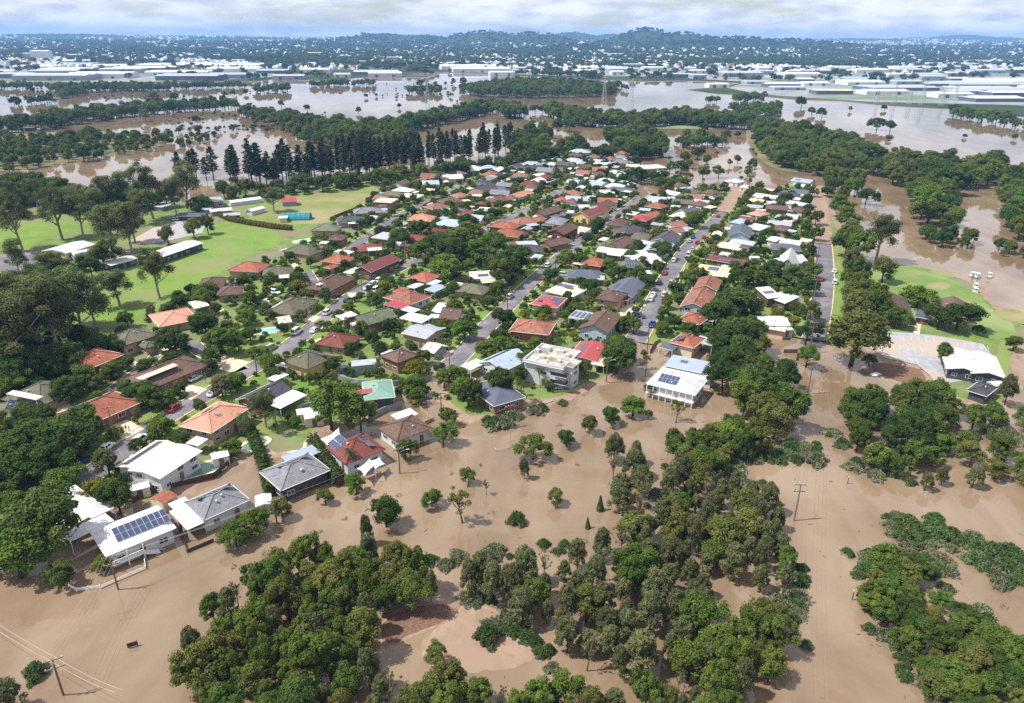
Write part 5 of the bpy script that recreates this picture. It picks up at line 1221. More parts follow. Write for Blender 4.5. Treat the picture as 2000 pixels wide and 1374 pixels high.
# verandah of the big white house
def near_house(anchor): return [h for h in HOUSES if h[3] == anchor][0]
vh = near_house('big white verandah house in the water')[0]
Lv, Wv = [f for f in FOOT if abs(f[0] - vh.location.x) < 0.01 and abs(f[1] - vh.location.y) < 0.01][0][2:4]
MB().box(-Lv + 0.2, Lv - 0.2, -Wv - 0.6, -Wv + 0.7, 1.5, 1.65).build('verandah_deck', M['paint_white'], vh)
for k in range(8):
    x = -Lv + 0.4 + k * (2 * Lv - 0.8) / 7
    MB().box(x - 0.08, x + 0.08, -Wv - 0.55, -Wv - 0.4, -0.6, 3.6).build('verandah_post', M['paint_white'], vh)
rr = MB()
for z in (1.95, 2.2, 2.5): rr.box(-Lv + 0.3, Lv - 0.3, -Wv - 0.52, -Wv - 0.47, z - 0.03, z + 0.03)
rr.build('railing', M['steel'], vh)
# stairs and verandah of the white house at bottom left
bh = near_house('white solar-roofed house at bottom left')[0]
Lb, Wb = [f for f in FOOT if abs(f[0] - bh.location.x) < 0.01 and abs(f[1] - bh.location.y) < 0.01][0][2:4]
MB().box(-Lb + 0.3, -Lb + 6.0, -Wb - 0.7, -Wb + 0.6, 1.2, 1.35).build('verandah_deck', M['paint_white'], bh)
rr = MB()
for k in range(12): rr.box(-Lb + 0.4 + k * 0.5, -Lb + 0.45 + k * 0.5, -Wb - 0.68, -Wb - 0.63, 1.35, 2.1)
rr.box(-Lb + 0.35, -Lb + 6.0, -Wb - 0.7, -Wb - 0.62, 2.1, 2.18); rr.build('railing', M['paint_white'], bh)
st = MB()
for k in range(8): st.box(-Lb + 6.0 + k * 0.42, -Lb + 6.4 + k * 0.42, -Wb - 0.65, -Wb + 0.3, 1.1 - k * 0.2, 1.2 - k * 0.2)
st.beam((-Lb + 6.0, -Wb - 0.7, 1.9), (-Lb + 9.4, -Wb - 0.7, 0.35), 0.06); st.beam((-Lb + 6.0, -Wb - 0.7, 1.05), (-Lb + 9.4, -Wb - 0.7, -0.5), 0.08, 0.2)
st.build('stairs', M['paint_white'], bh)
for x in (-Lb + 0.4, -Lb + 3.2, -Lb + 5.9): MB().box(x - 0.08, x + 0.08, -Wb - 0.68, -Wb - 0.52, -0.8, 3.3).build('verandah_post', M['paint_white'], bh)
# courtyard opening of the flat beige house
fh = near_house('flat beige house with a roof opening')[0]
MB().box(-1.6, 1.6, 0.2, 2.4, 2.6, 3.0, 0, 1).build('roof_opening', [R['beige'], M['glass']], fh)
# striped solar carport
sh = near_house('grey gabled house with striped solar carport')[0]
po = [c for c in sh.children if c.name.startswith('patio_roof')][0]
for j in range(5):
    for i in range(5): put('solar_panel', SOLAR, po, (-2.4 + i * 1.04, -3.0 + j * 1.55, 0.3), (0, 0, 0)).scale = (1, 0.55, 1)

# ------------------------------------------------------------------ pools, sails, tanks
def pool(px, py, l, w_, ang, mat, label, z=LAND):
    g = at(px, py, z); o = empty('swimming_pool', (g.x, g.y, z), math.radians(ang))
    n = 20; sup = lambda t, a, b: (math.copysign(abs(math.cos(t)) ** 0.6, math.cos(t)) * a, math.copysign(abs(math.sin(t)) ** 0.6, math.sin(t)) * b)
    inn = [sup(2 * math.pi * k / n, l / 2, w_ / 2) for k in range(n)]; ou = [sup(2 * math.pi * k / n, l / 2 + 1.0, w_ / 2 + 0.9) for k in range(n)]
    MB().add([(x, y, 0.05) for x, y in inn], [tuple(range(n))]).build('pool_water', M[mat], o)
    MB().add([(x, y, 0.10) for x, y in inn] + [(x, y, 0.10) for x, y in ou] + [(x, y, -0.1) for x, y in ou] + [(x, y, 0.0) for x, y in inn],
             [(k, n + k, n + (k + 1) % n, (k + 1) % n) for k in range(n)] + [(n + k, 2 * n + k, 2 * n + (k + 1) % n, n + (k + 1) % n) for k in range(n)] + [(3 * n + k, k, (k + 1) % n, 3 * n + (k + 1) % n) for k in range(n)]).build('coping', M['concrete'], o)
    tag(o, label, 'pool'); USED.add(label); FOOT.append((g.x, g.y, l / 2 + 1.2, w_ / 2 + 1.2, math.radians(ang)))
pool(388, 919, 10, 4.6, 32, 'pool_green', 'green-watered pool beside the long white house')
pool(497, 868, 6, 3.6, 60, 'pool_green', 'kidney-shaped dark pool on the lawn by the salmon house')
pool(612, 792, 6, 3.4, 40, 'pool_green', 'green pool behind the white patio of the charcoal-roofed house')
pool(578, 870, 5, 3.4, 100, 'pool_green', 'flood-murky pool behind the dark-walled house', 0.3)
pool(520, 647, 7, 4, 20, 'pool', 'turquoise pool under palms left of the street')
pool(592, 471, 8, 4, 35, 'pool', 'turquoise pool beside the mossy hip roof')
pool(1351, 538, 7, 4.5, 10, 'pool', 'turquoise pool left of the cream-roofed house')
pool(1070, 453, 7, 4, 10, 'pool', 'turquoise pool by the brown gabled brick house')
pool(815, 452, 6, 3.5, 10, 'pool', 'teal pool beside the grey-blue metal-roofed house')
pool(1009, 372, 7, 4, 20, 'pool', 'pale blue pool left of the salmon gabled house')
def sail(px, zs, label, base=0.0):
    P = [at(x, y, z + base) for (x, y), z in zip(px, zs)]
    c = sum(P, Vector()) / len(P); c.z = base
    o = empty('shade_sail', c)
    n = 8; V = []; F = []
    for i in range(n + 1):
        for j in range(n + 1):
            u, v = i / n, j / n
            p = P[0] * (1 - u) * (1 - v) + P[1] * u * (1 - v) + P[2] * u * v + P[3] * (1 - u) * v
            pull = 0.22 * (4 * u * (1 - u) * abs(2 * v - 1) ** 3 + 4 * v * (1 - v) * abs(2 * u - 1) ** 3)
            m = (P[0] + P[1] + P[2] + P[3]) / 4
            p = p.lerp(m, pull); V.append(p - c)
    for i in range(n):
        for j in range(n): F.append((i * (n + 1) + j, (i + 1) * (n + 1) + j, (i + 1) * (n + 1) + j + 1, i * (n + 1) + j + 1))
    b = MB().add(V, F).build('cloth', M['sail'], o, True)
    md = b.modifiers.new('thickness', 'SOLIDIFY'); md.thickness = 0.02
    for p in P:
        q = p - c; MB().tube([(q.x, q.y, -0.8), (q.x, q.y, q.z + 0.1)], 0.06, 6).build('post', M['steel'], o)
    tag(o, label, 'shade sail', 'shade sails'); USED.add(label)
sail([(626, 858), (662, 836), (676, 860), (637, 877)], (3.2, 4.2, 3.4, 3.0), 'pale shade sail behind the red-tiled solar house')
sail([(697, 916), (722, 896), (736, 908), (711, 931)], (2.6, 3.4, 2.4, 2.8), 'white shade sail low in front of the red-tiled house')
sail([(721, 900), (742, 893), (753, 907), (733, 918)], (3.4, 2.8, 2.4, 3.0), 'grey shade sail at the right corner of the red-tiled house')
def shed(px, py, l, w_, h, ang, rk, wk, label, z=LAND, name='garden_shed', kind='gable'):
    g = at(px, py, z); o = empty(name, (g.x, g.y, z), math.radians(ang))
    rg, hh, _ = roof_geo(l, w_, kind, 12, 0.1); ro = rg.build('roof', [R[rk], M['fascia']], o); ro.location.z = h
    wall_geo(l, w_, kind, 12, h, 0.1).build('wall', Wm[wk], o); put('door', DOOR, o, (0, -w_ / 2 + 0.05, 0))
    tag(o, label, 'shed', 'garden sheds'); USED.add(label); FOOT.append((g.x, g.y, l / 2, w_ / 2, math.radians(ang)))
shed(597, 820, 4, 3.4, 2.4, 20, 'white', 'cream', 'white garden shed left of the biggest garden tree')
shed(614, 828, 4.6, 3.2, 2.4, 20, 'white', 'cream', 'white garden shed touching the biggest garden tree')
shed(712, 727, 7, 4, 3.0, 15, 'grey', 'grey', 'grey shed with sagging roof beside the tall brick house')
shed(432, 905, 3.6, 3, 2.2, 30, 'white', 'white', 'white shed at the end of the green pool')
shed(324, 990, 3.4, 4.0, 2.4, 60, 'orange', 'cream', 'orange-roofed shed between the two white flooded houses', 0.0)
shed(517, 995, 4, 3.2, 2.2, 110, 'white', 'white', 'flooded white garden shed right of the grey-tiled house', 0.0)
shed(275, 968, 4, 2.6, 2.2, 30, 'white', 'cream', 'white shed below the long white house')
shed(1532, 655, 4, 3, 2.3, 10, 'white', 'white', 'white shed in front of the white and peach house')
shed(1943, 765, 4, 3.0, 2.4, 10, 'white', 'grey', 'white shed right of the grey cottage')
shed(1472, 512, 4, 3, 2.2, 0, 'white', 'cream', 'white garden shed on the lawn by the long maroon house')
shed(1416, 532, 4.5, 3, 2.2, 80, 'white', 'cream', 'cream shed behind the front terracotta townhouse')
# shade tunnel
g = at(580, 428, LAND); o = empty('shade_tunnel', (g.x, g.y, LAND), 0.05)
mt = surf('shade_netting', lin(34, 132, 138), lin(26, 104, 112), 1.5, rough=0.85)
n = 10; arc = [(4 * math.cos(math.pi * k / n), 3.2 * math.sin(math.pi * k / n)) for k in range(n + 1)]
MB().add([(x, a, b) for x in (-7, 7) for a, b in arc], [(k, k + 1, n + 2 + k, n + 1 + k) for k in range(n)] + [tuple(range(n + 1))[::-1]] + [tuple(n + 1 + k for k in range(n + 1))]).build('netting', mt, o)
for i in range(6): MB().tube([(-7 + i * 2.8, a * 1.01, b * 1.01) for a, b in arc], 0.05, 5).build('hoop', M['steel'], o)
tag(o, 'teal netting shade tunnel on the paddock edge', 'shade tunnel')
def tank(px, py, r, h, mat, label):
    g = at(px, py, LAND); o = empty('water_tank', (g.x, g.y, LAND))
    MB().tube([(0, 0, 0), (0, 0, h)], r, 18, cap=False).build('tank_body', mat, o); MB().tube([(0, 0, h), (0, 0, h + r * 0.3)], [r * 1.03, 0.15], 18).build('tank_roof', mat, o)
    tag(o, label, 'water tank'); USED.add(label)
tank(674, 729, 1.1, 2.0, Wm['teal'], 'teal rainwater tank beside the grey sagging shed')
tank(566, 397, 1.8, 1.4, M['paint_white'], 'round white water tank on the paddock')

# ------------------------------------------------------------------ vehicles
CP = {k: surf('car_paint_' + k, lin(*c), lin(*[x * 0.94 for x in c]), 0.5, rough=0.25, spec=0.55) for k, c in dict(white=(228, 230, 232), silver=(170, 176, 184), black=(32, 34, 40), red=(168, 26, 38), blue=(34, 62, 150), navy=(40, 48, 78), grey=(104, 108, 116), gold=(170, 156, 120)).items()}
def car_meshes(kind):
    # profile along x (front +), each station: x, half width, z bottom, z shoulder
    if kind == 'van': L_, hb, hr, cab = 4.9, 1.05, 2.05, (-2.35, 1.5, -2.3, 0.75)
    elif kind == 'suv': L_, hb, hr, cab = 4.6, 1.0, 1.72, (-2.15, 1.05, -1.95, 0.4)
    elif kind == 'ute': L_, hb, hr, cab = 5.1, 0.98, 1.72, (-0.45, 1.2, -0.3, 0.65)
    else: L_, hb, hr, cab = 4.4, 0.92, 1.42, (-1.75, 0.95, -1.15, 0.25)
    a = L_ / 2; w_ = 0.88
    sec = [(-a, 0.80, 0.42, hb * 0.9), (-a + 0.25, w_, 0.3, hb), (-a + 1.2, w_, 0.28, hb), (0, w_ + 0.02, 0.26, hb), (a - 1.3, w_, 0.28, hb * 0.97), (a - 0.35, w_ - 0.04, 0.3, hb * 0.84), (a, 0.72, 0.42, hb * 0.68)]
    body = MB(); V = []
    for x, hw, zb, zs in sec: V += [(x, -hw, zb), (x, -hw, zs * 0.75), (x, -hw + 0.1, zs), (x, hw - 0.1, zs), (x, hw, zs * 0.75), (x, hw, zb)]
    F = [(i * 6 + k, i * 6 + (k + 1) % 6, (i + 1) * 6 + (k + 1) % 6, (i + 1) * 6 + k) for i in range(len(sec) - 1) for k in range(6)]
    F += [tuple(range(5, -1, -1)), tuple((len(sec) - 1) * 6 + k for k in range(6))]
    body.add(V, F)
    b0, b1, t0, t1 = cab
    roof = MB(); roof.box(t0, t1, -0.62, 0.62, hr - 0.06, hr)
    glass = MB()
    V = [(b0, -0.80, hb - 0.02), (b1, -0.80, hb - 0.02), (b1, 0.80, hb - 0.02), (b0, 0.80, hb - 0.02), (t0, -0.63, hr - 0.06), (t1, -0.63, hr - 0.06), (t1, 0.63, hr - 0.06), (t0, 0.63, hr - 0.06)]
    glass.add(V, [(0, 1, 5, 4), (1, 2, 6, 5), (2, 3, 7, 6), (3, 0, 4, 7)])
    pill = MB()
    for i, j in ((0, 4), (1, 5), (2, 6), (3, 7)): pill.beam(V[i], V[j], 0.1, 0.06)
    xm = (b0 + b1) / 2
    for s in (-1, 1): pill.beam((xm, 0.81 * s, hb), ((t0 + t1) / 2, 0.64 * s, hr - 0.05), 0.1, 0.05)
    if kind == 'ute': pill.box(-a + 0.1, b0 - 0.1, -0.86, -0.8, hb - 0.1, hb + 0.35); pill.box(-a + 0.1, b0 - 0.1, 0.8, 0.86, hb - 0.1, hb + 0.35); pill.box(-a + 0.1, -a + 0.16, -0.8, 0.8, hb - 0.1, hb + 0.35)
    return body, roof, glass, pill, a
WH = MB().tube([(0, -0.1, 0), (0, 0.1, 0)], 0.32, 14); WHEEL = WH.mesh('tyre', M['rubber']); RIM = MB().tube([(0, -0.11, 0), (0, 0.11, 0)], 0.19, 10).mesh('rim', M['steel'])
LGT = MB().box(-0.03, 0.03, -0.16, 0.16, -0.07, 0.07)
HEAD, TAIL = LGT.mesh('headlight', M['paint_white']), LGT.mesh('tail_light', CP['red'])
CM = {}
def car(px, py, dx_, dy_, colour, kind='car', where_=None, z=LAND):
    """heading given by a second survey point along the car"""
    g = at(px, py, z); q = at(px + dx_, py + dy_, z); d = q - g; rz = math.atan2(d.y, d.x)
    if (kind, colour) not in CM:
        b, r2, gl, pl, a = car_meshes(kind)
        CM[(kind, colour)] = (b.mesh('body', CP[colour], False), r2.mesh('car_roof', CP[colour]), gl.mesh('glazing', M['glass']), pl.mesh('pillars', CP[colour]), a)
    b, r2, gl, pl, a = CM[(kind, colour)]
    nm = {'car': 'parked_car', 'suv': 'parked_wagon', 'van': 'parked_van', 'ute': 'parked_ute'}[kind]
    o = empty(nm, (g.x, g.y, z + 0.02), rz)
    put('body', b, o); put('car_roof', r2, o); put('glazing', gl, o); put('pillars', pl, o)
    for sx in (-1, 1):
        for sy in (-1, 1):
            w2 = put('wheel', WHEEL, o, (sx * a * 0.6, sy * 0.8, 0.32)); put('rim', RIM, w2)
    for sy in (-1, 1): put('headlight', HEAD, o, (a - 0.1, sy * 0.6, 0.62)); put('tail_light', TAIL, o, (-a + 0.0, sy * 0.62, 0.75))
    kn = {'car': 'car', 'suv': 'station wagon', 'van': 'van', 'ute': 'utility truck'}[kind]
    lb = '%s %s %s' % (colour.replace('navy', 'dark blue'), kn, where_) if where_ else None
    if lb and lb not in USED: USED.add(lb)
    else: lb = where(g, '%s %s parked' % (colour.replace('navy', 'dark blue'), kn))
    tag(o, lb, 'car' if kind in ('car', 'suv') else kn.split()[0], 'cars parked in the suburb')
    FOOT.append((g.x, g.y, 2.4, 1.1, rz))
U = (10, -6)
car(340, 801, 10, -7, 'red', 'car', 'parked on the left street across from the salmon roof')
car(276, 862, 10, -7, 'white', 'suv', 'parked above the long white house on the left street')
car(162, 905, 10, -7, 'navy', 'car', 'parked in the shade at the lower end of the left street')
car(381, 742, 10, -5, 'white', 'car', 'on the driveway of the long brown roof')
car(418, 771, 10, -7, 'white', 'car', 'under the grey-green street tree above the salmon house')
car(209, 878, 10, -8, 'white', 'car', 'under the tree opposite the long orange-red roof')
car(295, 684, -10, 1, 'white', 'suv', 'on the drive of the olive two-storey house')
for x, y in ((719, 565), (730, 557), (741, 550)): car(x, y, 10, -6.5, 'white', 'ute' if x == 719 else 'suv')
for a_ in ((736, 569, 'white', 'van'), (724, 579, 'navy', 'car'), (679, 589, 'black', 'car'), (640, 613, 'white', 'suv'), (580, 651, 'white', 'van'), (531, 682, 'silver', 'suv'), (615, 648, 'white', 'car')): car(a_[0], a_[1], 10, -7, a_[2], a_[3])
car(537, 574, 10, 2, 'white', 'suv'); car(502, 593, 10, 4, 'black', 'suv'); car(597, 611, 10, 5, 'white', 'suv')
for a_ in ((996, 582, 'silver', 'suv'), (1062, 546, 'red', 'car'), (1070, 521, 'white', 'suv'), (1116, 502, 'navy', 'car'), (1152, 459, 'blue', 'car'), (1136, 460, 'black', 'suv'), (858, 719, 'black', 'suv'), (1195, 440, 'silver', 'car'), (1163, 452, 'white', 'car'), (1164, 381, 'navy', 'car'), (1158, 376, 'silver', 'suv'), (940, 452, 'navy', 'car'), (1228, 404, 'silver', 'car')): car(a_[0], a_[1], 10, -9, a_[2], a_[3])
car(1112, 516, 10, 1, 'red', 'car'); car(1102, 540, 10, 1.5, 'silver', 'suv')
for a_ in ((1276, 578, 'white', 'car'), (1271, 587, 'white', 'car'), (1298, 578, 'white', 'suv'), (1274, 637, 'blue', 'ute'), (1287, 555, 'navy', 'suv'), (1298, 536, 'red', 'car'), (1311, 555, 'gold', 'suv'), (1345, 500, 'white', 'van'), (1316, 511, 'white', 'suv'), (1362, 476, 'red', 'suv'), (1375, 465, 'red', 'car'), (1352, 489, 'silver', 'car'), (1347, 473, 'silver', 'car'), (1353, 465, 'blue', 'car'), (1402, 424, 'red', 'car')): car(a_[0], a_[1], 6, -10, a_[2], a_[3])
car(1390, 476, 10, 1, 'black', 'suv'); car(1247, 620, 10, 2, 'navy', 'suv')
for a_ in ((1630, 554, 'white', 'suv'), (1602, 548, 'red', 'car'), (1601, 521, 'blue', 'car'), (1629, 532, 'white', 'car')): car(a_[0], a_[1], 0.3, -10, a_[2], a_[3])
for i, a_ in enumerate(((6, 540, 'silver'), (18, 548, 'white'), (56, 563, 'blue'), (-2, 556, 'grey'), (30, 574, 'white'), (8, 590, 'silver'))): car(a_[0], a_[1], 10, -2, a_[2], 'car' if i % 2 else 'suv')
for x, y in ((310, 403), (340, 428), (345, 431)): car(x, y, 10, -1, 'silver', 'suv')

# ------------------------------------------------------------------ poles and wires
POLES = {}
def pole(key, px, py, h, ang, label, arms=1, z=0.0, lamp=False):
    g = at(px, py, z); o = empty('power_pole', (g.x, g.y, z), math.radians(ang))
    MB().tube([(0, 0, -1.2), (0, 0, h * 0.5), (0, 0, h)], [0.17, 0.15, 0.11], 8).build('shaft', M['timber'], o)
    for k in range(arms):
        za = h - 0.25 - k * 1.5
        arm = MB().box(-1.25, 1.25, 0.12, 0.26, za - 0.06, za + 0.06); ao = arm.build('cross_arm', M['timber'], o)
        for x in (-1.15, -0.45, 0.45, 1.15): MB().tube([(x, 0.19, za + 0.06), (x, 0.19, za + 0.12), (x, 0.19, za + 0.28)], [0.03, 0.07, 0.05], 7).build('insulator', M['paint_white'], ao)
    if lamp:
        MB().tube([(0, 0, h * 0.82), (1.2, 0, h * 0.9), (2.0, 0, h * 0.9)], 0.035, 5).build('lamp_arm', M['steel'], o); MB().box(1.8, 2.4, -0.12, 0.12, h * 0.9 - 0.08, h * 0.9 + 0.05).build('lamp_head', M['steel'], o)
    POLES[key] = (g, h, math.radians(ang), arms)
    tag(o, label, 'power pole', 'power poles'); USED.add(label)
pole('a', 231, 1152, 7.0, 25, 'power pole in front of the white solar-roofed house', 2)
pole('b', 124, 1358, 6.8, 30, 'power pole standing in open water at bottom left', 2)
pole('c', 541, 1023, 5.5, 25, 'power pole beside the flooded white garden shed', 1)
pole('d', 781, 925, 6.2, 25, 'power pole in the water right of the red-tiled house', 1, 0.0, True)
pole('e', 862, 812, 6.4, -5, 'power pole in the flooded side street', 2)
pole('f', 997, 835, 6.0, 25, 'power pole before the grey hip-roofed brick house', 2)
pole('g', 1184, 748, 7.5, 20, 'power pole at the corner below the apartments', 1, 0.0, True)
pole('h', 1551, 1017, 8.5, 0, 'tall power pole at the tip of the casuarina thicket', 2)
pole('i', 1577, 770, 9.5, 0, 'power pole right of the dark trees by the flooded road', 2)
pole('j', 1580, 690, 10, 0, 'power pole at the flooded end of the straight road', 2)
pole('k', 1588, 590, 10, 0, 'power pole beside the straight road near the modern house', 2, LAND)
pole('l', 1594, 520, 10, 0, 'power pole beside the straight road near the steep gable', 1, LAND)
pole('m', 1597, 455, 10, 0, 'power pole beside the straight road past the golf trees', 1, LAND)
pole('n', 226, 862, 9.0, 20, 'power pole by the concrete drive of the orange-red roof', 1, LAND)
pole('o', 707, 566, 9.5, 20, 'power pole by the row of white cars', 1, LAND)
pole('p', 793, 516, 9.5, 20, 'power pole by the maroon gabled house', 1, LAND)
pole('q', 878, 722, 8.0, 15, 'power pole at the flooded end of the centre street', 1, LAND)
pole('r', 991, 612, 8.5, 20, 'power pole outside the red two-storey solar house', 1, LAND)
pole('s', 1264, 686, 8.0, 20, 'power pole at the flooded end of the right-hand street', 1, LAND)
pole('t', 1296, 604, 8.0, 20, 'power pole across from the building site', 1, LAND)
pole('u', 502, 728, 8.0, 20, 'power pole on the left street by the palm', 1, LAND)
g = at(1664, 1172, 0); o = empty('lamp_post', g); MB().tube([(0, 0, -1), (0, 0, 1.9)], 0.1, 8).build('shaft', M['timber'], o); MB().tube([(0, 0, 1.9), (0, 0, 2.1)], [0.16, 0.1], 8).build('cap', M['steel'], o); tag(o, 'short drowned post near the mud-coated scrub', 'post')
g = at(1655, 945, 0); o = empty('lamp_post', g); MB().tube([(0, 0, -1), (0, 0, 1.6)], 0.09, 8).build('shaft', M['timber'], o); MB().tube([(0, 0, 1.6), (0, 0, 1.8)], [0.14, 0.1], 8).build('cap', M['steel'], o); tag(o, 'short drowned post in mid-water on the right', 'post')
def wire(a, b, k, label, sag=0.6, r=0.028, level=0, mat='wire'):
    (ga, ha, ra, na), (gb, hb, rb, nb) = POLES[a] if isinstance(a, str) else a, POLES[b] if isinstance(b, str) else b
    def end(g_, h_, r2): return g_ + Vector((math.cos(r2) * k - math.sin(r2) * 0.19, math.sin(r2) * k + math.cos(r2) * 0.19, h_ - 0.0 - level * 1.5 + 0.05))
    p, q = end(ga, ha, ra), end(gb, hb, rb)
    n = 14
    pts = [p.lerp(q, i / n) - Vector((0, 0, sag * 4 * (i / n) * (1 - i / n))) for i in range(n + 1)]
    o = MB().tube(pts, r, 4).build('power_line', M[mat])
    tag(o, label, 'power line', 'power lines strung between the poles')
off = (at(-60, 1240, 0), 6.8, 0.5, 2); south = (at(1535, 1500, 0), 8.5, 0.0, 2); far_ = (at(250, 1420, 0), 6.5, 0.5, 1)
for a, b, txt in (('a', 'b', 'from the bottom-left pole to the pole by the white solar house'), ('a', 'c', 'running from the white solar house pole to the garden shed pole'), ('c', 'd', 'running past the flooded dark-walled house'), ('d', 'f', 'crossing the open water to the brick house pole'), ('f', 'g', 'running in front of the apartments'),
                  ('h', 'i', 'over the flooded road beside the dark trees'), ('i', 'j', 'over the flooded end of the straight road'), ('j', 'k', 'along the straight road by the modern house'), ('k', 'l', 'along the straight road by the steep gable'), ('l', 'm', 'along the straight road past the golf trees'),
                  ('n', 'u', 'along the left street above the red car'), ('u', 'o', 'along the left street past the palm'), ('o', 'p', 'along the left street past the white cars'), ('d', 'e', 'up the flooded side street')):
    for j, k in enumerate((-1.15, -0.45, 0.45, 1.15) if a in 'abh' else ((-1.15, 1.15) if a in 'ij' else (0.45,))):
        wire(a, b, k, '%s cable %s' % (('outer left', 'inner left', 'inner right', 'outer right')[j] if a in 'abhij' else 'single thin', txt), 0.7, 0.014, mat='wire_pale' if a in 'abcd' else 'wire')
for j, k in enumerate((-1.15, -0.45, 0.45, 1.15)): wire('h', south, k, '%s cable running out of the bottom of the frame' % ('outer left', 'inner left', 'inner right', 'outer right')[j], 0.8, 0.007, mat='wire')
for j, k in enumerate((-0.45, 0.45)): wire('b', off, k, '%s cable leaving the frame at the bottom left' % ('left', 'right')[j], 0.5, 0.02, mat='wire_pale')
for j, k in enumerate((-0.45, 0.45)): wire('b', far_, k, '%s cable leaving the bottom edge near the bottom-left pole' % ('left', 'right')[j], 0.5, 0.02, mat='wire_pale')

# ------------------------------------------------------------------ fences and walls
def fence(px, h, kind, label, z=LAND, zb=None):
    P = smooth_poly([at(x, y, z) for x, y in px], 0, False)
    o = empty('fence' if kind != 'wall' else 'garden_wall', P[0])
    mat = {'paling': M['timber'], 'dark': M['timber_dark'], 'white': M['paint_white'], 'wall': Wm['grey'], 'steel': Wm['dark'], 'tan': Wm['tan']}[kind]
    for a, b in zip(P[:-1], P[1:]):
        n = max(1, round((b - a).length / 2.4))
        for i in range(n):
            p, q = a.lerp(b, i / n) - P[0], a.lerp(b, (i + 1) / n) - P[0]
            mb = MB(); 
            if kind == 'white':
                for zz_ in (0.25, 0.55, 0.85): mb.beam(p + Vector((0, 0, h * zz_)), q + Vector((0, 0, h * zz_)), 0.05, 0.16 * h)
            else: mb.beam(p + Vector((0, 0, h / 2 - 0.2)), q + Vector((0, 0, h / 2 - 0.2)), 0.06 if kind != 'wall' else 0.2, h + 0.3)
            mb.build('fence_panel' if kind != 'wall' else 'wall_panel', mat, o)
            if kind != 'wall': MB().box(p.x - 0.07, p.x + 0.07, p.y - 0.07, p.y + 0.07, -0.5, h + 0.08).build('post', mat, o)
    tag(o, label, 'fence' if kind != 'wall' else 'wall', 'garden fences'); USED.add(label)
fence([(90, 1120), (150, 1155), (196, 1150), (285, 1112), (282, 1088)], 0.7, 'white', 'low white fence in the water before the white solar-roofed house', 0.0)
fence([(345, 985), (352, 1040), (366, 1080), (400, 1066), (418, 1058)], 0.8, 'steel', 'dark low fence round the flooded front yard of the grey-tiled house', 0.0)
fence([(262, 985), (290, 970), (345, 955), (420, 935), (455, 905)], 1.6, 'dark', 'dark fence behind the flooded houses below the green pool', 0.0)
fence([(660, 742), (700, 752), (760, 755), (800, 752)], 1.6, 'wall', 'grey wall behind the green-roofed house')
fence([(720, 822), (752, 805), (785, 795)], 1.6, 'wall', 'grey wall between the green roof and the flooded brown roof', 0.1)
fence([(820, 800), (846, 822), (830, 830)], 1.0, 'tan', 'tan fence at the flooded yard corner of the brown-tiled house', 0.0)
fence([(620, 768), (640, 752), (660, 738)], 1.3, 'paling', 'paling fence right of the charcoal-roofed house')
fence([(1030, 803), (1050, 795), (1080, 785)], 0.9, 'white', 'white fence panel at the water right of the brick house', 0.0)
fence([(1082, 770), (1118, 768), (1145, 755)], 1.0, 'tan', 'tan wall at the water below the apartments', 0.1)
fence([(1270, 690), (1278, 675), (1290, 668)], 1.2, 'paling', 'timber fence left of the verandah house yard', 0.2)
fence([(1196, 624), (1232, 632), (1246, 602)], 1.2, 'tan', 'pale fence round the bare building site')
fence([(1094, 438), (1140, 443), (1150, 446)], 1.8, 'dark', 'dark fence behind the bare dirt block')
fence([(645, 430), (665, 422), (690, 412), (705, 404)], 1.6, 'dark', 'dark fence along the paddock edge')
fence([(700, 452), (740, 470), (760, 480)], 1.5, 'paling', 'paling fence beside the small front lawn')
fence([(730, 545), (765, 530), (790, 512)], 1.5, 'dark', 'dark fence below the maroon gabled house')
fence([(1322, 566), (1332, 540), (1338, 525)], 1.4, 'white', 'white fence left of the terracotta townhouses')
fence([(1462, 520), (1470, 505), (1480, 495)], 1.6, 'dark', 'dark fence left of the long orange solar roof')
fence([(1478, 492), (1505, 494), (1515, 494)], 1.6, 'dark', 'dark fence before the dark grey hip roof')
fence([(1420, 690), (1415, 705), (1418, 735)], 1.4, 'paling', 'timber fence between the verandah house and the big trees', 0.0)
fence([(1555, 705), (1557, 690), (1530, 690)], 1.3, 'paling', 'short flooded fence below the power pole', 0.0)
fence([(120, 845), (160, 820), (180, 812)], 1.4, 'dark', 'dark fence before the long orange-red roof')
fence([(1385, 455), (1400, 452), (1420, 458)], 1.7, 'dark', 'dark fence left of the grey-blue gabled house')
fence([(985, 575), (990, 560), (1000, 545)], 1.2, 'paling', 'paling fence under the shady trees on the centre street')
fence([(1100, 552), (1125, 556), (1170, 560)], 1.4, 'paling', 'paling fence behind the flat beige house')

# ------------------------------------------------------------------ small things in the water and on the green
def bench(px, py, ang, label):
    g = at(px, py, 0); o = empty('park_sign', g, math.radians(ang))
    MB().box(-0.75, 0.75, -0.05, 0.05, 0.15, 0.95).build('board', M['timber_dark'], o)
    for x in (-0.6, 0.6): MB().box(x - 0.05, x + 0.05, 0.05, 0.15, -0.8, 1.0).build('post', M['timber_dark'], o)
    MB().box(-0.8, 0.8, -0.08, 0.08, 0.95, 1.02).build('capping', M['timber'], o)
    tag(o, label, 'sign'); USED.add(label)
bench(260, 1264, 25, 'dark board sign drowned in the open water at lower left')
g = at(1710, 733, 0); o = empty('overturned_sign', g, 0.5)
MB().box(-1.5, 1.5, -0.8, 0.8, 0.15, 0.3).build('board', M['paint_white'], o); MB().box(-1.4, -1.25, -0.7, 0.7, -0.5, 0.15).build('leg', M['steel'], o); tag(o, 'white panel lying on the flood edge by the car park', 'panel')
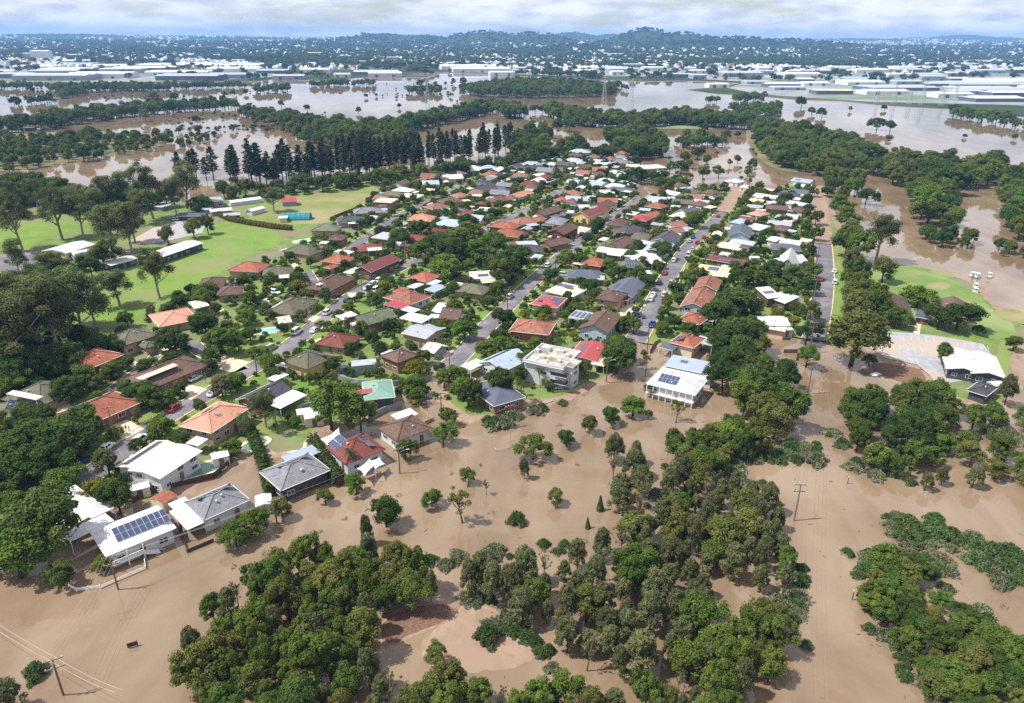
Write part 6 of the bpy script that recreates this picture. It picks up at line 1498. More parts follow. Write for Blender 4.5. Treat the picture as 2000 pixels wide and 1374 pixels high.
def cart(px, py, ang, label):
    g = at(px, py, LAND * 0.3); o = empty('golf_cart', g, math.radians(ang))
    MB().box(-1.1, 1.1, -0.6, 0.6, 0.3, 0.75).box(-1.1, -0.2, -0.6, 0.6, 0.75, 1.05).build('body', CP['white'], o)
    MB().box(-1.0, 0.8, -0.65, 0.65, 1.85, 1.95).build('canopy', CP['white'], o)
    MB().box(-0.3, 0.2, -0.55, 0.55, 0.75, 0.85).box(-0.4, -0.28, -0.55, 0.55, 0.85, 1.3).build('seat', M['rubber'], o)
    for x in (-0.9, 0.7):
        for y in (-0.6, 0.6): MB().beam((x, y, 0.7), (x, y, 1.85), 0.05).build('canopy_post', M['steel'], o); w2 = put('wheel', WHEEL, o, (x, y * 0.95, 0.25)); w2.scale = (0.75, 0.75, 0.75)
    tag(o, label, 'golf cart', 'golf carts'); USED.add(label)
cart(1900, 541, 10, 'left golf cart stranded in the shallow water'); cart(1909, 543, 20, 'second golf cart stranded in the shallow water'); cart(1932, 542, 60, 'right golf cart stranded in the shallow water')
cart(301, 846, 30, 'silver golf buggy parked in front of the white wagon'); cart(1904, 572, 80, 'white golf cart at the edge of the green'); cart(1905, 563, 75, 'white golf cart behind the one at the edge of the green')
g = at(1797, 508, 0); o = empty('goal_frame', g, 0.1)
MB().beam((-2, 0, -0.5), (-2, 0, 1.1), 0.1).build('post', M['paint_white'], o); MB().beam((2, 0, -0.5), (2, 0, 1.1), 0.1).build('post', M['paint_white'], o); MB().beam((-2, 0, 1.1), (2, 0, 1.1), 0.1).build('crossbar', M['paint_white'], o); MB().beam((-2, 0, 1.1), (-2.2, 1.4, 0.1), 0.08).build('stay', M['paint_white'], o); tag(o, 'white goal frame drowned beside the golf green', 'goal')
g = at(982, 880, 0); o = empty('goal_frame', g, 0.35)
for x in (-1.6, 1.6): MB().beam((x, 0, -0.5), (x, 0, 0.5), 0.07).build('post', M['steel'], o); MB().beam((x, 0, 0.5), (x, 1.6, 0.2), 0.06).build('stay', M['steel'], o)
MB().beam((-1.6, 0, 0.5), (1.6, 0, 0.5), 0.07).build('crossbar', M['steel'], o); tag(o, 'thin metal frame just above the water in mid-park', 'frame')
def rubbish(px, py, label, col_='timber'):
    g = at(px, py, 0); mb = MB()
    for _ in range(7):
        a = Vector((random.uniform(-0.5, 0.5), random.uniform(-0.5, 0.5), random.uniform(0, 0.25))); b = a + Vector((random.uniform(-0.6, 0.6), random.uniform(-0.6, 0.6), random.uniform(0.05, 0.45)))
        mb.beam(a, b, 0.09, 0.06)
    o = mb.build('debris_snag', M[col_]); o.location = g; tag(o, label, 'debris', 'snags of flood debris'); USED.add(label)
for i, (x, y) in enumerate(((884, 925), (1093, 832), (779, 968), (720, 995), (672, 1015), (620, 1040), (573, 1058), (518, 1083), (460, 1108), (1049, 850), (958, 1002), (1127, 908), (1237, 746), (1138, 773), (1140, 812), (937, 910), (1143, 1058), (1960, 1187))):
    rubbish(x, y, ['snag of pale debris alone in open water, %s from the left' % n for n in ('first', 'second', 'third', 'fourth', 'fifth', 'sixth', 'seventh', 'eighth', 'ninth', 'tenth', 'eleventh', 'twelfth', 'thirteenth', 'fourteenth', 'fifteenth', 'sixteenth', 'seventeenth', 'last')][sorted([884, 1093, 779, 720, 672, 620, 573, 518, 460, 1049, 958, 1127, 1237, 1138, 1140, 937, 1143, 1960]).index(x)])
for x, y, l_ in ((1000, 545, 0),): pass
# small patio furniture and bins
def bin_(px, py, label):
    g = at(px, py, LAND); o = empty('wheelie_bin', g, 0.6)
    MB().add([(-0.22, -0.25, 0.05), (0.22, -0.25, 0.05), (0.22, 0.25, 0.05), (-0.22, 0.25, 0.05), (-0.28, -0.33, 1.0), (0.28, -0.33, 1.0), (0.28, 0.33, 1.0), (-0.28, 0.33, 1.0)], [(0, 3, 2, 1), (0, 1, 5, 4), (1, 2, 6, 5), (2, 3, 7, 6), (3, 0, 4, 7), (4, 5, 6, 7)]).build('bin_body', M['rubber'], o)
    MB().box(-0.31, 0.31, -0.38, 0.36, 1.0, 1.08).build('lid', surf('bin_lid', lin(214, 176, 40), lin(190, 150, 30), 3, rough=0.5), o)
    tag(o, label, 'bin'); USED.add(label)
bin_(364, 817, 'yellow-lidded wheelie bin on the verge by the red car')
# two small figures on the concrete drive
def person(px, py, ang, shirt, label):
    g = at(px, py, LAND + 0.02); me = bpy.data.meshes.new('body')
    V = [(0, 0, 0.92), (0, 0, 1.2), (0, 0, 1.42), (0, 0.01, 1.52), (0, 0.02, 1.66), (0.1, 0, 0.86), (0.12, 0.05, 0.48), (0.12, 0.02, 0.08), (0.12, 0.14, 0.04), (-0.1, 0, 0.86), (-0.12, -0.04, 0.48), (-0.13, -0.1, 0.08), (-0.13, 0.03, 0.04),
         (0.2, 0, 1.4), (0.26, 0.02, 1.14), (0.27, 0.1, 0.9), (0.27, 0.13, 0.8), (-0.2, 0, 1.4), (-0.27, 0.02, 1.14), (-0.28, 0.08, 0.9), (-0.28, 0.11, 0.8)]
    E = [(0, 1), (1, 2), (2, 3), (3, 4), (0, 5), (5, 6), (6, 7), (7, 8), (0, 9), (9, 10), (10, 11), (11, 12), (2, 13), (13, 14), (14, 15), (15, 16), (2, 17), (17, 18), (18, 19), (19, 20)]
    rad = [.14, .14, .13, .055, .1, .09, .06, .045, .035, .09, .06, .045, .035, .06, .045, .035, .03, .06, .045, .035, .03]
    me.from_pydata(V, E, []); o = put('person', me, None, g, (0, 0, math.radians(ang)))
    sk = o.modifiers.new('skin', 'SKIN')
    for v, r2 in zip(me.skin_vertices[0].data, rad): v.radius = (r2, r2)
    me.skin_vertices[0].data[0].use_root = True
    o.modifiers.new('smooth', 'SUBSURF').render_levels = 1
    me.materials.append(shirt); tag(o, label, 'person'); USED.add(label)
person(247, 842, 40, surf('dark_red_cloth', lin(92, 40, 44), lin(70, 32, 36), 3), 'left of two small figures in dark clothes on the pale drive')
person(253, 843, -60, surf('brown_cloth', lin(126, 84, 76), lin(100, 66, 60), 3), 'right of two small figures in brown clothes on the pale drive')
# ------------------------------------------------------------------ trees that stand out singly
def seg_d(p, a, b):
    ab = (b[0] - a[0], b[1] - a[1]); t = max(0, min(1, ((p[0] - a[0]) * ab[0] + (p[1] - a[1]) * ab[1]) / (ab[0] ** 2 + ab[1] ** 2 + 1e-9)))
    return math.hypot(p[0] - a[0] - t * ab[0], p[1] - a[1] - t * ab[1])
def on_road(p, m=1.0):
    for pts, w_ in ROADS:
        for a, b in zip(pts[:-1], pts[1:]):
            if abs(a.x - p[0]) > 60 and abs(b.x - p[0]) > 60: continue
            if seg_d(p, a, b) < w_ / 2 + m: return True
    return False
def on_foot(p, m=1.0):
    for x, y, a, b, rz in FOOT:
        dx_, dy_ = p[0] - x, p[1] - y
        if abs(dx_) > 25 or abs(dy_) > 25: continue
        c, s = math.cos(-rz), math.sin(-rz)
        if abs(dx_ * c - dy_ * s) < a + m and abs(dx_ * s + dy_ * c) < b + m: return True
    return False
def on_open(p): return any(inside(p, q) for q in OPEN)
def bp(x, y, z=0.0): g = at(x, y, z); return (g.x, g.y)
ORD0 = ('first', 'second', 'third', 'fourth', 'fifth', 'sixth', 'seventh', 'eighth', 'ninth', 'tenth', 'eleventh', 'twelfth', 'thirteenth', 'fourteenth', 'fifteenth', 'sixteenth', 'seventeenth', 'eighteenth', 'nineteenth', 'twentieth')
TENS = {20: 'twenty', 30: 'thirty', 40: 'forty', 50: 'fifty', 60: 'sixty', 70: 'seventy', 80: 'eighty', 90: 'ninety'}
ORD = list(ORD0) + ['%s-%s' % (TENS[n // 10 * 10], ORD0[n % 10 - 1]) if n % 10 else TENS[n][:-1] + 'ieth' for n in range(21, 100)]
def single(kind, x, y, H_, label, wide=1.0, z=0.0, group='trees standing alone in the flood'):
    USED.add(label); tree(kind, bp(x, y, z), H_, wide, z, group, label)
for a in (('round', 844, 990, 3.6, 'small round tree in open water below mid-park', 1.1), ('round', 915, 947, 3.4, 'small leafy tree in open water left of the sapling pair', 1.0), ('sapling', 950, 966, 4.0, 'thin pale sapling in open water beside a small leafy tree', 0.8), ('sapling', 903, 1022, 8.0, 'tall open sapling with a clear shadow on the water', 1.1),
          ('dark', 755, 1030, 5.8, 'round dark tree at the top edge of the near thicket', 1.0), ('round', 1041, 897, 5.2, 'largest round tree in the middle of the flooded park', 1.15), ('casuarina', 1025, 936, 5.2, 'slim grey-green tree below the largest park tree', 0.8), ('dark', 1106, 870, 4.0, 'compact dark tree right of the largest park tree', 1.0),
          ('olive', 1085, 986, 3.6, 'olive tree alone in the lower flooded park', 1.1), ('scrub', 1010, 1022, 2.6, 'pale scrubby bush in open water near the tall sapling', 0.55), ('cypress', 1172, 997, 3.4, 'larger of the two small cypresses in the water', 1.0), ('cypress', 1148, 1032, 2.4, 'smaller of the two small cypresses in the water', 1.0),
          ('olive', 1150, 848, 4.6, 'thin-leaved olive tree right of the compact dark tree', 1.0), ('dark', 1193, 828, 4.8, 'dark round tree left of the big bright tree', 1.0), ('bright', 1236, 812, 5.0, 'big bright green tree in front of the verandah house', 1.2), ('olive', 1266, 818, 2.6, 'low olive bush right of the big bright tree', 1.0),
          ('sapling', 1320, 826, 6.5, 'leaning young gum in front of the verandah house', 1.1), ('bright', 462, 1066, 4.6, 'left of two joined bright trees before the grey-tiled house', 1.15), ('bright', 502, 1040, 4.8, 'right of two joined bright trees before the grey-tiled house', 1.15), ('round', 636, 985, 3.6, 'leafy shrub-sized tree at the kerb of the dark-walled house', 1.0),
          ('bright', 697, 965, 4.2, 'round bright tree at the kerb of the red-tiled house', 1.1), ('olive', 553, 1012, 4.6, 'olive tree beside the garden shed power pole', 1.0), ('round', 866, 868, 5.0, 'leafy tree at the flooded corner of the brown-tiled house', 1.1), ('round', 880, 830, 4.4, 'upper leafy tree beside the flooded side street', 1.0),
          ('round', 792, 900, 5.0, 'tree right of the red-tiled house beside the power pole', 0.9), ('palm', 684, 925, 6.5, 'palm in front of the red-tiled house', 0.9), ('bright', 205, 1115, 3.0, 'small bright bush before the stairs of the white solar house', 0.9), ('round', 780, 770, 2.4, 'small yellow-green bush right of the green-roofed house', 1.0),
          ('round', 812, 790, 4.0, 'wide leafy bush behind the flooded brown roof', 1.2), ('casuarina', 720, 1065, 7.0, 'tall thin gum at the top of the near thicket', 0.6), ('round', 1270, 775, 3.2, 'green bush at the left corner of the verandah house', 1.0), ('scrub', 70, 1320, 2.2, 'dark drowned bush beside the bottom-left power pole', 0.6),
          ('olive', 1256, 702, 3.2, 'small olive tree beside the street corner pole', 0.8), ('palm', 1262, 722, 4.5, 'low palm left of the verandah house', 1.1), ('casuarina', 20, 1395, 6.5, 'grey-green tree cut by the bottom-left corner', 1.2), ('olive', 850, 1302, 3.8, 'lone leafy bush in the mud clearing', 1.0), ('scrub', 955, 1248, 2.4, 'bare grey bush in the mud clearing', 0.7)):
    single(*a)
# big trees with a place of their own
G = 'large trees of the suburb'
for a in (('dark', 95, 1085, 12.0, 'huge dark tree over the bottom-left corner', 1.05), ('bright', 40, 1125, 8.5, 'wide bright green tree at the bottom-left edge', 1.2), ('dark', -10, 1090, 9.0, 'dark tree at the left edge behind the wide bright tree', 1.1), ('dark', 235, 1000, 6.5, 'dense dark tree between the white houses at lower left', 1.1), ('round', 120, 1140, 4.0, 'leafy bush at the left end of the low white fence', 1.2),
          ('round', 648, 838, 11.0, 'biggest garden tree, left of the shade sails', 1.05), ('round', 705, 838, 7.0, 'garden tree right of the biggest garden tree', 0.9), ('gum', 520, 835, 10.3, 'open-crowned garden tree beside the white patio', 0.99), ('palm', 543, 848, 6.5, 'palm behind the white patio of the charcoal house', 1.0), ('palm', 527, 735, 9.5, 'tall palm on the left street', 1.0),
          ('casuarina', 435, 775, 6.5, 'grey-green street tree above the salmon house', 1.4), ('casuarina', 215, 930, 7.0, 'grey-green street tree beside the long white house', 1.3), ('round', 130, 965, 5.5, 'pale leafy tree above the white house at lower left', 1.2), ('bright', 30, 1000, 4.5, 'bright tree left of the white house at lower left', 1.2),
          ('dark', 1205, 728, 8.5, 'large dark tree on the corner right of the apartments', 1.25), ('bright', 1206, 705, 7.5, 'bright tree behind the corner tree by the apartments', 1.2), ('bright', 908, 662, 6.0, 'bright round tree on the corner of the centre street', 1.3), ('dark', 915, 795, 7.0, 'dark tree left of the grey hip-roofed brick house', 1.0), ('dark', 980, 775, 7.5, 'dark tree behind the grey hip-roofed brick house', 0.9),
          ('palm', 1055, 758, 6.0, 'palm before the apartments', 1.0), ('palm', 1018, 785, 6.5, 'palm right of the grey hip-roofed brick house', 1.0), ('round', 985, 700, 6.0, 'dark leafy tree behind the pale grey solar house', 1.1), ('yellow', 752, 578, 6.0, 'bright yellow bush beside the white cars', 1.0), ('round', 1237, 652, 5.5, 'round street tree by the right-hand street end', 1.0),
          ('dark', 1425, 625, 11.0, 'large dark tree right of the townhouses', 1.25), ('dark', 1395, 640, 9.5, 'dark tree behind the orange solar house', 1.1), ('round', 1470, 560, 8.0, 'leafy tree behind the white split-roof house', 1.2), ('dark', 1505, 550, 8.0, 'dark tree left of the straight road', 1.2), ('round', 1550, 560, 8.0, 'leafy tree beside the straight road near the modern house', 1.1),
          ('gum', 1710, 512, 21.6, 'tall spreading gum at the water beyond the road trees', 1.16), ('olive', 1722, 552, 11.0, 'dome-shaped tree on the golf lawn', 1.1), ('olive', 1662, 712, 17.0, 'giant spreading tree at the flooded car park entrance', 1.3), ('bright', 1790, 600, 7.0, 'bright flat-topped tree between the club buildings', 1.4), ('dark', 1868, 645, 8.5, 'dark tree below the smaller club building', 1.4), ('dark', 1830, 640, 7.0, 'dark tree left of the club car park hedge', 1.2),
          ('round', 1745, 640, 7.0, 'leafy tree beside the car park steps', 1.2), ('round', 1978, 685, 5.0, 'round bush at the right end of the car park', 1.1), ('round', 1838, 710, 6.5, 'thin tree left of the twin-gabled hall', 0.8), ('casuarina', 1962, 790, 8.5, 'open tree right of the grey cottage', 1.0), ('bright', 1697, 712, 2.8, 'small bush at the foot of the giant spreading tree', 1.2), ('dark', 1908, 655, 3.5, 'small dark bush at the edge of the car park', 1.1),
          ('gum', 535, 414, 14.0, 'lone spreading tree on the paddock', 1.27), ('gum', 45, 490, 23.8, 'tall gum at the left edge of the school lawn', 0.99), ('gum', 122, 468, 22.7, 'tall gum left of the school hall', 1.10), ('gum', 163, 463, 20.5, 'tall gum behind the school hall', 1.10), ('gum', 225, 494, 21.6, 'gum right of the school hall', 1.10), ('gum', 258, 494, 22.7, 'gum between hall and classroom block', 1.10), ('gum', 264, 474, 19.4, 'gum behind the classroom block', 1.10),
          ('gum', 300, 428, 25.9, 'tallest gum beyond the court', 1.10), ('gum', 366, 408, 23.8, 'tall gum beside the grey building', 1.10), ('gum', 345, 420, 20.5, 'gum at the far corner of the court', 0.99), ('olive', 380, 466, 10.0, 'left of two trees at the end of the court', 1.0), ('olive', 407, 458, 10.0, 'right of two trees at the end of the court', 0.9), ('olive', 330, 478, 9.0, 'tree behind the long classroom block', 1.0),
          ('gum', 165, 672, 22.7, 'big gum leaning over the lawn above the red-tiled house', 1.10), ('gum', 118, 700, 23.8, 'big gum left of the leaning gum', 1.22), ('gum', 45, 735, 24.8, 'big gum at the left edge above the mossy roof', 1.22), ('gum', 235, 600, 14.0, 'spreading gum casting a shadow on the oval', 1.33), ('gum', 312, 582, 19.4, 'tall gum at the near corner of the classroom block', 0.99), ('gum', 100, 565, 15.1, 'gum beside the school car park', 1.44), ('gum', 20, 640, 19.4, 'gum at the left edge below the car park', 1.33), ('gum', 60, 610, 16.2, 'gum below the school car park', 1.22),
          ('gum', 20, 425, 20.0, 'gum at the left edge beyond the school lawn', 1.1),
          ('gum', 75, 418, 19.0, 'gum at the back of the school lawn, left of the path', 1.1),
          ('dark', 30, 398, 15.0, 'broad dark tree on the river bank at the left edge', 1.1),
          ('dark', 75, 396, 16.0, 'broad dark tree on the river bank left of the lawn', 1.1),
          ('dark', 115, 398, 15.0, 'broad dark tree on the river bank right of its twin', 1.1),
          ('gum', 150, 428, 18.0, 'gum at the back of the school lawn by the path', 1.1),
          ('gum', 190, 440, 20.0, 'gum standing behind the school hall to the right', 1.1),
          ('gum', 215, 415, 20.0, 'gum by the river left of the court', 1.1),
          ('gum', 245, 408, 19.0, 'gum by the river nearest the court', 1.1),
          ('gum', 280, 440, 18.0, 'gum at the left side of the court', 1.1),
          ('olive', 205, 525, 11.0, 'olive tree right of the dark tree by the classroom', 1.1),
          ('gum', 40, 545, 15.0, 'gum beside the parked cars at the left edge', 1.1),
          ('gum', 80, 600, 16.0, 'gum in the left grove below the car park', 1.1),
          ('gum', 140, 640, 19.0, 'gum at the middle of the left grove', 1.1),
          ('gum', 15, 700, 20.0, 'gum low in the left grove at the frame edge', 1.1),
          ('gum', 85, 690, 20.0, 'gum low in the left grove', 1.1),
          ('dark', 130, 735, 9.0, 'dark tree under the left grove gums', 1.1),
          ('dark', 20, 770, 9.0, 'dark tree at the left edge above the mossy roof', 1.1),
          ('dark', 75, 745, 9.0, 'dark tree behind the long mossy roof', 1.1),
          ('gum', 190, 640, 15.0, 'gum at the right end of the left grove', 1.1),
          ('round', 200, 690, 6.0, 'leafy tree between the left grove and the olive house', 1.1),
          ('dark', 20, 740, 10.0, 'dark tree deep in the left grove', 1.1),
          ('dark', 182, 548, 10.0, 'dark tree left of the short classroom block', 0.9), ('round', 250, 640, 5.0, 'bush at the near end of the oval', 1.1), ('round', 430, 692, 8.0, 'leafy tree on the cul-de-sac island', 1.1), ('dark', 405, 660, 8.0, 'dark tree at the head of the cul-de-sac', 1.1), ('dark', 345, 690, 7.5, 'dark tree below the large salmon roof', 1.2), ('round', 300, 800, 6.0, 'dark leafy tree on the verge of the orange-red roof', 1.2), ('dark', 270, 790, 6.0, 'dark tree beside the orange-red roof', 1.2),
          ('dark', 85, 905, 9.0, 'first of the dark trees shading the lower left street', 1.2), ('dark', 130, 880, 9.0, 'second of the dark trees shading the lower left street', 1.2), ('dark', 175, 868, 8.5, 'third of the dark trees shading the lower left street', 1.2), ('dark', 40, 930, 9.5, 'leftmost of the dark trees shading the lower left street', 1.3), ('olive', -5, 895, 10.0, 'olive tree at the left edge above the dark trees', 1.2), ('round', 55, 830, 5.5, 'round tree left of the curved driveway', 1.1), ('dark', 90, 838, 5.5, 'round dark tree beside the curved driveway', 1.1),
          ('dark', 148, 778, 6.5, 'dark tree above the orange-red roof', 1.2), ('round', 175, 760, 6.0, 'leafy tree below the red-tiled two-storey house', 1.2), ('round', 225, 745, 5.5, 'leafy tree right of the red-tiled two-storey house', 1.1), ('dark', 1165, 465, 9.0, 'tall round street tree beside the bare dirt block', 0.85), ('round', 1290, 505, 8.0, 'spreading street tree beside the white van', 1.2), ('round', 1352, 445, 9.0, 'spreading tree right of the pink gables', 1.2), ('dark', 918, 455, 8.5, 'round dark street tree by the blue-grey hip roof', 1.1),
          ('dark', 885, 515, 11.0, 'wide dark tree in the central grove', 1.3), ('dark', 850, 500, 10.0, 'dark tree at the left of the central grove', 1.2), ('round', 905, 490, 11.0, 'leafy tree at the back of the central grove', 1.2), ('round', 830, 520, 9.0, 'pale leafy tree at the front of the central grove', 1.1), ('bright', 870, 545, 9.0, 'bright tree at the near end of the central grove', 1.2), ('round', 960, 500, 11.0, 'tall tree at the right of the central grove', 1.1), ('dark', 1000, 545, 12.0, 'large dark tree shading the centre street', 1.2), ('olive', 975, 560, 10.0, 'olive tree over the white roof', 1.0), ('round', 940, 520, 10.0, 'tree in the middle of the central grove', 1.1),
          ('round', 815, 470, 9.0, 'tree behind the central grove by the side street', 1.1), ('round', 780, 480, 8.5, 'leafy tree above the maroon gable', 1.2), ('dark', 1245, 358, 9.0, 'dark tree at the flooded corner', 1.1), ('dark', 1245, 310, 13.0, 'big dark tree behind the white hall', 1.3), ('dark', 1262, 296, 12.0, 'second big dark tree behind the white hall', 1.2)):
    single(a[0], a[1], a[2], a[3], a[4], a[5], LAND if a[0] not in ('x',) else 0, G)
# street trees along the straight road
for i, (x, y, h_) in enumerate(((1645, 398, 10), (1640, 425, 11), (1652, 452, 11), (1660, 480, 12), (1650, 500, 11), (1672, 510, 12), (1660, 535, 10), (1668, 556, 10), (1652, 566, 8), (1672, 585, 10), (1660, 600, 9), (1690, 605, 10), (1668, 630, 12), (1705, 625, 11))):
    single('round' if i % 3 else 'olive', x, y, h_, '%s tree from the far end of the row right of the straight road' % ORD[i], 0.95, LAND, 'row of trees beside the straight road')
for i, (x, y, h_) in enumerate(((1592, 440, 7), (1590, 470, 6), (1585, 500, 5), (1588, 545, 6), (1578, 575, 6), (1582, 625, 6), (1574, 668, 6.5), (1574, 715, 6), (1572, 405, 7), (1585, 385, 6))):
    single('round' if i % 2 else 'dark', x, y, h_, '%s small tree on the house side of the straight road' % ORD[i], 1.0, LAND, 'small trees on the house side of the straight road')

# thickets: every tree is told apart by its row from the back and its place from the left
def thicket(px, name, kinds, dmin, hlo, hhi, zmid=4.0, base=0.0, group=None, wide=(0.95, 1.25), seed=1, avoid=None, rowm=7.0):
    random.seed(seed)
    pts = scatter([at(x, y, zmid) for x, y in px], dmin, avoid=avoid)
    pts.sort(key=lambda p: -p[1])
    rows = []
    for p in pts:
        if rows and rows[-1][0][1] - p[1] < rowm: rows[-1].append(p)
        else: rows.append([p])
    for ri, row in enumerate(rows):
        row.sort(key=lambda p: p[0] / p[1])
        for ci, p in enumerate(row):
            k = random.choice(kinds)
            where_ = '%s from left' % (ORD[ci] if ci < len(ORD) else ORD[-1]) if len(row) > 1 else 'alone'
            rn = 'only row' if len(rows) == 1 else ('back row' if ri == 0 else ('front row' if ri == len(rows) - 1 else '%s row' % ORD[ri]))
            lb = '%s, %s, %s of %s' % (LOOK[k], where_, rn, name)
            USED.add(lb)
            tree(k, p, random.uniform(hlo, hhi), random.uniform(*wide), base, group or name, lb)
thicket([(345, 1290), (400, 1180), (470, 1135), (560, 1092), (650, 1068), (770, 1085), (845, 1112), (840, 1150), (760, 1160), (715, 1195), (715, 1250), (740, 1320), (740, 1410), (440, 1410), (360, 1340)], 'the near left thicket', ['round', 'round', 'round', 'olive', 'olive', 'olive', 'casuarina', 'casuarina', 'round', 'dark', 'bare'], 3.0, 4.6, 8.6, seed=3, wide=(0.62, 0.92))
thicket([(890, 1118), (960, 1108), (1060, 1088), (1180, 1055), (1290, 1005), (1310, 935), (1350, 905), (1440, 930), (1530, 985), (1552, 1080), (1540, 1140), (1480, 1112), (1420, 1100), (1370, 1140), (1380, 1200), (1330, 1270), (1240, 1290), (1120, 1270), (1060, 1212), (985, 1155), (900, 1138)], 'the casuarina thicket', ['casuarina', 'casuarina', 'casuarina', 'casuarina', 'casuarina', 'olive', 'round', 'casuarina', 'casuarina', 'bare'], 3.1, 4.6, 8.4, seed=4, wide=(0.75, 1.05))
thicket([(745, 1345), (870, 1334), (960, 1338), (1060, 1346), (1240, 1352), (1330, 1300), (1410, 1235), (1455, 1180), (1530, 1160), (1530, 1270), (1470, 1345), (1420, 1410), (765, 1410)], 'the bottom edge thicket', ['olive', 'round', 'casuarina', 'olive', 'round', 'bare'], 2.9, 4.6, 7.6, seed=5, wide=(0.62, 0.92))
thicket([(1308, 850), (1400, 822), (1480, 838), (1480, 870), (1410, 905), (1330, 890)], 'the verandah-house thicket', ['bright', 'round', 'round', 'olive'], 3.4, 4.2, 7.2, seed=6, wide=(0.7, 1.0))
thicket([(1410, 650), (1470, 640), (1505, 690), (1540, 735), (1545, 800), (1500, 838), (1450, 790), (1410, 740)], 'the dark roadside stand', ['dark', 'round', 'dark', 'olive'], 5.6, 6.5, 10.5, 4.5, seed=7, wide=(0.75, 1.0), avoid=lambda p: on_foot(p, 1.5))
thicket([(1195, 870), (1265, 870), (1262, 950), (1240, 1010), (1200, 960)], 'the park casuarina clump', ['casuarina', 'casuarina', 'bare'], 4.0, 6.0, 9.0, seed=8)
thicket([(1655, 798), (1720, 772), (1800, 755), (1865, 790), (1860, 828), (1780, 848), (1680, 832)], 'the upper right island', ['dark', 'round', 'dark', 'round', 'olive'], 4.0, 4.5, 8.5, seed=9, wide=(0.72, 1.0))
thicket([(1668, 862), (1740, 845), (1830, 885), (1800, 908), (1700, 908)], 'the middle right island', ['round', 'dark', 'round'], 3.8, 3.6, 6.5, 3.0, seed=10, wide=(0.75, 1.0))
thicket([(1790, 920), (1890, 915), (1915, 945), (1810, 955)], 'the small feathery island', ['casuarina'], 5.0, 4.0, 5.5, 2.0, seed=11)
thicket([(1895, 805), (2010, 800), (2020, 828), (1900, 838)], 'the hedge by the cottage', ['dark', 'round'], 5.5, 4.5, 6.5, 2.5, seed=12)
thicket([(1830, 866), (1880, 862), (1890, 885), (1840, 890)], 'the little right tuft', ['round'], 5.0, 3, 4.5, 2.0, seed=13)
thicket([(1890, 885), (1950, 875), (2020, 890), (2020, 930), (1960, 920), (1900, 905)], 'the right edge island', ['olive', 'round'], 5.0, 4, 6, 2.5, seed=14)
thicket([(1700, 1090), (1770, 1085), (1820, 1150), (1900, 1185), (2020, 1290), (2020, 1400), (1870, 1400), (1770, 1250), (1710, 1170)], 'the bottom right thicket', ['round', 'olive', 'round', 'round', 'dark'], 3.0, 2.6, 4.6, 2.5, seed=15, wide=(1.0, 1.4))
thicket([(1760, 1020), (1830, 1012), (1842, 1050), (1780, 1060)], 'the right reed patch', ['scrub'], 2.4, 1.3, 2.0, 0.5, seed=16)
thicket([(1900, 1058), (1950, 1068), (2010, 1090), (2010, 1130), (1950, 1112), (1905, 1095)], 'the right edge reeds', ['scrub'], 2.6, 1.3, 2.2, 0.5, seed=17)
random.seed(21)
# drowned scrub along the edges: a mass nobody could count
pts = []
def fringe(px, n, spread, hlo=0.7, hhi=1.5):
    P = [at(x, y, 0.3) for x, y in px]; L = [(b - a).length for a, b in zip(P[:-1], P[1:])]
    for _ in range(n):
        i = random.choices(range(len(L)), L)[0]; q = P[i].lerp(P[i + 1], random.random())
        pts.append((q.x + random.gauss(0, spread), q.y + random.gauss(0, spread), 0.0, random.uniform(hlo, hhi), random.uniform(0.5, 1.0)))
fringe([(1680, 1085), (1690, 1130), (1700, 1160), (1730, 1230), (1760, 1290), (1790, 1340), (1820, 1390)], 40, 1.2)
fringe([(1800, 1085), (1830, 1120), (1850, 1150)], 15, 1.5); fringe([(1900, 1195), (1940, 1240), (2010, 1300)], 20, 1.4)
fringe([(1755, 1015), (1765, 1050), (1800, 1075), (1850, 1055), (1900, 1050)], 22, 1.3); fringe([(1880, 1040), (1920, 1090), (1960, 1125), (2000, 1140)], 20, 1.4)
fringe([(1290, 960), (1300, 1000), (1320, 980), (1345, 905), (1450, 935), (1530, 1000)], 25, 1.6); fringe([(1545, 1060), (1550, 1150), (1540, 1230), (1520, 1290)], 22, 1.3)
fringe([(1640, 840), (1660, 890), (1700, 925), (1780, 930)], 20, 1.3); fringe([(1480, 890), (1530, 895), (1580, 885), (1540, 870)], 35, 2.0, 0.9, 1.9)
fringe([(900, 1165), (980, 1200), (1040, 1260), (1080, 1300)], 20, 1.2); fringe([(1320, 905), (1400, 915), (1480, 895)], 20, 1.4); fringe([(860, 1100), (900, 1095), (1000, 1085), (1120, 1060)], 15, 1.2)
fringe([(1900, 850), (1930, 860), (1990, 850)], 15, 1.6); fringe([(960, 830), (1010, 815), (1040, 800), (1090, 785)], 12, 1.3, 1.0, 2.2)
mb = MB()
for p in random.sample(pts, min(len(pts), 220)) + [(a_[0] + random.gauss(0, 9), a_[1] + random.gauss(0, 9)) for a_ in random.sample(pts, 160)]:
    q = Vector((p[0] + random.gauss(0, 1.6), p[1] + random.gauss(0, 1.6), 0.03)); a2 = random.uniform(0, 6.28); l_ = random.uniform(0.15, 0.9)
    mb.beam(q, q + Vector((math.cos(a2) * l_, math.sin(a2) * l_, 0.02)), random.uniform(0.05, 0.22), 0.06)
tag(mb.build('floating_debris', M['debris']), 'sticks and litter floating on the flood near the thickets', 'debris', None, 'stuff')
gn_scatter('drowned_scrub', pts, ['scrub', 'scrub', 'mudscrub'], 'mud-coated scrub and reeds drowned along the thicket edges', 'scrub')

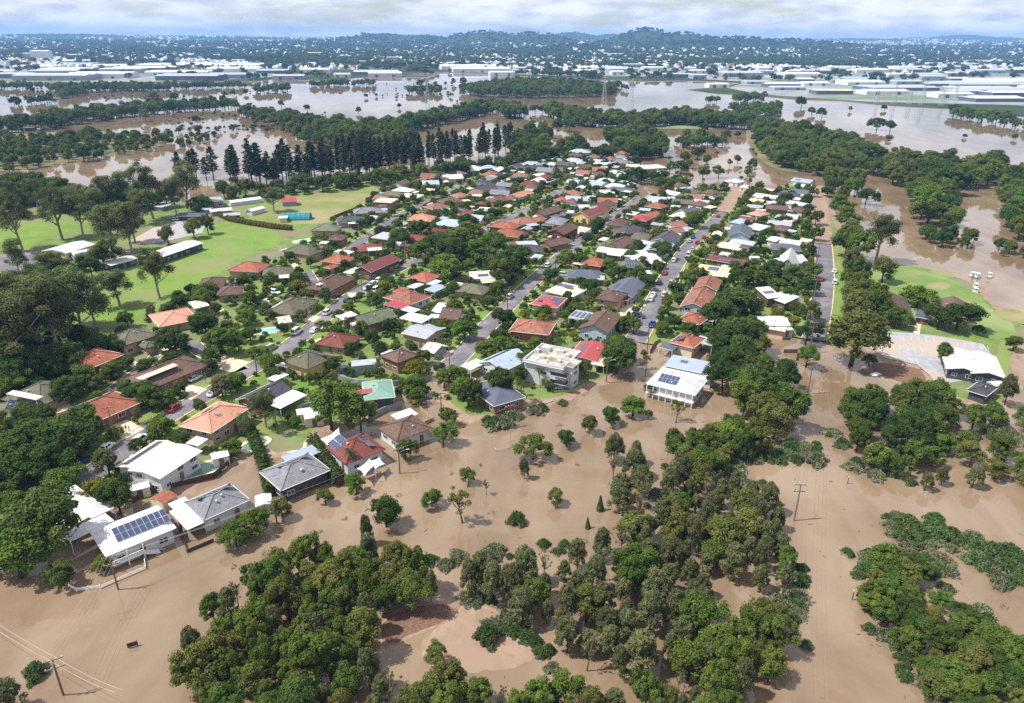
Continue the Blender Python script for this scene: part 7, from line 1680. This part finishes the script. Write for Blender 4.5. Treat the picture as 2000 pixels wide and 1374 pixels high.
# hoop pines on the river bank
random.seed(31)
rows = []
for x0, x1, y0, y1, n in ((362, 445, 352, 350, 6), (450, 720, 354, 340, 26), (470, 720, 362, 350, 20), (640, 1000, 348, 300, 38), (700, 1000, 350, 308, 30)):
    for i in range(n):
        t = (i + random.uniform(-0.9, 0.9)) / max(1, n - 1); x = x0 + (x1 - x0) * t
        rows.append((x, y0 + (y1 - y0) * t + random.uniform(-4.5, 3.5), n))
rows.sort()
RN = {6: 'leftmost detached', 26: 'rear left', 20: 'front left', 38: 'rear right', 30: 'front right'}; RC = {}
for i, (x, y, n) in enumerate(rows):
    h_ = random.uniform(13, 27) if x < 640 else random.uniform(18, 27); RC[n] = RC.get(n, 0) + 1
    lb = 'dark hoop pine, %s from left in the %s row on the river bank' % (ORD[RC[n] - 1], RN[n])
    tree('pine', bp(x, y), h_, random.uniform(0.8, 1.1) * (24 / h_) ** 0.4 * (1.2 if x < 640 else 0.9), 0.0, 'hoop pines along the river bank', lb)

# hedges
def hedge(px, h_, w_, mat, label, z=LAND):
    r = np.random.default_rng(int(px[0][0])); P = [at(x, y, z) for x, y in px]; V, val = [], []
    for a, b in zip(P[:-1], P[1:]):
        m = int((b - a).length * 90 * h_ * 0.6); t = r.uniform(0, 1, m); s = (b - a).normalized(); nn = np.array([-s.y, s.x, 0])
        base = np.array([[a.x, a.y, 0]]) * (1 - t[:, None]) + np.array([[b.x, b.y, 0]]) * t[:, None] - np.array([[P[0].x, P[0].y, 0]])
        ang = r.uniform(0, math.pi, m); rr = r.uniform(0.8, 1.1, m) * (1 + 0.15 * np.sin(t * 40))
        p = base + nn * (np.cos(ang) * w_ / 2 * rr)[:, None]; p[:, 2] = np.sin(ang) ** 0.5 * h_ * rr
        V.append(quads(p, nn * np.cos(ang)[:, None] + np.array([0, 0, 1]) * np.sin(ang)[:, None] + r.normal(size=(m, 3)) * 0.5, r.uniform(0.12, 0.24, m), 0.8, None, r)); val.append(r.uniform(0, 1, m))
    o = empty('hedge', P[0]); put('foliage', leaf_mesh('hedge_foliage', np.concatenate(V), np.concatenate(val), M[mat]), o)
    mb = MB()
    for a, b in zip(P[:-1], P[1:]): mb.beam(a - P[0] + Vector((0, 0, h_ * 0.4)), b - P[0] + Vector((0, 0, h_ * 0.4)), w_ * 0.5, h_ * 0.8)
    mb.build('stems', M['bark_dark'], o)
    tag(o, label, 'hedge', 'hedges'); USED.add(label)
hedge([(428, 422), (450, 432), (490, 440), (530, 446), (570, 450)], 2.2, 3.0, 'leaf_yellow', 'long yellow-green hedge between oval and paddock')
hedge([(488, 845), (505, 885), (520, 930), (530, 970)], 2.6, 2.4, 'leaf_dark', 'tall dark hedge left of the flooded dark-walled house', 0.0)
hedge([(612, 870), (630, 900), (650, 930), (665, 950)], 3.0, 2.6, 'leaf_palm', 'tall leafy hedge left of the red-tiled solar house', 0.0)
hedge([(625, 758), (640, 745), (655, 735)], 1.6, 1.2, 'leaf_round', 'clipped hedge right of the charcoal-roofed house')
hedge([(1106, 625), (1118, 608), (1128, 596)], 3.2, 1.6, 'leaf_round', 'tall narrow hedge beside the red two-storey house')
hedge([(1365, 492), (1385, 496)], 1.6, 1.6, 'leaf_bright', 'clipped hedge before the beige hip roof')
hedge([(725, 590), (740, 580), (752, 570)], 1.4, 1.4, 'leaf_bright', 'clipped street hedge below the yellow bush')
hedge([(500, 590), (520, 575)], 1.4, 1.2, 'leaf_bright', 'short clipped hedge beside the white wagon drive')

# garden trees between the houses: the nearer ones singly
random.seed(41)
keep = [(t['pos'].x, t['pos'].y, t['R']) for t in TREES]
def crowded(p, r0):
    return any(abs(q[0] - p[0]) < 12 and math.hypot(q[0] - p[0], q[1] - p[1]) < r0 + q[2] * 0.7 for q in keep)
nearpoly = [at(x, y, LAND) for x, y in [(-40, 700), (-40, 1060), (200, 980), (345, 950), (500, 870), (620, 820), (770, 780), (880, 780), (1000, 790), (1190, 725), (1240, 660), (1420, 660), (1570, 640), (1590, 430), (1420, 400), (1250, 400), (1000, 420), (800, 460), (640, 470), (540, 510), (380, 580), (230, 660), (100, 690)]]
cand = scatter(nearpoly, 7.0, avoid=lambda p: on_road(p, 1.2) or on_foot(p, 0.7) or on_open(p) or crowded(p, 1.6))
random.shuffle(cand)
cand.sort(key=lambda p: math.hypot(p[0], p[1]))
KM = ['round'] * 5 + ['dark'] * 4 + ['bright'] * 3 + ['olive', 'palm', 'palm', 'yellow', 'casuarina', 'sapling']
GARD = []
for i, p in enumerate(cand[:260]):
    k = random.choice(KM); h_ = random.uniform(2.7, 5.8) * (1.2 if k in ('palm', 'sapling') else 1.0)
    v = Vector((p[0], p[1], 0))
    tree(k, p, h_, random.uniform(0.85, 1.25), LAND, 'garden trees between the houses', where(v, ('tall ' if h_ > 5.6 else 'small ' if h_ < 4.2 else '') + LOOK[k]))
    keep.append((p[0], p[1], 2.0))
pts = [(p[0], p[1], LAND, random.uniform(2.4, 5.0), random.uniform(0.85, 1.15)) for p in cand[260:]]
backpoly = [at(x, y, LAND) for x, y in [(760, 470), (1000, 420), (1250, 400), (1420, 400), (1590, 430), (1600, 365), (1440, 372), (1345, 372), (1250, 392), (1230, 360), (1250, 325), (1150, 294), (1000, 324), (800, 347), (740, 356), (740, 380), (700, 410), (640, 440)]]
pts += [(p[0], p[1], LAND, random.uniform(2.4, 5.4), random.uniform(0.85, 1.2)) for p in scatter(backpoly, 5.8, avoid=lambda p: on_road(p, 1.0) or on_foot(p, 0.6) or on_open(p) or crowded(p, 1.5))]
gn_scatter('garden_trees', pts, ['round', 'dark', 'bright', 'round', 'dark', 'palm', 'olive', 'yellow'], 'green mass of garden trees among the farther houses', 'trees')
allpoly = [at(x, y, LAND) for x, y in [(-40, 700), (-40, 1040), (200, 985), (345, 940), (500, 870), (620, 820), (770, 780), (880, 780), (1000, 790), (1190, 725), (1240, 660), (1420, 665), (1580, 640), (1595, 380), (1440, 372), (1345, 372), (1250, 392), (1230, 360), (1250, 325), (1150, 300), (1000, 330), (800, 350), (740, 380), (640, 450), (540, 510), (380, 580), (230, 660), (100, 690)]]
pts = [(p[0], p[1], LAND, random.uniform(0.8, 2.3), random.uniform(0.8, 1.3)) for p in scatter(allpoly, 2.9, avoid=lambda p: on_road(p, 0.3) or on_foot(p, 0.2) or on_open(p))]
random.shuffle(pts); pts = pts[:int(len(pts) * 0.62)]
gn_scatter('garden_shrubs', pts, ['bush', 'darkbush', 'bush'], 'low shrubs and bushes filling the gardens of the suburb', 'shrubs')
# undergrowth at the left, behind the classroom and along the river below the pines
pts = []
for px, d, hl, hh in (([(-60, 640), (60, 600), (140, 640), (190, 670), (140, 700), (60, 760), (-60, 780)], 5.5, 3, 7), ([(-40, 400), (80, 395), (160, 405), (120, 385), (40, 372), (-40, 375)], 7, 8, 14), ([(420, 392), (480, 380), (560, 374), (640, 368), (740, 356), (820, 346), (900, 338), (1000, 326), (1000, 318), (860, 332), (700, 348), (560, 362), (420, 380)], 6, 5, 10),
                      ([(200, 405), (300, 400), (330, 396), (280, 392), (200, 396)], 7, 8, 13), ([(380, 412), (420, 400), (400, 390), (380, 400)], 6, 6, 9), ([(450, 352), (620, 346), (720, 338), (860, 320), (1000, 302), (1000, 312), (860, 328), (720, 350), (600, 362), (450, 364)], 13, 4, 8), ([(1000, 318), (1060, 300), (1120, 290), (1240, 296), (1230, 300), (1100, 298), (1020, 322)], 6, 5, 10), ([(1240, 330), (1320, 345), (1345, 362), (1300, 366), (1250, 350)], 7, 4, 7), ([(300, 600), (400, 555), (420, 575), (340, 620)], 6, 4, 7), ([(-40, 900), (60, 880), (160, 850), (200, 860), (100, 920), (-40, 990)], 6.5, 6, 9)):
    pts += [(p[0], p[1], 0.2, random.uniform(hl, hh), random.uniform(0.9, 1.25)) for p in scatter([at(x, y, 3) for x, y in px], d, avoid=lambda p: on_foot(p, 0.8) or on_road(p, 1.0))]
gn_scatter('bank_trees', pts, ['round', 'dark', 'dark', 'olive', 'bright'], 'dense undergrowth and trees along the near river bank', 'trees')
# ------------------------------------------------------------------ woods standing in the far flood
random.seed(51)
pts = []
def wood(px, d, hl, hh, wide=(0.75, 1.2)):
    for p in scatter([at(x, y, 3) for x, y in px], d * 0.92):
        pts.append((p[0], p[1], 0.0, random.uniform(hl, hh), random.uniform(*wide)))
wood([(1470, 250), (1560, 250), (1670, 290), (1710, 308), (1680, 330), (1600, 336), (1540, 326), (1490, 300)], 8.5, 8, 15)
wood([(1690, 332), (1770, 318), (1850, 320), (1872, 350), (1855, 400), (1872, 440), (1830, 448), (1795, 412), (1785, 370), (1740, 350)], 8.5, 8, 16)
wood([(1960, 335), (2100, 335), (2150, 520), (2060, 505), (1985, 462), (1960, 420)], 8.5, 6, 12)
wood([(1880, 330), (1960, 322), (1970, 352), (1900, 362)], 8, 9, 15)
wood([(1610, 350), (1650, 352), (1690, 362), (1660, 375), (1625, 370)], 9, 8, 12)
wood([(1800, 455), (1890, 450), (1920, 470), (1840, 475)], 7, 4, 8); wood([(1920, 470), (1990, 480), (2040, 510), (1960, 490)], 7, 3, 6)
wood([(1070, 216), (1150, 230), (1240, 238), (1330, 226), (1420, 234), (1490, 240), (1470, 250), (1330, 240), (1240, 247), (1140, 243), (1070, 224)], 7.5, 9, 15)
wood([(972, 216), (1012, 214), (1030, 226), (990, 228)], 7, 10, 16)
wood([(-40, 252), (60, 238), (170, 220), (330, 209), (430, 205), (470, 208), (420, 212), (330, 216), (220, 228), (100, 246), (-40, 260)], 9, 8, 15)
wood([(-200, 335), (-40, 268), (60, 268), (160, 262), (260, 266), (330, 268), (290, 290), (200, 303), (120, 314), (60, 325), (-60, 342)], 9.5, 5, 11)
wood([(330, 275), (400, 258), (430, 262), (350, 290)], 9, 3, 6); wood([(320, 255), (400, 248), (520, 245), (640, 262), (520, 254), (400, 256)], 12, 3, 7)
wood([(470, 216), (560, 228), (640, 240), (700, 248), (640, 253), (540, 240), (470, 224)], 8, 7, 13); wood([(560, 258), (640, 248), (720, 256), (700, 275), (640, 285)], 9, 6, 13)
wood([(640, 272), (700, 254), (790, 243), (860, 228), (960, 210), (975, 216), (880, 236), (800, 252), (740, 272), (660, 284)], 7.5, 8, 16)
wood([(730, 262), (790, 252), (800, 290), (740, 300)], 9, 8, 15)
wood([(1010, 262), (1060, 252), (1080, 270), (1040, 285), (1000, 280)], 12, 7, 14); wood([(1090, 285), (1140, 280), (1130, 292), (1090, 296)], 9, 6, 12); wood([(1000, 290), (1060, 285), (1060, 300), (1000, 308)], 8, 8, 15)
wood([(1190, 265), (1240, 258), (1290, 272), (1300, 300), (1250, 305), (1200, 290)], 9, 8, 14); wood([(1160, 300), (1200, 290), (1210, 300), (1170, 306)], 9, 7, 10)
wood([(1320, 275), (1350, 272), (1420, 270), (1420, 280), (1340, 285)], 9, 6, 11)
wood([(900, 178), (960, 166), (1080, 162), (1190, 174), (1200, 184), (1120, 189), (1000, 189), (930, 186)], 12, 10, 17)
for px in ([(0, 168), (60, 168), (60, 172), (0, 172)], [(70, 170), (230, 168), (330, 172), (330, 176), (120, 178)], [(230, 170), (480, 166), (480, 170), (240, 175)], [(20, 200), (100, 194), (110, 198), (20, 206)], [(110, 184), (160, 180), (170, 184), (120, 190)], [(500, 174), (560, 172), (565, 178), (500, 180)], [(605, 163), (680, 162), (680, 167), (610, 168)], [(690, 163), (730, 162), (730, 166), (690, 167)],
           [(790, 178), (850, 176), (860, 182), (800, 182)], [(1430, 212), (1520, 210), (1520, 225), (1440, 222)], [(1860, 220), (1960, 235), (2040, 250), (2040, 256), (1950, 243), (1860, 226)], [(1160, 168), (1210, 166), (1205, 172), (1165, 172)], [(1430, 192), (1490, 190), (1490, 197), (1440, 198)], [(1380, 196), (1400, 195), (1400, 199), (1380, 199)]):
    wood(px, 11, 7, 13)
lone = []
for x, y, h_ in ((285, 238, 12), (208, 238, 11), (385, 240, 7), (290, 180, 14), (715, 192, 6), (735, 190, 6), (700, 222, 7), (1088, 256, 12), (1112, 258, 12), (1375, 260, 9), (1340, 272, 10), (1440, 270, 6), (1362, 312, 9), (1380, 322, 8), (1340, 320, 8), (1440, 320, 6), (1330, 340, 9), (1372, 350, 8), (1403, 348, 8), (1425, 325, 5), (1345, 330, 7), (1565, 210, 14), (1585, 225, 9), (1605, 230, 11), (1660, 218, 6), (1727, 216, 7), (1712, 255, 12), (1738, 257, 10), (1735, 275, 4), (1883, 270, 4), (1980, 273, 5), (1240, 325, 8), (1308, 340, 8),
                 (440, 190, 8), (455, 188, 9), (480, 185, 8), (820, 172, 14), (835, 175, 10), (850, 170, 9), (870, 168, 8), (885, 166, 12), (905, 168, 14), (860, 180, 6), (880, 190, 6), (600, 218, 8), (550, 210, 9), (780, 212, 6), (795, 190, 5), (1216, 176, 10), (1224, 178, 10), (1060, 220, 9), (1045, 222, 10), (150, 180, 9), (60, 180, 8), (340, 200, 12), (300, 196, 13), (1470, 330, 7), (1460, 345, 6), (1690, 400, 9), (1615, 385, 7)):
    g = at(x, y, 0); lone.append((g.x, g.y, 0, h_, random.uniform(0.9, 1.2)))
gn_scatter('flood_trees', lone, ['round', 'olive', 'dark'], 'scattered trees standing singly in the far flood water', 'trees')
stray = []
for _ in range(230):                                   # stray drowned bushes
    x, y = random.choice([(random.uniform(330, 640), random.uniform(222, 255)), (random.uniform(700, 960), random.uniform(162, 200)), (random.uniform(1290, 1480), random.uniform(285, 360)) if random.random() < 0.3 else (random.uniform(60, 330), random.uniform(172, 195)), (random.uniform(0, 500), random.uniform(165, 195))])
    g = at(x, y, 0); stray.append((g.x, g.y, 0, random.uniform(1.2, 3.6), random.uniform(0.8, 1.5)))
gn_scatter('drowned_bushes', stray, ['bush', 'darkbush', 'round'], 'stray drowned bushes dotting the far flood water', 'bushes')
gn_scatter('flooded_woods', pts, ['gum', 'olive', 'round', 'round', 'dark', 'bright'], 'bands of woodland standing in the far flood water', 'woods')

# ------------------------------------------------------------------ sheds of the far industrial estates, each a thing
random.seed(61)
FW = {k: surf('far_wall_' + k, lin(*c), lin(*[x * 0.9 for x in c]), 0.05, rough=0.9) for k, c in dict(white=(214, 216, 220), grey=(150, 156, 166), dark=(96, 104, 116)).items()}
FR = {'white': roof_mat('far_roof_white', lin(216, 218, 224), lin(190, 192, 198), 'metal', 0.6, 0.6), 'grey': roof_mat('far_roof_grey', lin(168, 176, 188), lin(146, 152, 162), 'metal', 0.5, 0.6), 'tan': roof_mat('far_roof_tan', lin(214, 196, 172), lin(190, 172, 150), 'metal', 0.5, 0.6)}
WARE = [(-20, 22, 146), (20, 104, 136), (2, 44, 121), (45, 62, 121, 'g', 26), (60, 96, 121, 'w', 34), (98, 146, 112), (95, 172, 124), (-10, 60, 154), (20, 165, 158), (30, 182, 151), (176, 255, 134), (190, 272, 144), (216, 330, 140), (265, 420, 134), (340, 412, 129), (278, 400, 148), (300, 422, 158), (398, 500, 142), (405, 492, 154), (430, 505, 135), (498, 560, 144), (530, 592, 156, 'g'),
        (586, 642, 144), (556, 622, 130), (618, 682, 142), (650, 682, 152), (688, 776, 147, 'g'), (716, 782, 151), (868, 1002, 130), (856, 962, 137), (880, 992, 142), (955, 1004, 148), (1000, 1022, 144), (1028, 1078, 145), (1100, 1162, 144), (1158, 1192, 143), (1188, 1242, 143, 'g'), (1194, 1218, 147), (1238, 1292, 144), (1080, 1122, 124), (1144, 1182, 124), (1198, 1232, 122), (1250, 1280, 117), (1290, 1332, 115), (1168, 1222, 112, 'g'), (1340, 1382, 139),
        (1350, 1380, 144), (1296, 1352, 153, 'g'), (1352, 1378, 155, 'g'), (1378, 1402, 141), (1412, 1488, 151, 'g'), (1475, 1510, 146), (1384, 1424, 172, 't'), (1458, 1502, 165, 'g'), (1530, 1602, 153), (1540, 1572, 144), (1598, 1642, 155), (1622, 1682, 138), (1498, 1562, 172), (1512, 1572, 177, 'g'), (1594, 1664, 185, 't'), (1700, 1832, 178, 'g'), (1690, 1775, 186), (1748, 1802, 166), (1848, 1932, 150, 'g'), (1858, 2010, 172, 'g'),
        (1870, 2000, 181, 'g'), (1918, 2020, 166), (1902, 2000, 200), (1815, 1852, 171, 'g'), (1800, 1850, 158), (1700, 1790, 114, 'g'), (1800, 1922, 131, 'g'), (1906, 2000, 126, 'g'), (1935, 2010, 190), (1640, 1700, 163), (1560, 1590, 160), (1570, 1620, 168), (1830, 1900, 192), (450, 480, 123), (320, 340, 97), (640, 672, 116, 'g'), (600, 630, 112, 't', 16), (690, 715, 126), (755, 775, 126, 'g', 22), (400, 440, 112), (470, 500, 110)]
for y_ in (126, 131, 136, 142, 148, 154):
    x_ = -30 + random.uniform(0, 40)
    while x_ < 520:
        w_ = random.uniform(50, 120)
        if random.random() < 0.78 and not (y_ < 130 and 170 < x_ < 420): WARE.append((round(x_), round(x_ + w_), y_ + random.choice((-1, 0, 1))))
        x_ += w_ + random.uniform(2, 14)
for y_ in (138, 145, 152, 160, 168, 176, 185, 193):
    x_ = {138: 1330, 145: 1500, 152: 1520, 160: 1640, 168: 1640, 176: 1840, 185: 1780, 193: 1840}[y_] + random.uniform(0, 30)
    while x_ < 2040:
        w_ = random.uniform(35, 90)
        if random.random() < 0.72: WARE.append((round(x_), round(x_ + w_), y_ + random.choice((-1, 0, 1)), random.choice('wwgggt')))
        x_ += w_ + random.uniform(3, 25)
for y_ in (132, 139, 144):
    x_ = 860 + random.uniform(0, 30)
    while x_ < 1290:
        w_ = random.uniform(30, 70)
        if random.random() < 0.5: WARE.append((round(x_), round(x_ + w_), y_))
        x_ += w_ + random.uniform(4, 30)
seen_, uniq = [], []
for q in WARE:                                          # no two on the same ground
    if any(abs(q[2] - r2[2]) < 4 and q[0] < r2[1] - 3 and r2[0] < q[1] - 3 for r2 in uniq): continue
    uniq.append(q)
WARE = uniq
for i, wspec in enumerate(WARE):
    x0, x1, yb = wspec[:3]; kc = {'w': 'white', 'g': 'grey', 't': 'tan'}[wspec[3]] if len(wspec) > 3 else random.choice(('white', 'white', 'grey')); hh = wspec[4] if len(wspec) > 4 else (random.uniform(5, 7) if yb > 158 else random.uniform(7, 10))
    a, b = at(x0, yb, 0.5), at(x1, yb, 0.5)
    a.z = b.z = float(terrain((a.x + b.x) / 2, a.y)) if a.y > 2850 else 0.5
    L = (b - a).length; dep = min(120 if yb > 125 else 200, max(35, L * 0.6)) * random.uniform(0.8, 1.1); rz = math.atan2(b.y - a.y, b.x - a.x) + random.uniform(-0.06, 0.06)
    c = (a + b) / 2 + Vector((0, dep / 2, 0))
    o = empty('warehouse', c, rz)
    wall_geo(L, dep, 'box', 0, hh, 0.0, -2).build('wall', FW['dark' if random.random() < 0.3 else kc if kc in FW else 'white'], o)
    nb = max(1, round(dep / 40)); bay = dep / nb
    for k in range(nb):
        rg, h2, _ = roof_geo(L, bay * 0.99, 'gable', 7, 0.5); ro = rg.build('roof', [FR[kc], FW['white']], o); ro.location = (0, -dep / 2 + bay * (k + 0.5), hh)
        for sx in (-1, 1): MB().add([(sx * L / 2 * 0.995, -bay / 2, -0.6), (sx * L / 2 * 0.995, bay / 2, -0.6), (sx * L / 2 * 0.995, 0, h2 - 0.6)], [(0, 1, 2)]).build('gable', FW['white'], ro)
    nd = max(2, int(L / 45))
    for k in range(nd):
        u = (k + 0.5) / nd * L - L / 2; MB().box(u - 3, u + 3, -dep / 2 - 0.15, -dep / 2 - 0.02, -0.5, 5).build('loading_door', FW['dark'], o)
    side = 'left' if x0 < 600 else 'middle' if x0 < 1250 else 'right'; rank = 'front' if yb > 150 else 'middle' if yb > 130 else 'back'
    mates = sorted([q for q in WARE if ('left' if q[0] < 600 else 'middle' if q[0] < 1250 else 'right') == side and ('front' if q[2] > 150 else 'middle' if q[2] > 130 else 'back') == rank], key=lambda q: q[0])
    lb = '%s-roofed industrial shed, %s from left in the %s rank, far %s' % (kc, ORD[mates.index(wspec)], rank, side)
    tag(o, lb, 'warehouse', 'industrial sheds beyond the flood')
# silos, towers and pylons
def pylon(px, py, h_, label):
    g = at(px, py, 0.0); o = empty('transmission_tower', g, 0.3)
    def leg(sx, sy):
        return [(sx * 3.2, sy * 3.2, -1), (sx * 1.3, sy * 1.3, h_ * 0.6), (sx * 0.5, sy * 0.5, h_)]
    for sx in (-1, 1):
        for sy in (-1, 1): MB().tube(leg(sx, sy), 0.16, 4).build('leg', M['steel'], o)
    br = MB()
    for k in range(9):
        z0, z1 = h_ * k / 9, h_ * (k + 1) / 9
        w0 = 3.2 - 1.9 * min(1, z0 / (h_ * 0.6)) - 0.8 * max(0, (z0 / h_ - 0.6) / 0.4); w1 = 3.2 - 1.9 * min(1, z1 / (h_ * 0.6)) - 0.8 * max(0, (z1 / h_ - 0.6) / 0.4)
        for (ax, ay), (bx, by) in (((-1, -1), (1, -1)), ((1, -1), (1, 1)), ((1, 1), (-1, 1)), ((-1, 1), (-1, -1))):
            br.tube([(ax * w0, ay * w0, z0), (bx * w1, by * w1, z1)], 0.09, 3, cap=False); br.tube([(bx * w0, by * w0, z0), (ax * w1, ay * w1, z1)], 0.09, 3, cap=False)
    br.build('bracing', M['steel'], o)
    for z in (0.7, 0.82, 0.94): MB().beam((-5, 0, h_ * z), (5, 0, h_ * z), 0.3).build('cross_arm', M['steel'], o)
    tag(o, label, 'pylon', 'transmission towers'); USED.add(label)
pylon(1232, 212, 38, 'lattice tower standing in the water at the far centre'); pylon(1180, 196, 34, 'lattice tower in the far wood left of centre'); pylon(835, 200, 34, 'lattice tower in the flooded reach at far left of centre')
for i, x in enumerate((1712, 1745, 1775, 1800, 1838, 1862)): pylon(x, 206 - 3 + i, 20 + (i % 2) * 8, '%s gantry tower of the far switchyard' % ORD[i])
# tower blocks on the horizon
for i, (x, y, w_, h_) in enumerate(((38, 78, 40, 40), (47, 79, 30, 52), (62, 79, 26, 34), (90, 78, 40, 36), (222, 76, 30, 46), (230, 77, 40, 34), (205, 77, 24, 30), (420, 80, 30, 26), (15, 78, 30, 26))):
    g = at(x, y + 6, 20); dist = min(9000, g.y); g = Vector((g.x * dist / g.y, dist, 0)); g.z = float(terrain(g.x, g.y)) - 3
    o = empty('tower_block', g, 0.2)
    MB().box(-w_ / 2, w_ / 2, -10, 10, 0, h_).build('wall', FW['white'], o); MB().box(-w_ / 4, w_ / 4, -5, 5, h_, h_ + 4).build('lift_housing', FW['grey'], o)
    for k in range(int(h_ / 4)): MB().box(-w_ / 2 + 1, w_ / 2 - 1, -10.2, -10.02, 2 + k * 4, 4 + k * 4).build('window_band', M['glass'], o)
    tag(o, 'pale tower block on the far left skyline, %s from the left' % ORD[sorted([38, 47, 62, 90, 222, 230, 205, 420, 15]).index(x)], 'building', 'tower blocks on the skyline')

# ------------------------------------------------------------------ the far suburbs: houses and trees too many to count
random.seed(71)
mb_v, mb_f, mb_m = [], [], []
def tiny_house(x, y, z, l, w_, h_, rz, mi):
    c, s = math.cos(rz), math.sin(rz); n = len(mb_v); r = w_ * 0.28
    for a, b, zz_ in ((-l, -w_, -2), (l, -w_, -2), (l, w_, -2), (-l, w_, -2), (-l, -w_, h_), (l, -w_, h_), (l, w_, h_), (-l, w_, h_), (-l * 0.6, 0, h_ + r * 2), (l * 0.6, 0, h_ + r * 2)):
        mb_v.append((x + (a * c - b * s) / 2, y + (a * s + b * c) / 2, z + zz_))
    for f in ((0, 1, 5, 4), (1, 2, 6, 5), (2, 3, 7, 6), (3, 0, 4, 7)): mb_f.append(tuple(n + i for i in f)); mb_m.append(0)
    for f in ((4, 5, 9, 8), (5, 6, 9), (6, 7, 8, 9), (7, 4, 8)): mb_f.append(tuple(n + i for i in f)); mb_m.append(mi)
def mass(x, y):                                         # wooded ground keeps few houses
    return 0.5 + 0.5 * math.sin(x / 310 + 1.3) * math.sin(y / 420 + 0.7) + 0.3 * math.sin(x / 130 + y / 170)
nh = 0
for _ in range(22000):
    d = 2150 * (11500 / 2150) ** random.random(); x = random.uniform(-0.78, 0.78) * d; y = d
    if y < 2900 and not inside((x, y), FARP): continue
    zt = float(terrain(x, y)) if y > 2850 else 0.5
    s0 = 62 * max(0, min(1, (y - 2600) / 9000)); s0 = 62 * (s0 / 62) ** 2 * (3 - 2 * s0 / 62)
    if zt - s0 > 26 or mass(x, y) < 0.42: continue
    k = 1 + 0.00008 * d
    tiny_house(x, y, zt, random.uniform(9, 15) * k, random.uniform(7, 10) * k, random.uniform(4, 7), random.uniform(-0.9, 0.9), random.choice((1, 1, 2, 2, 2, 3)))
    nh += 1
    if nh > 7000: break
me = bpy.data.meshes.new('far_houses'); me.from_pydata(mb_v, [], mb_f)
for m in (FW['white'], FR['white'], FR['grey'], R['terracotta']): me.materials.append(m)
me.polygons.foreach_set('material_index', mb_m)
tag(put('far_houses', me), 'thousands of pale roofs of the suburbs towards the hills', 'houses', None, 'stuff')
pts = []
for _ in range(15000):
    d = 1650 * (7000 / 1650) ** random.random(); x = random.uniform(-0.8, 0.8) * d; y = d
    if y < 2900 and not inside((x, y), FARP): continue
    zt = float(terrain(x, y)) if y > 2850 else 0.5
    q = to_px((x, y, zt))
    if ((q[0] < 520 and 120 < q[1] < 164) or (520 <= q[0] < 1010 and 136 < q[1] < 160) or (1180 < q[0] and 132 < q[1] < 205)) and random.random() < 0.86: continue
    pts.append((x, y, zt - 0.5, random.uniform(8, 14) * (1 + d / 9000), random.uniform(1.0, 1.5)))
WB = []
for o in bpy.data.objects:
    if o.name.startswith('warehouse'): WB.append((o.location.x, o.location.y, max(c.dimensions.x for c in o.children if c.type == 'MESH') / 2 + 4, 60))
wx = np.array(WB)
pts = [p for p in pts if not (np.abs(wx[:, 0] - p[0]) < wx[:, 2]).__and__(np.abs(wx[:, 1] - p[1]) < 55).any()]
gn_scatter('far_trees', pts, ['far_round', 'far_dark', 'far_gum', 'far_dark'], 'trees of the far suburbs and estates', 'trees')
pts = []
for _ in range(9000):
    d = 2600 * (14000 / 2600) ** random.random(); x = random.uniform(-0.8, 0.8) * d; y = d
    zt = float(terrain(x, y)) if y > 2850 else 0.5
    if mass(x, y) > 0.75 and zt < 70: continue
    if y < 3200 and (np.abs(wx[:, 0] - x) < wx[:, 2] + 16).__and__(np.abs(wx[:, 1] - y) < 70).any(): continue
    pts.append((x, y, zt - 4, random.uniform(4, 7) * (1 + d / 16000), random.uniform(0.8, 1.8)))
gn_scatter('hill_woods', pts, ['clump'], 'blue-green woods on the hills and far plain', 'woods')

# ------------------------------------------------------------------ haze
hz = MB().box(-17500, 17500, -300, 15500, -1.0, 210).build('haze', None)
hz.data.materials.clear()
hm = bpy.data.materials.new('haze_air'); hm.use_nodes = True
hn = hm.node_tree; hn.nodes.clear()
pv = hn.nodes.new('ShaderNodeVolumePrincipled'); ho = hn.nodes.new('ShaderNodeOutputMaterial')
pv.inputs['Color'].default_value = (0.26, 0.52, 1.0, 1); pv.inputs['Density'].default_value = 8.0e-5; pv.inputs['Anisotropy'].default_value = 0.0
hn.links.new(pv.outputs[0], ho.inputs['Volume'])
hz.data.materials.append(hm)
hz['kind'] = 'stuff'; hz['label'] = 'thin blue haze over the far country'; hz['category'] = 'haze'
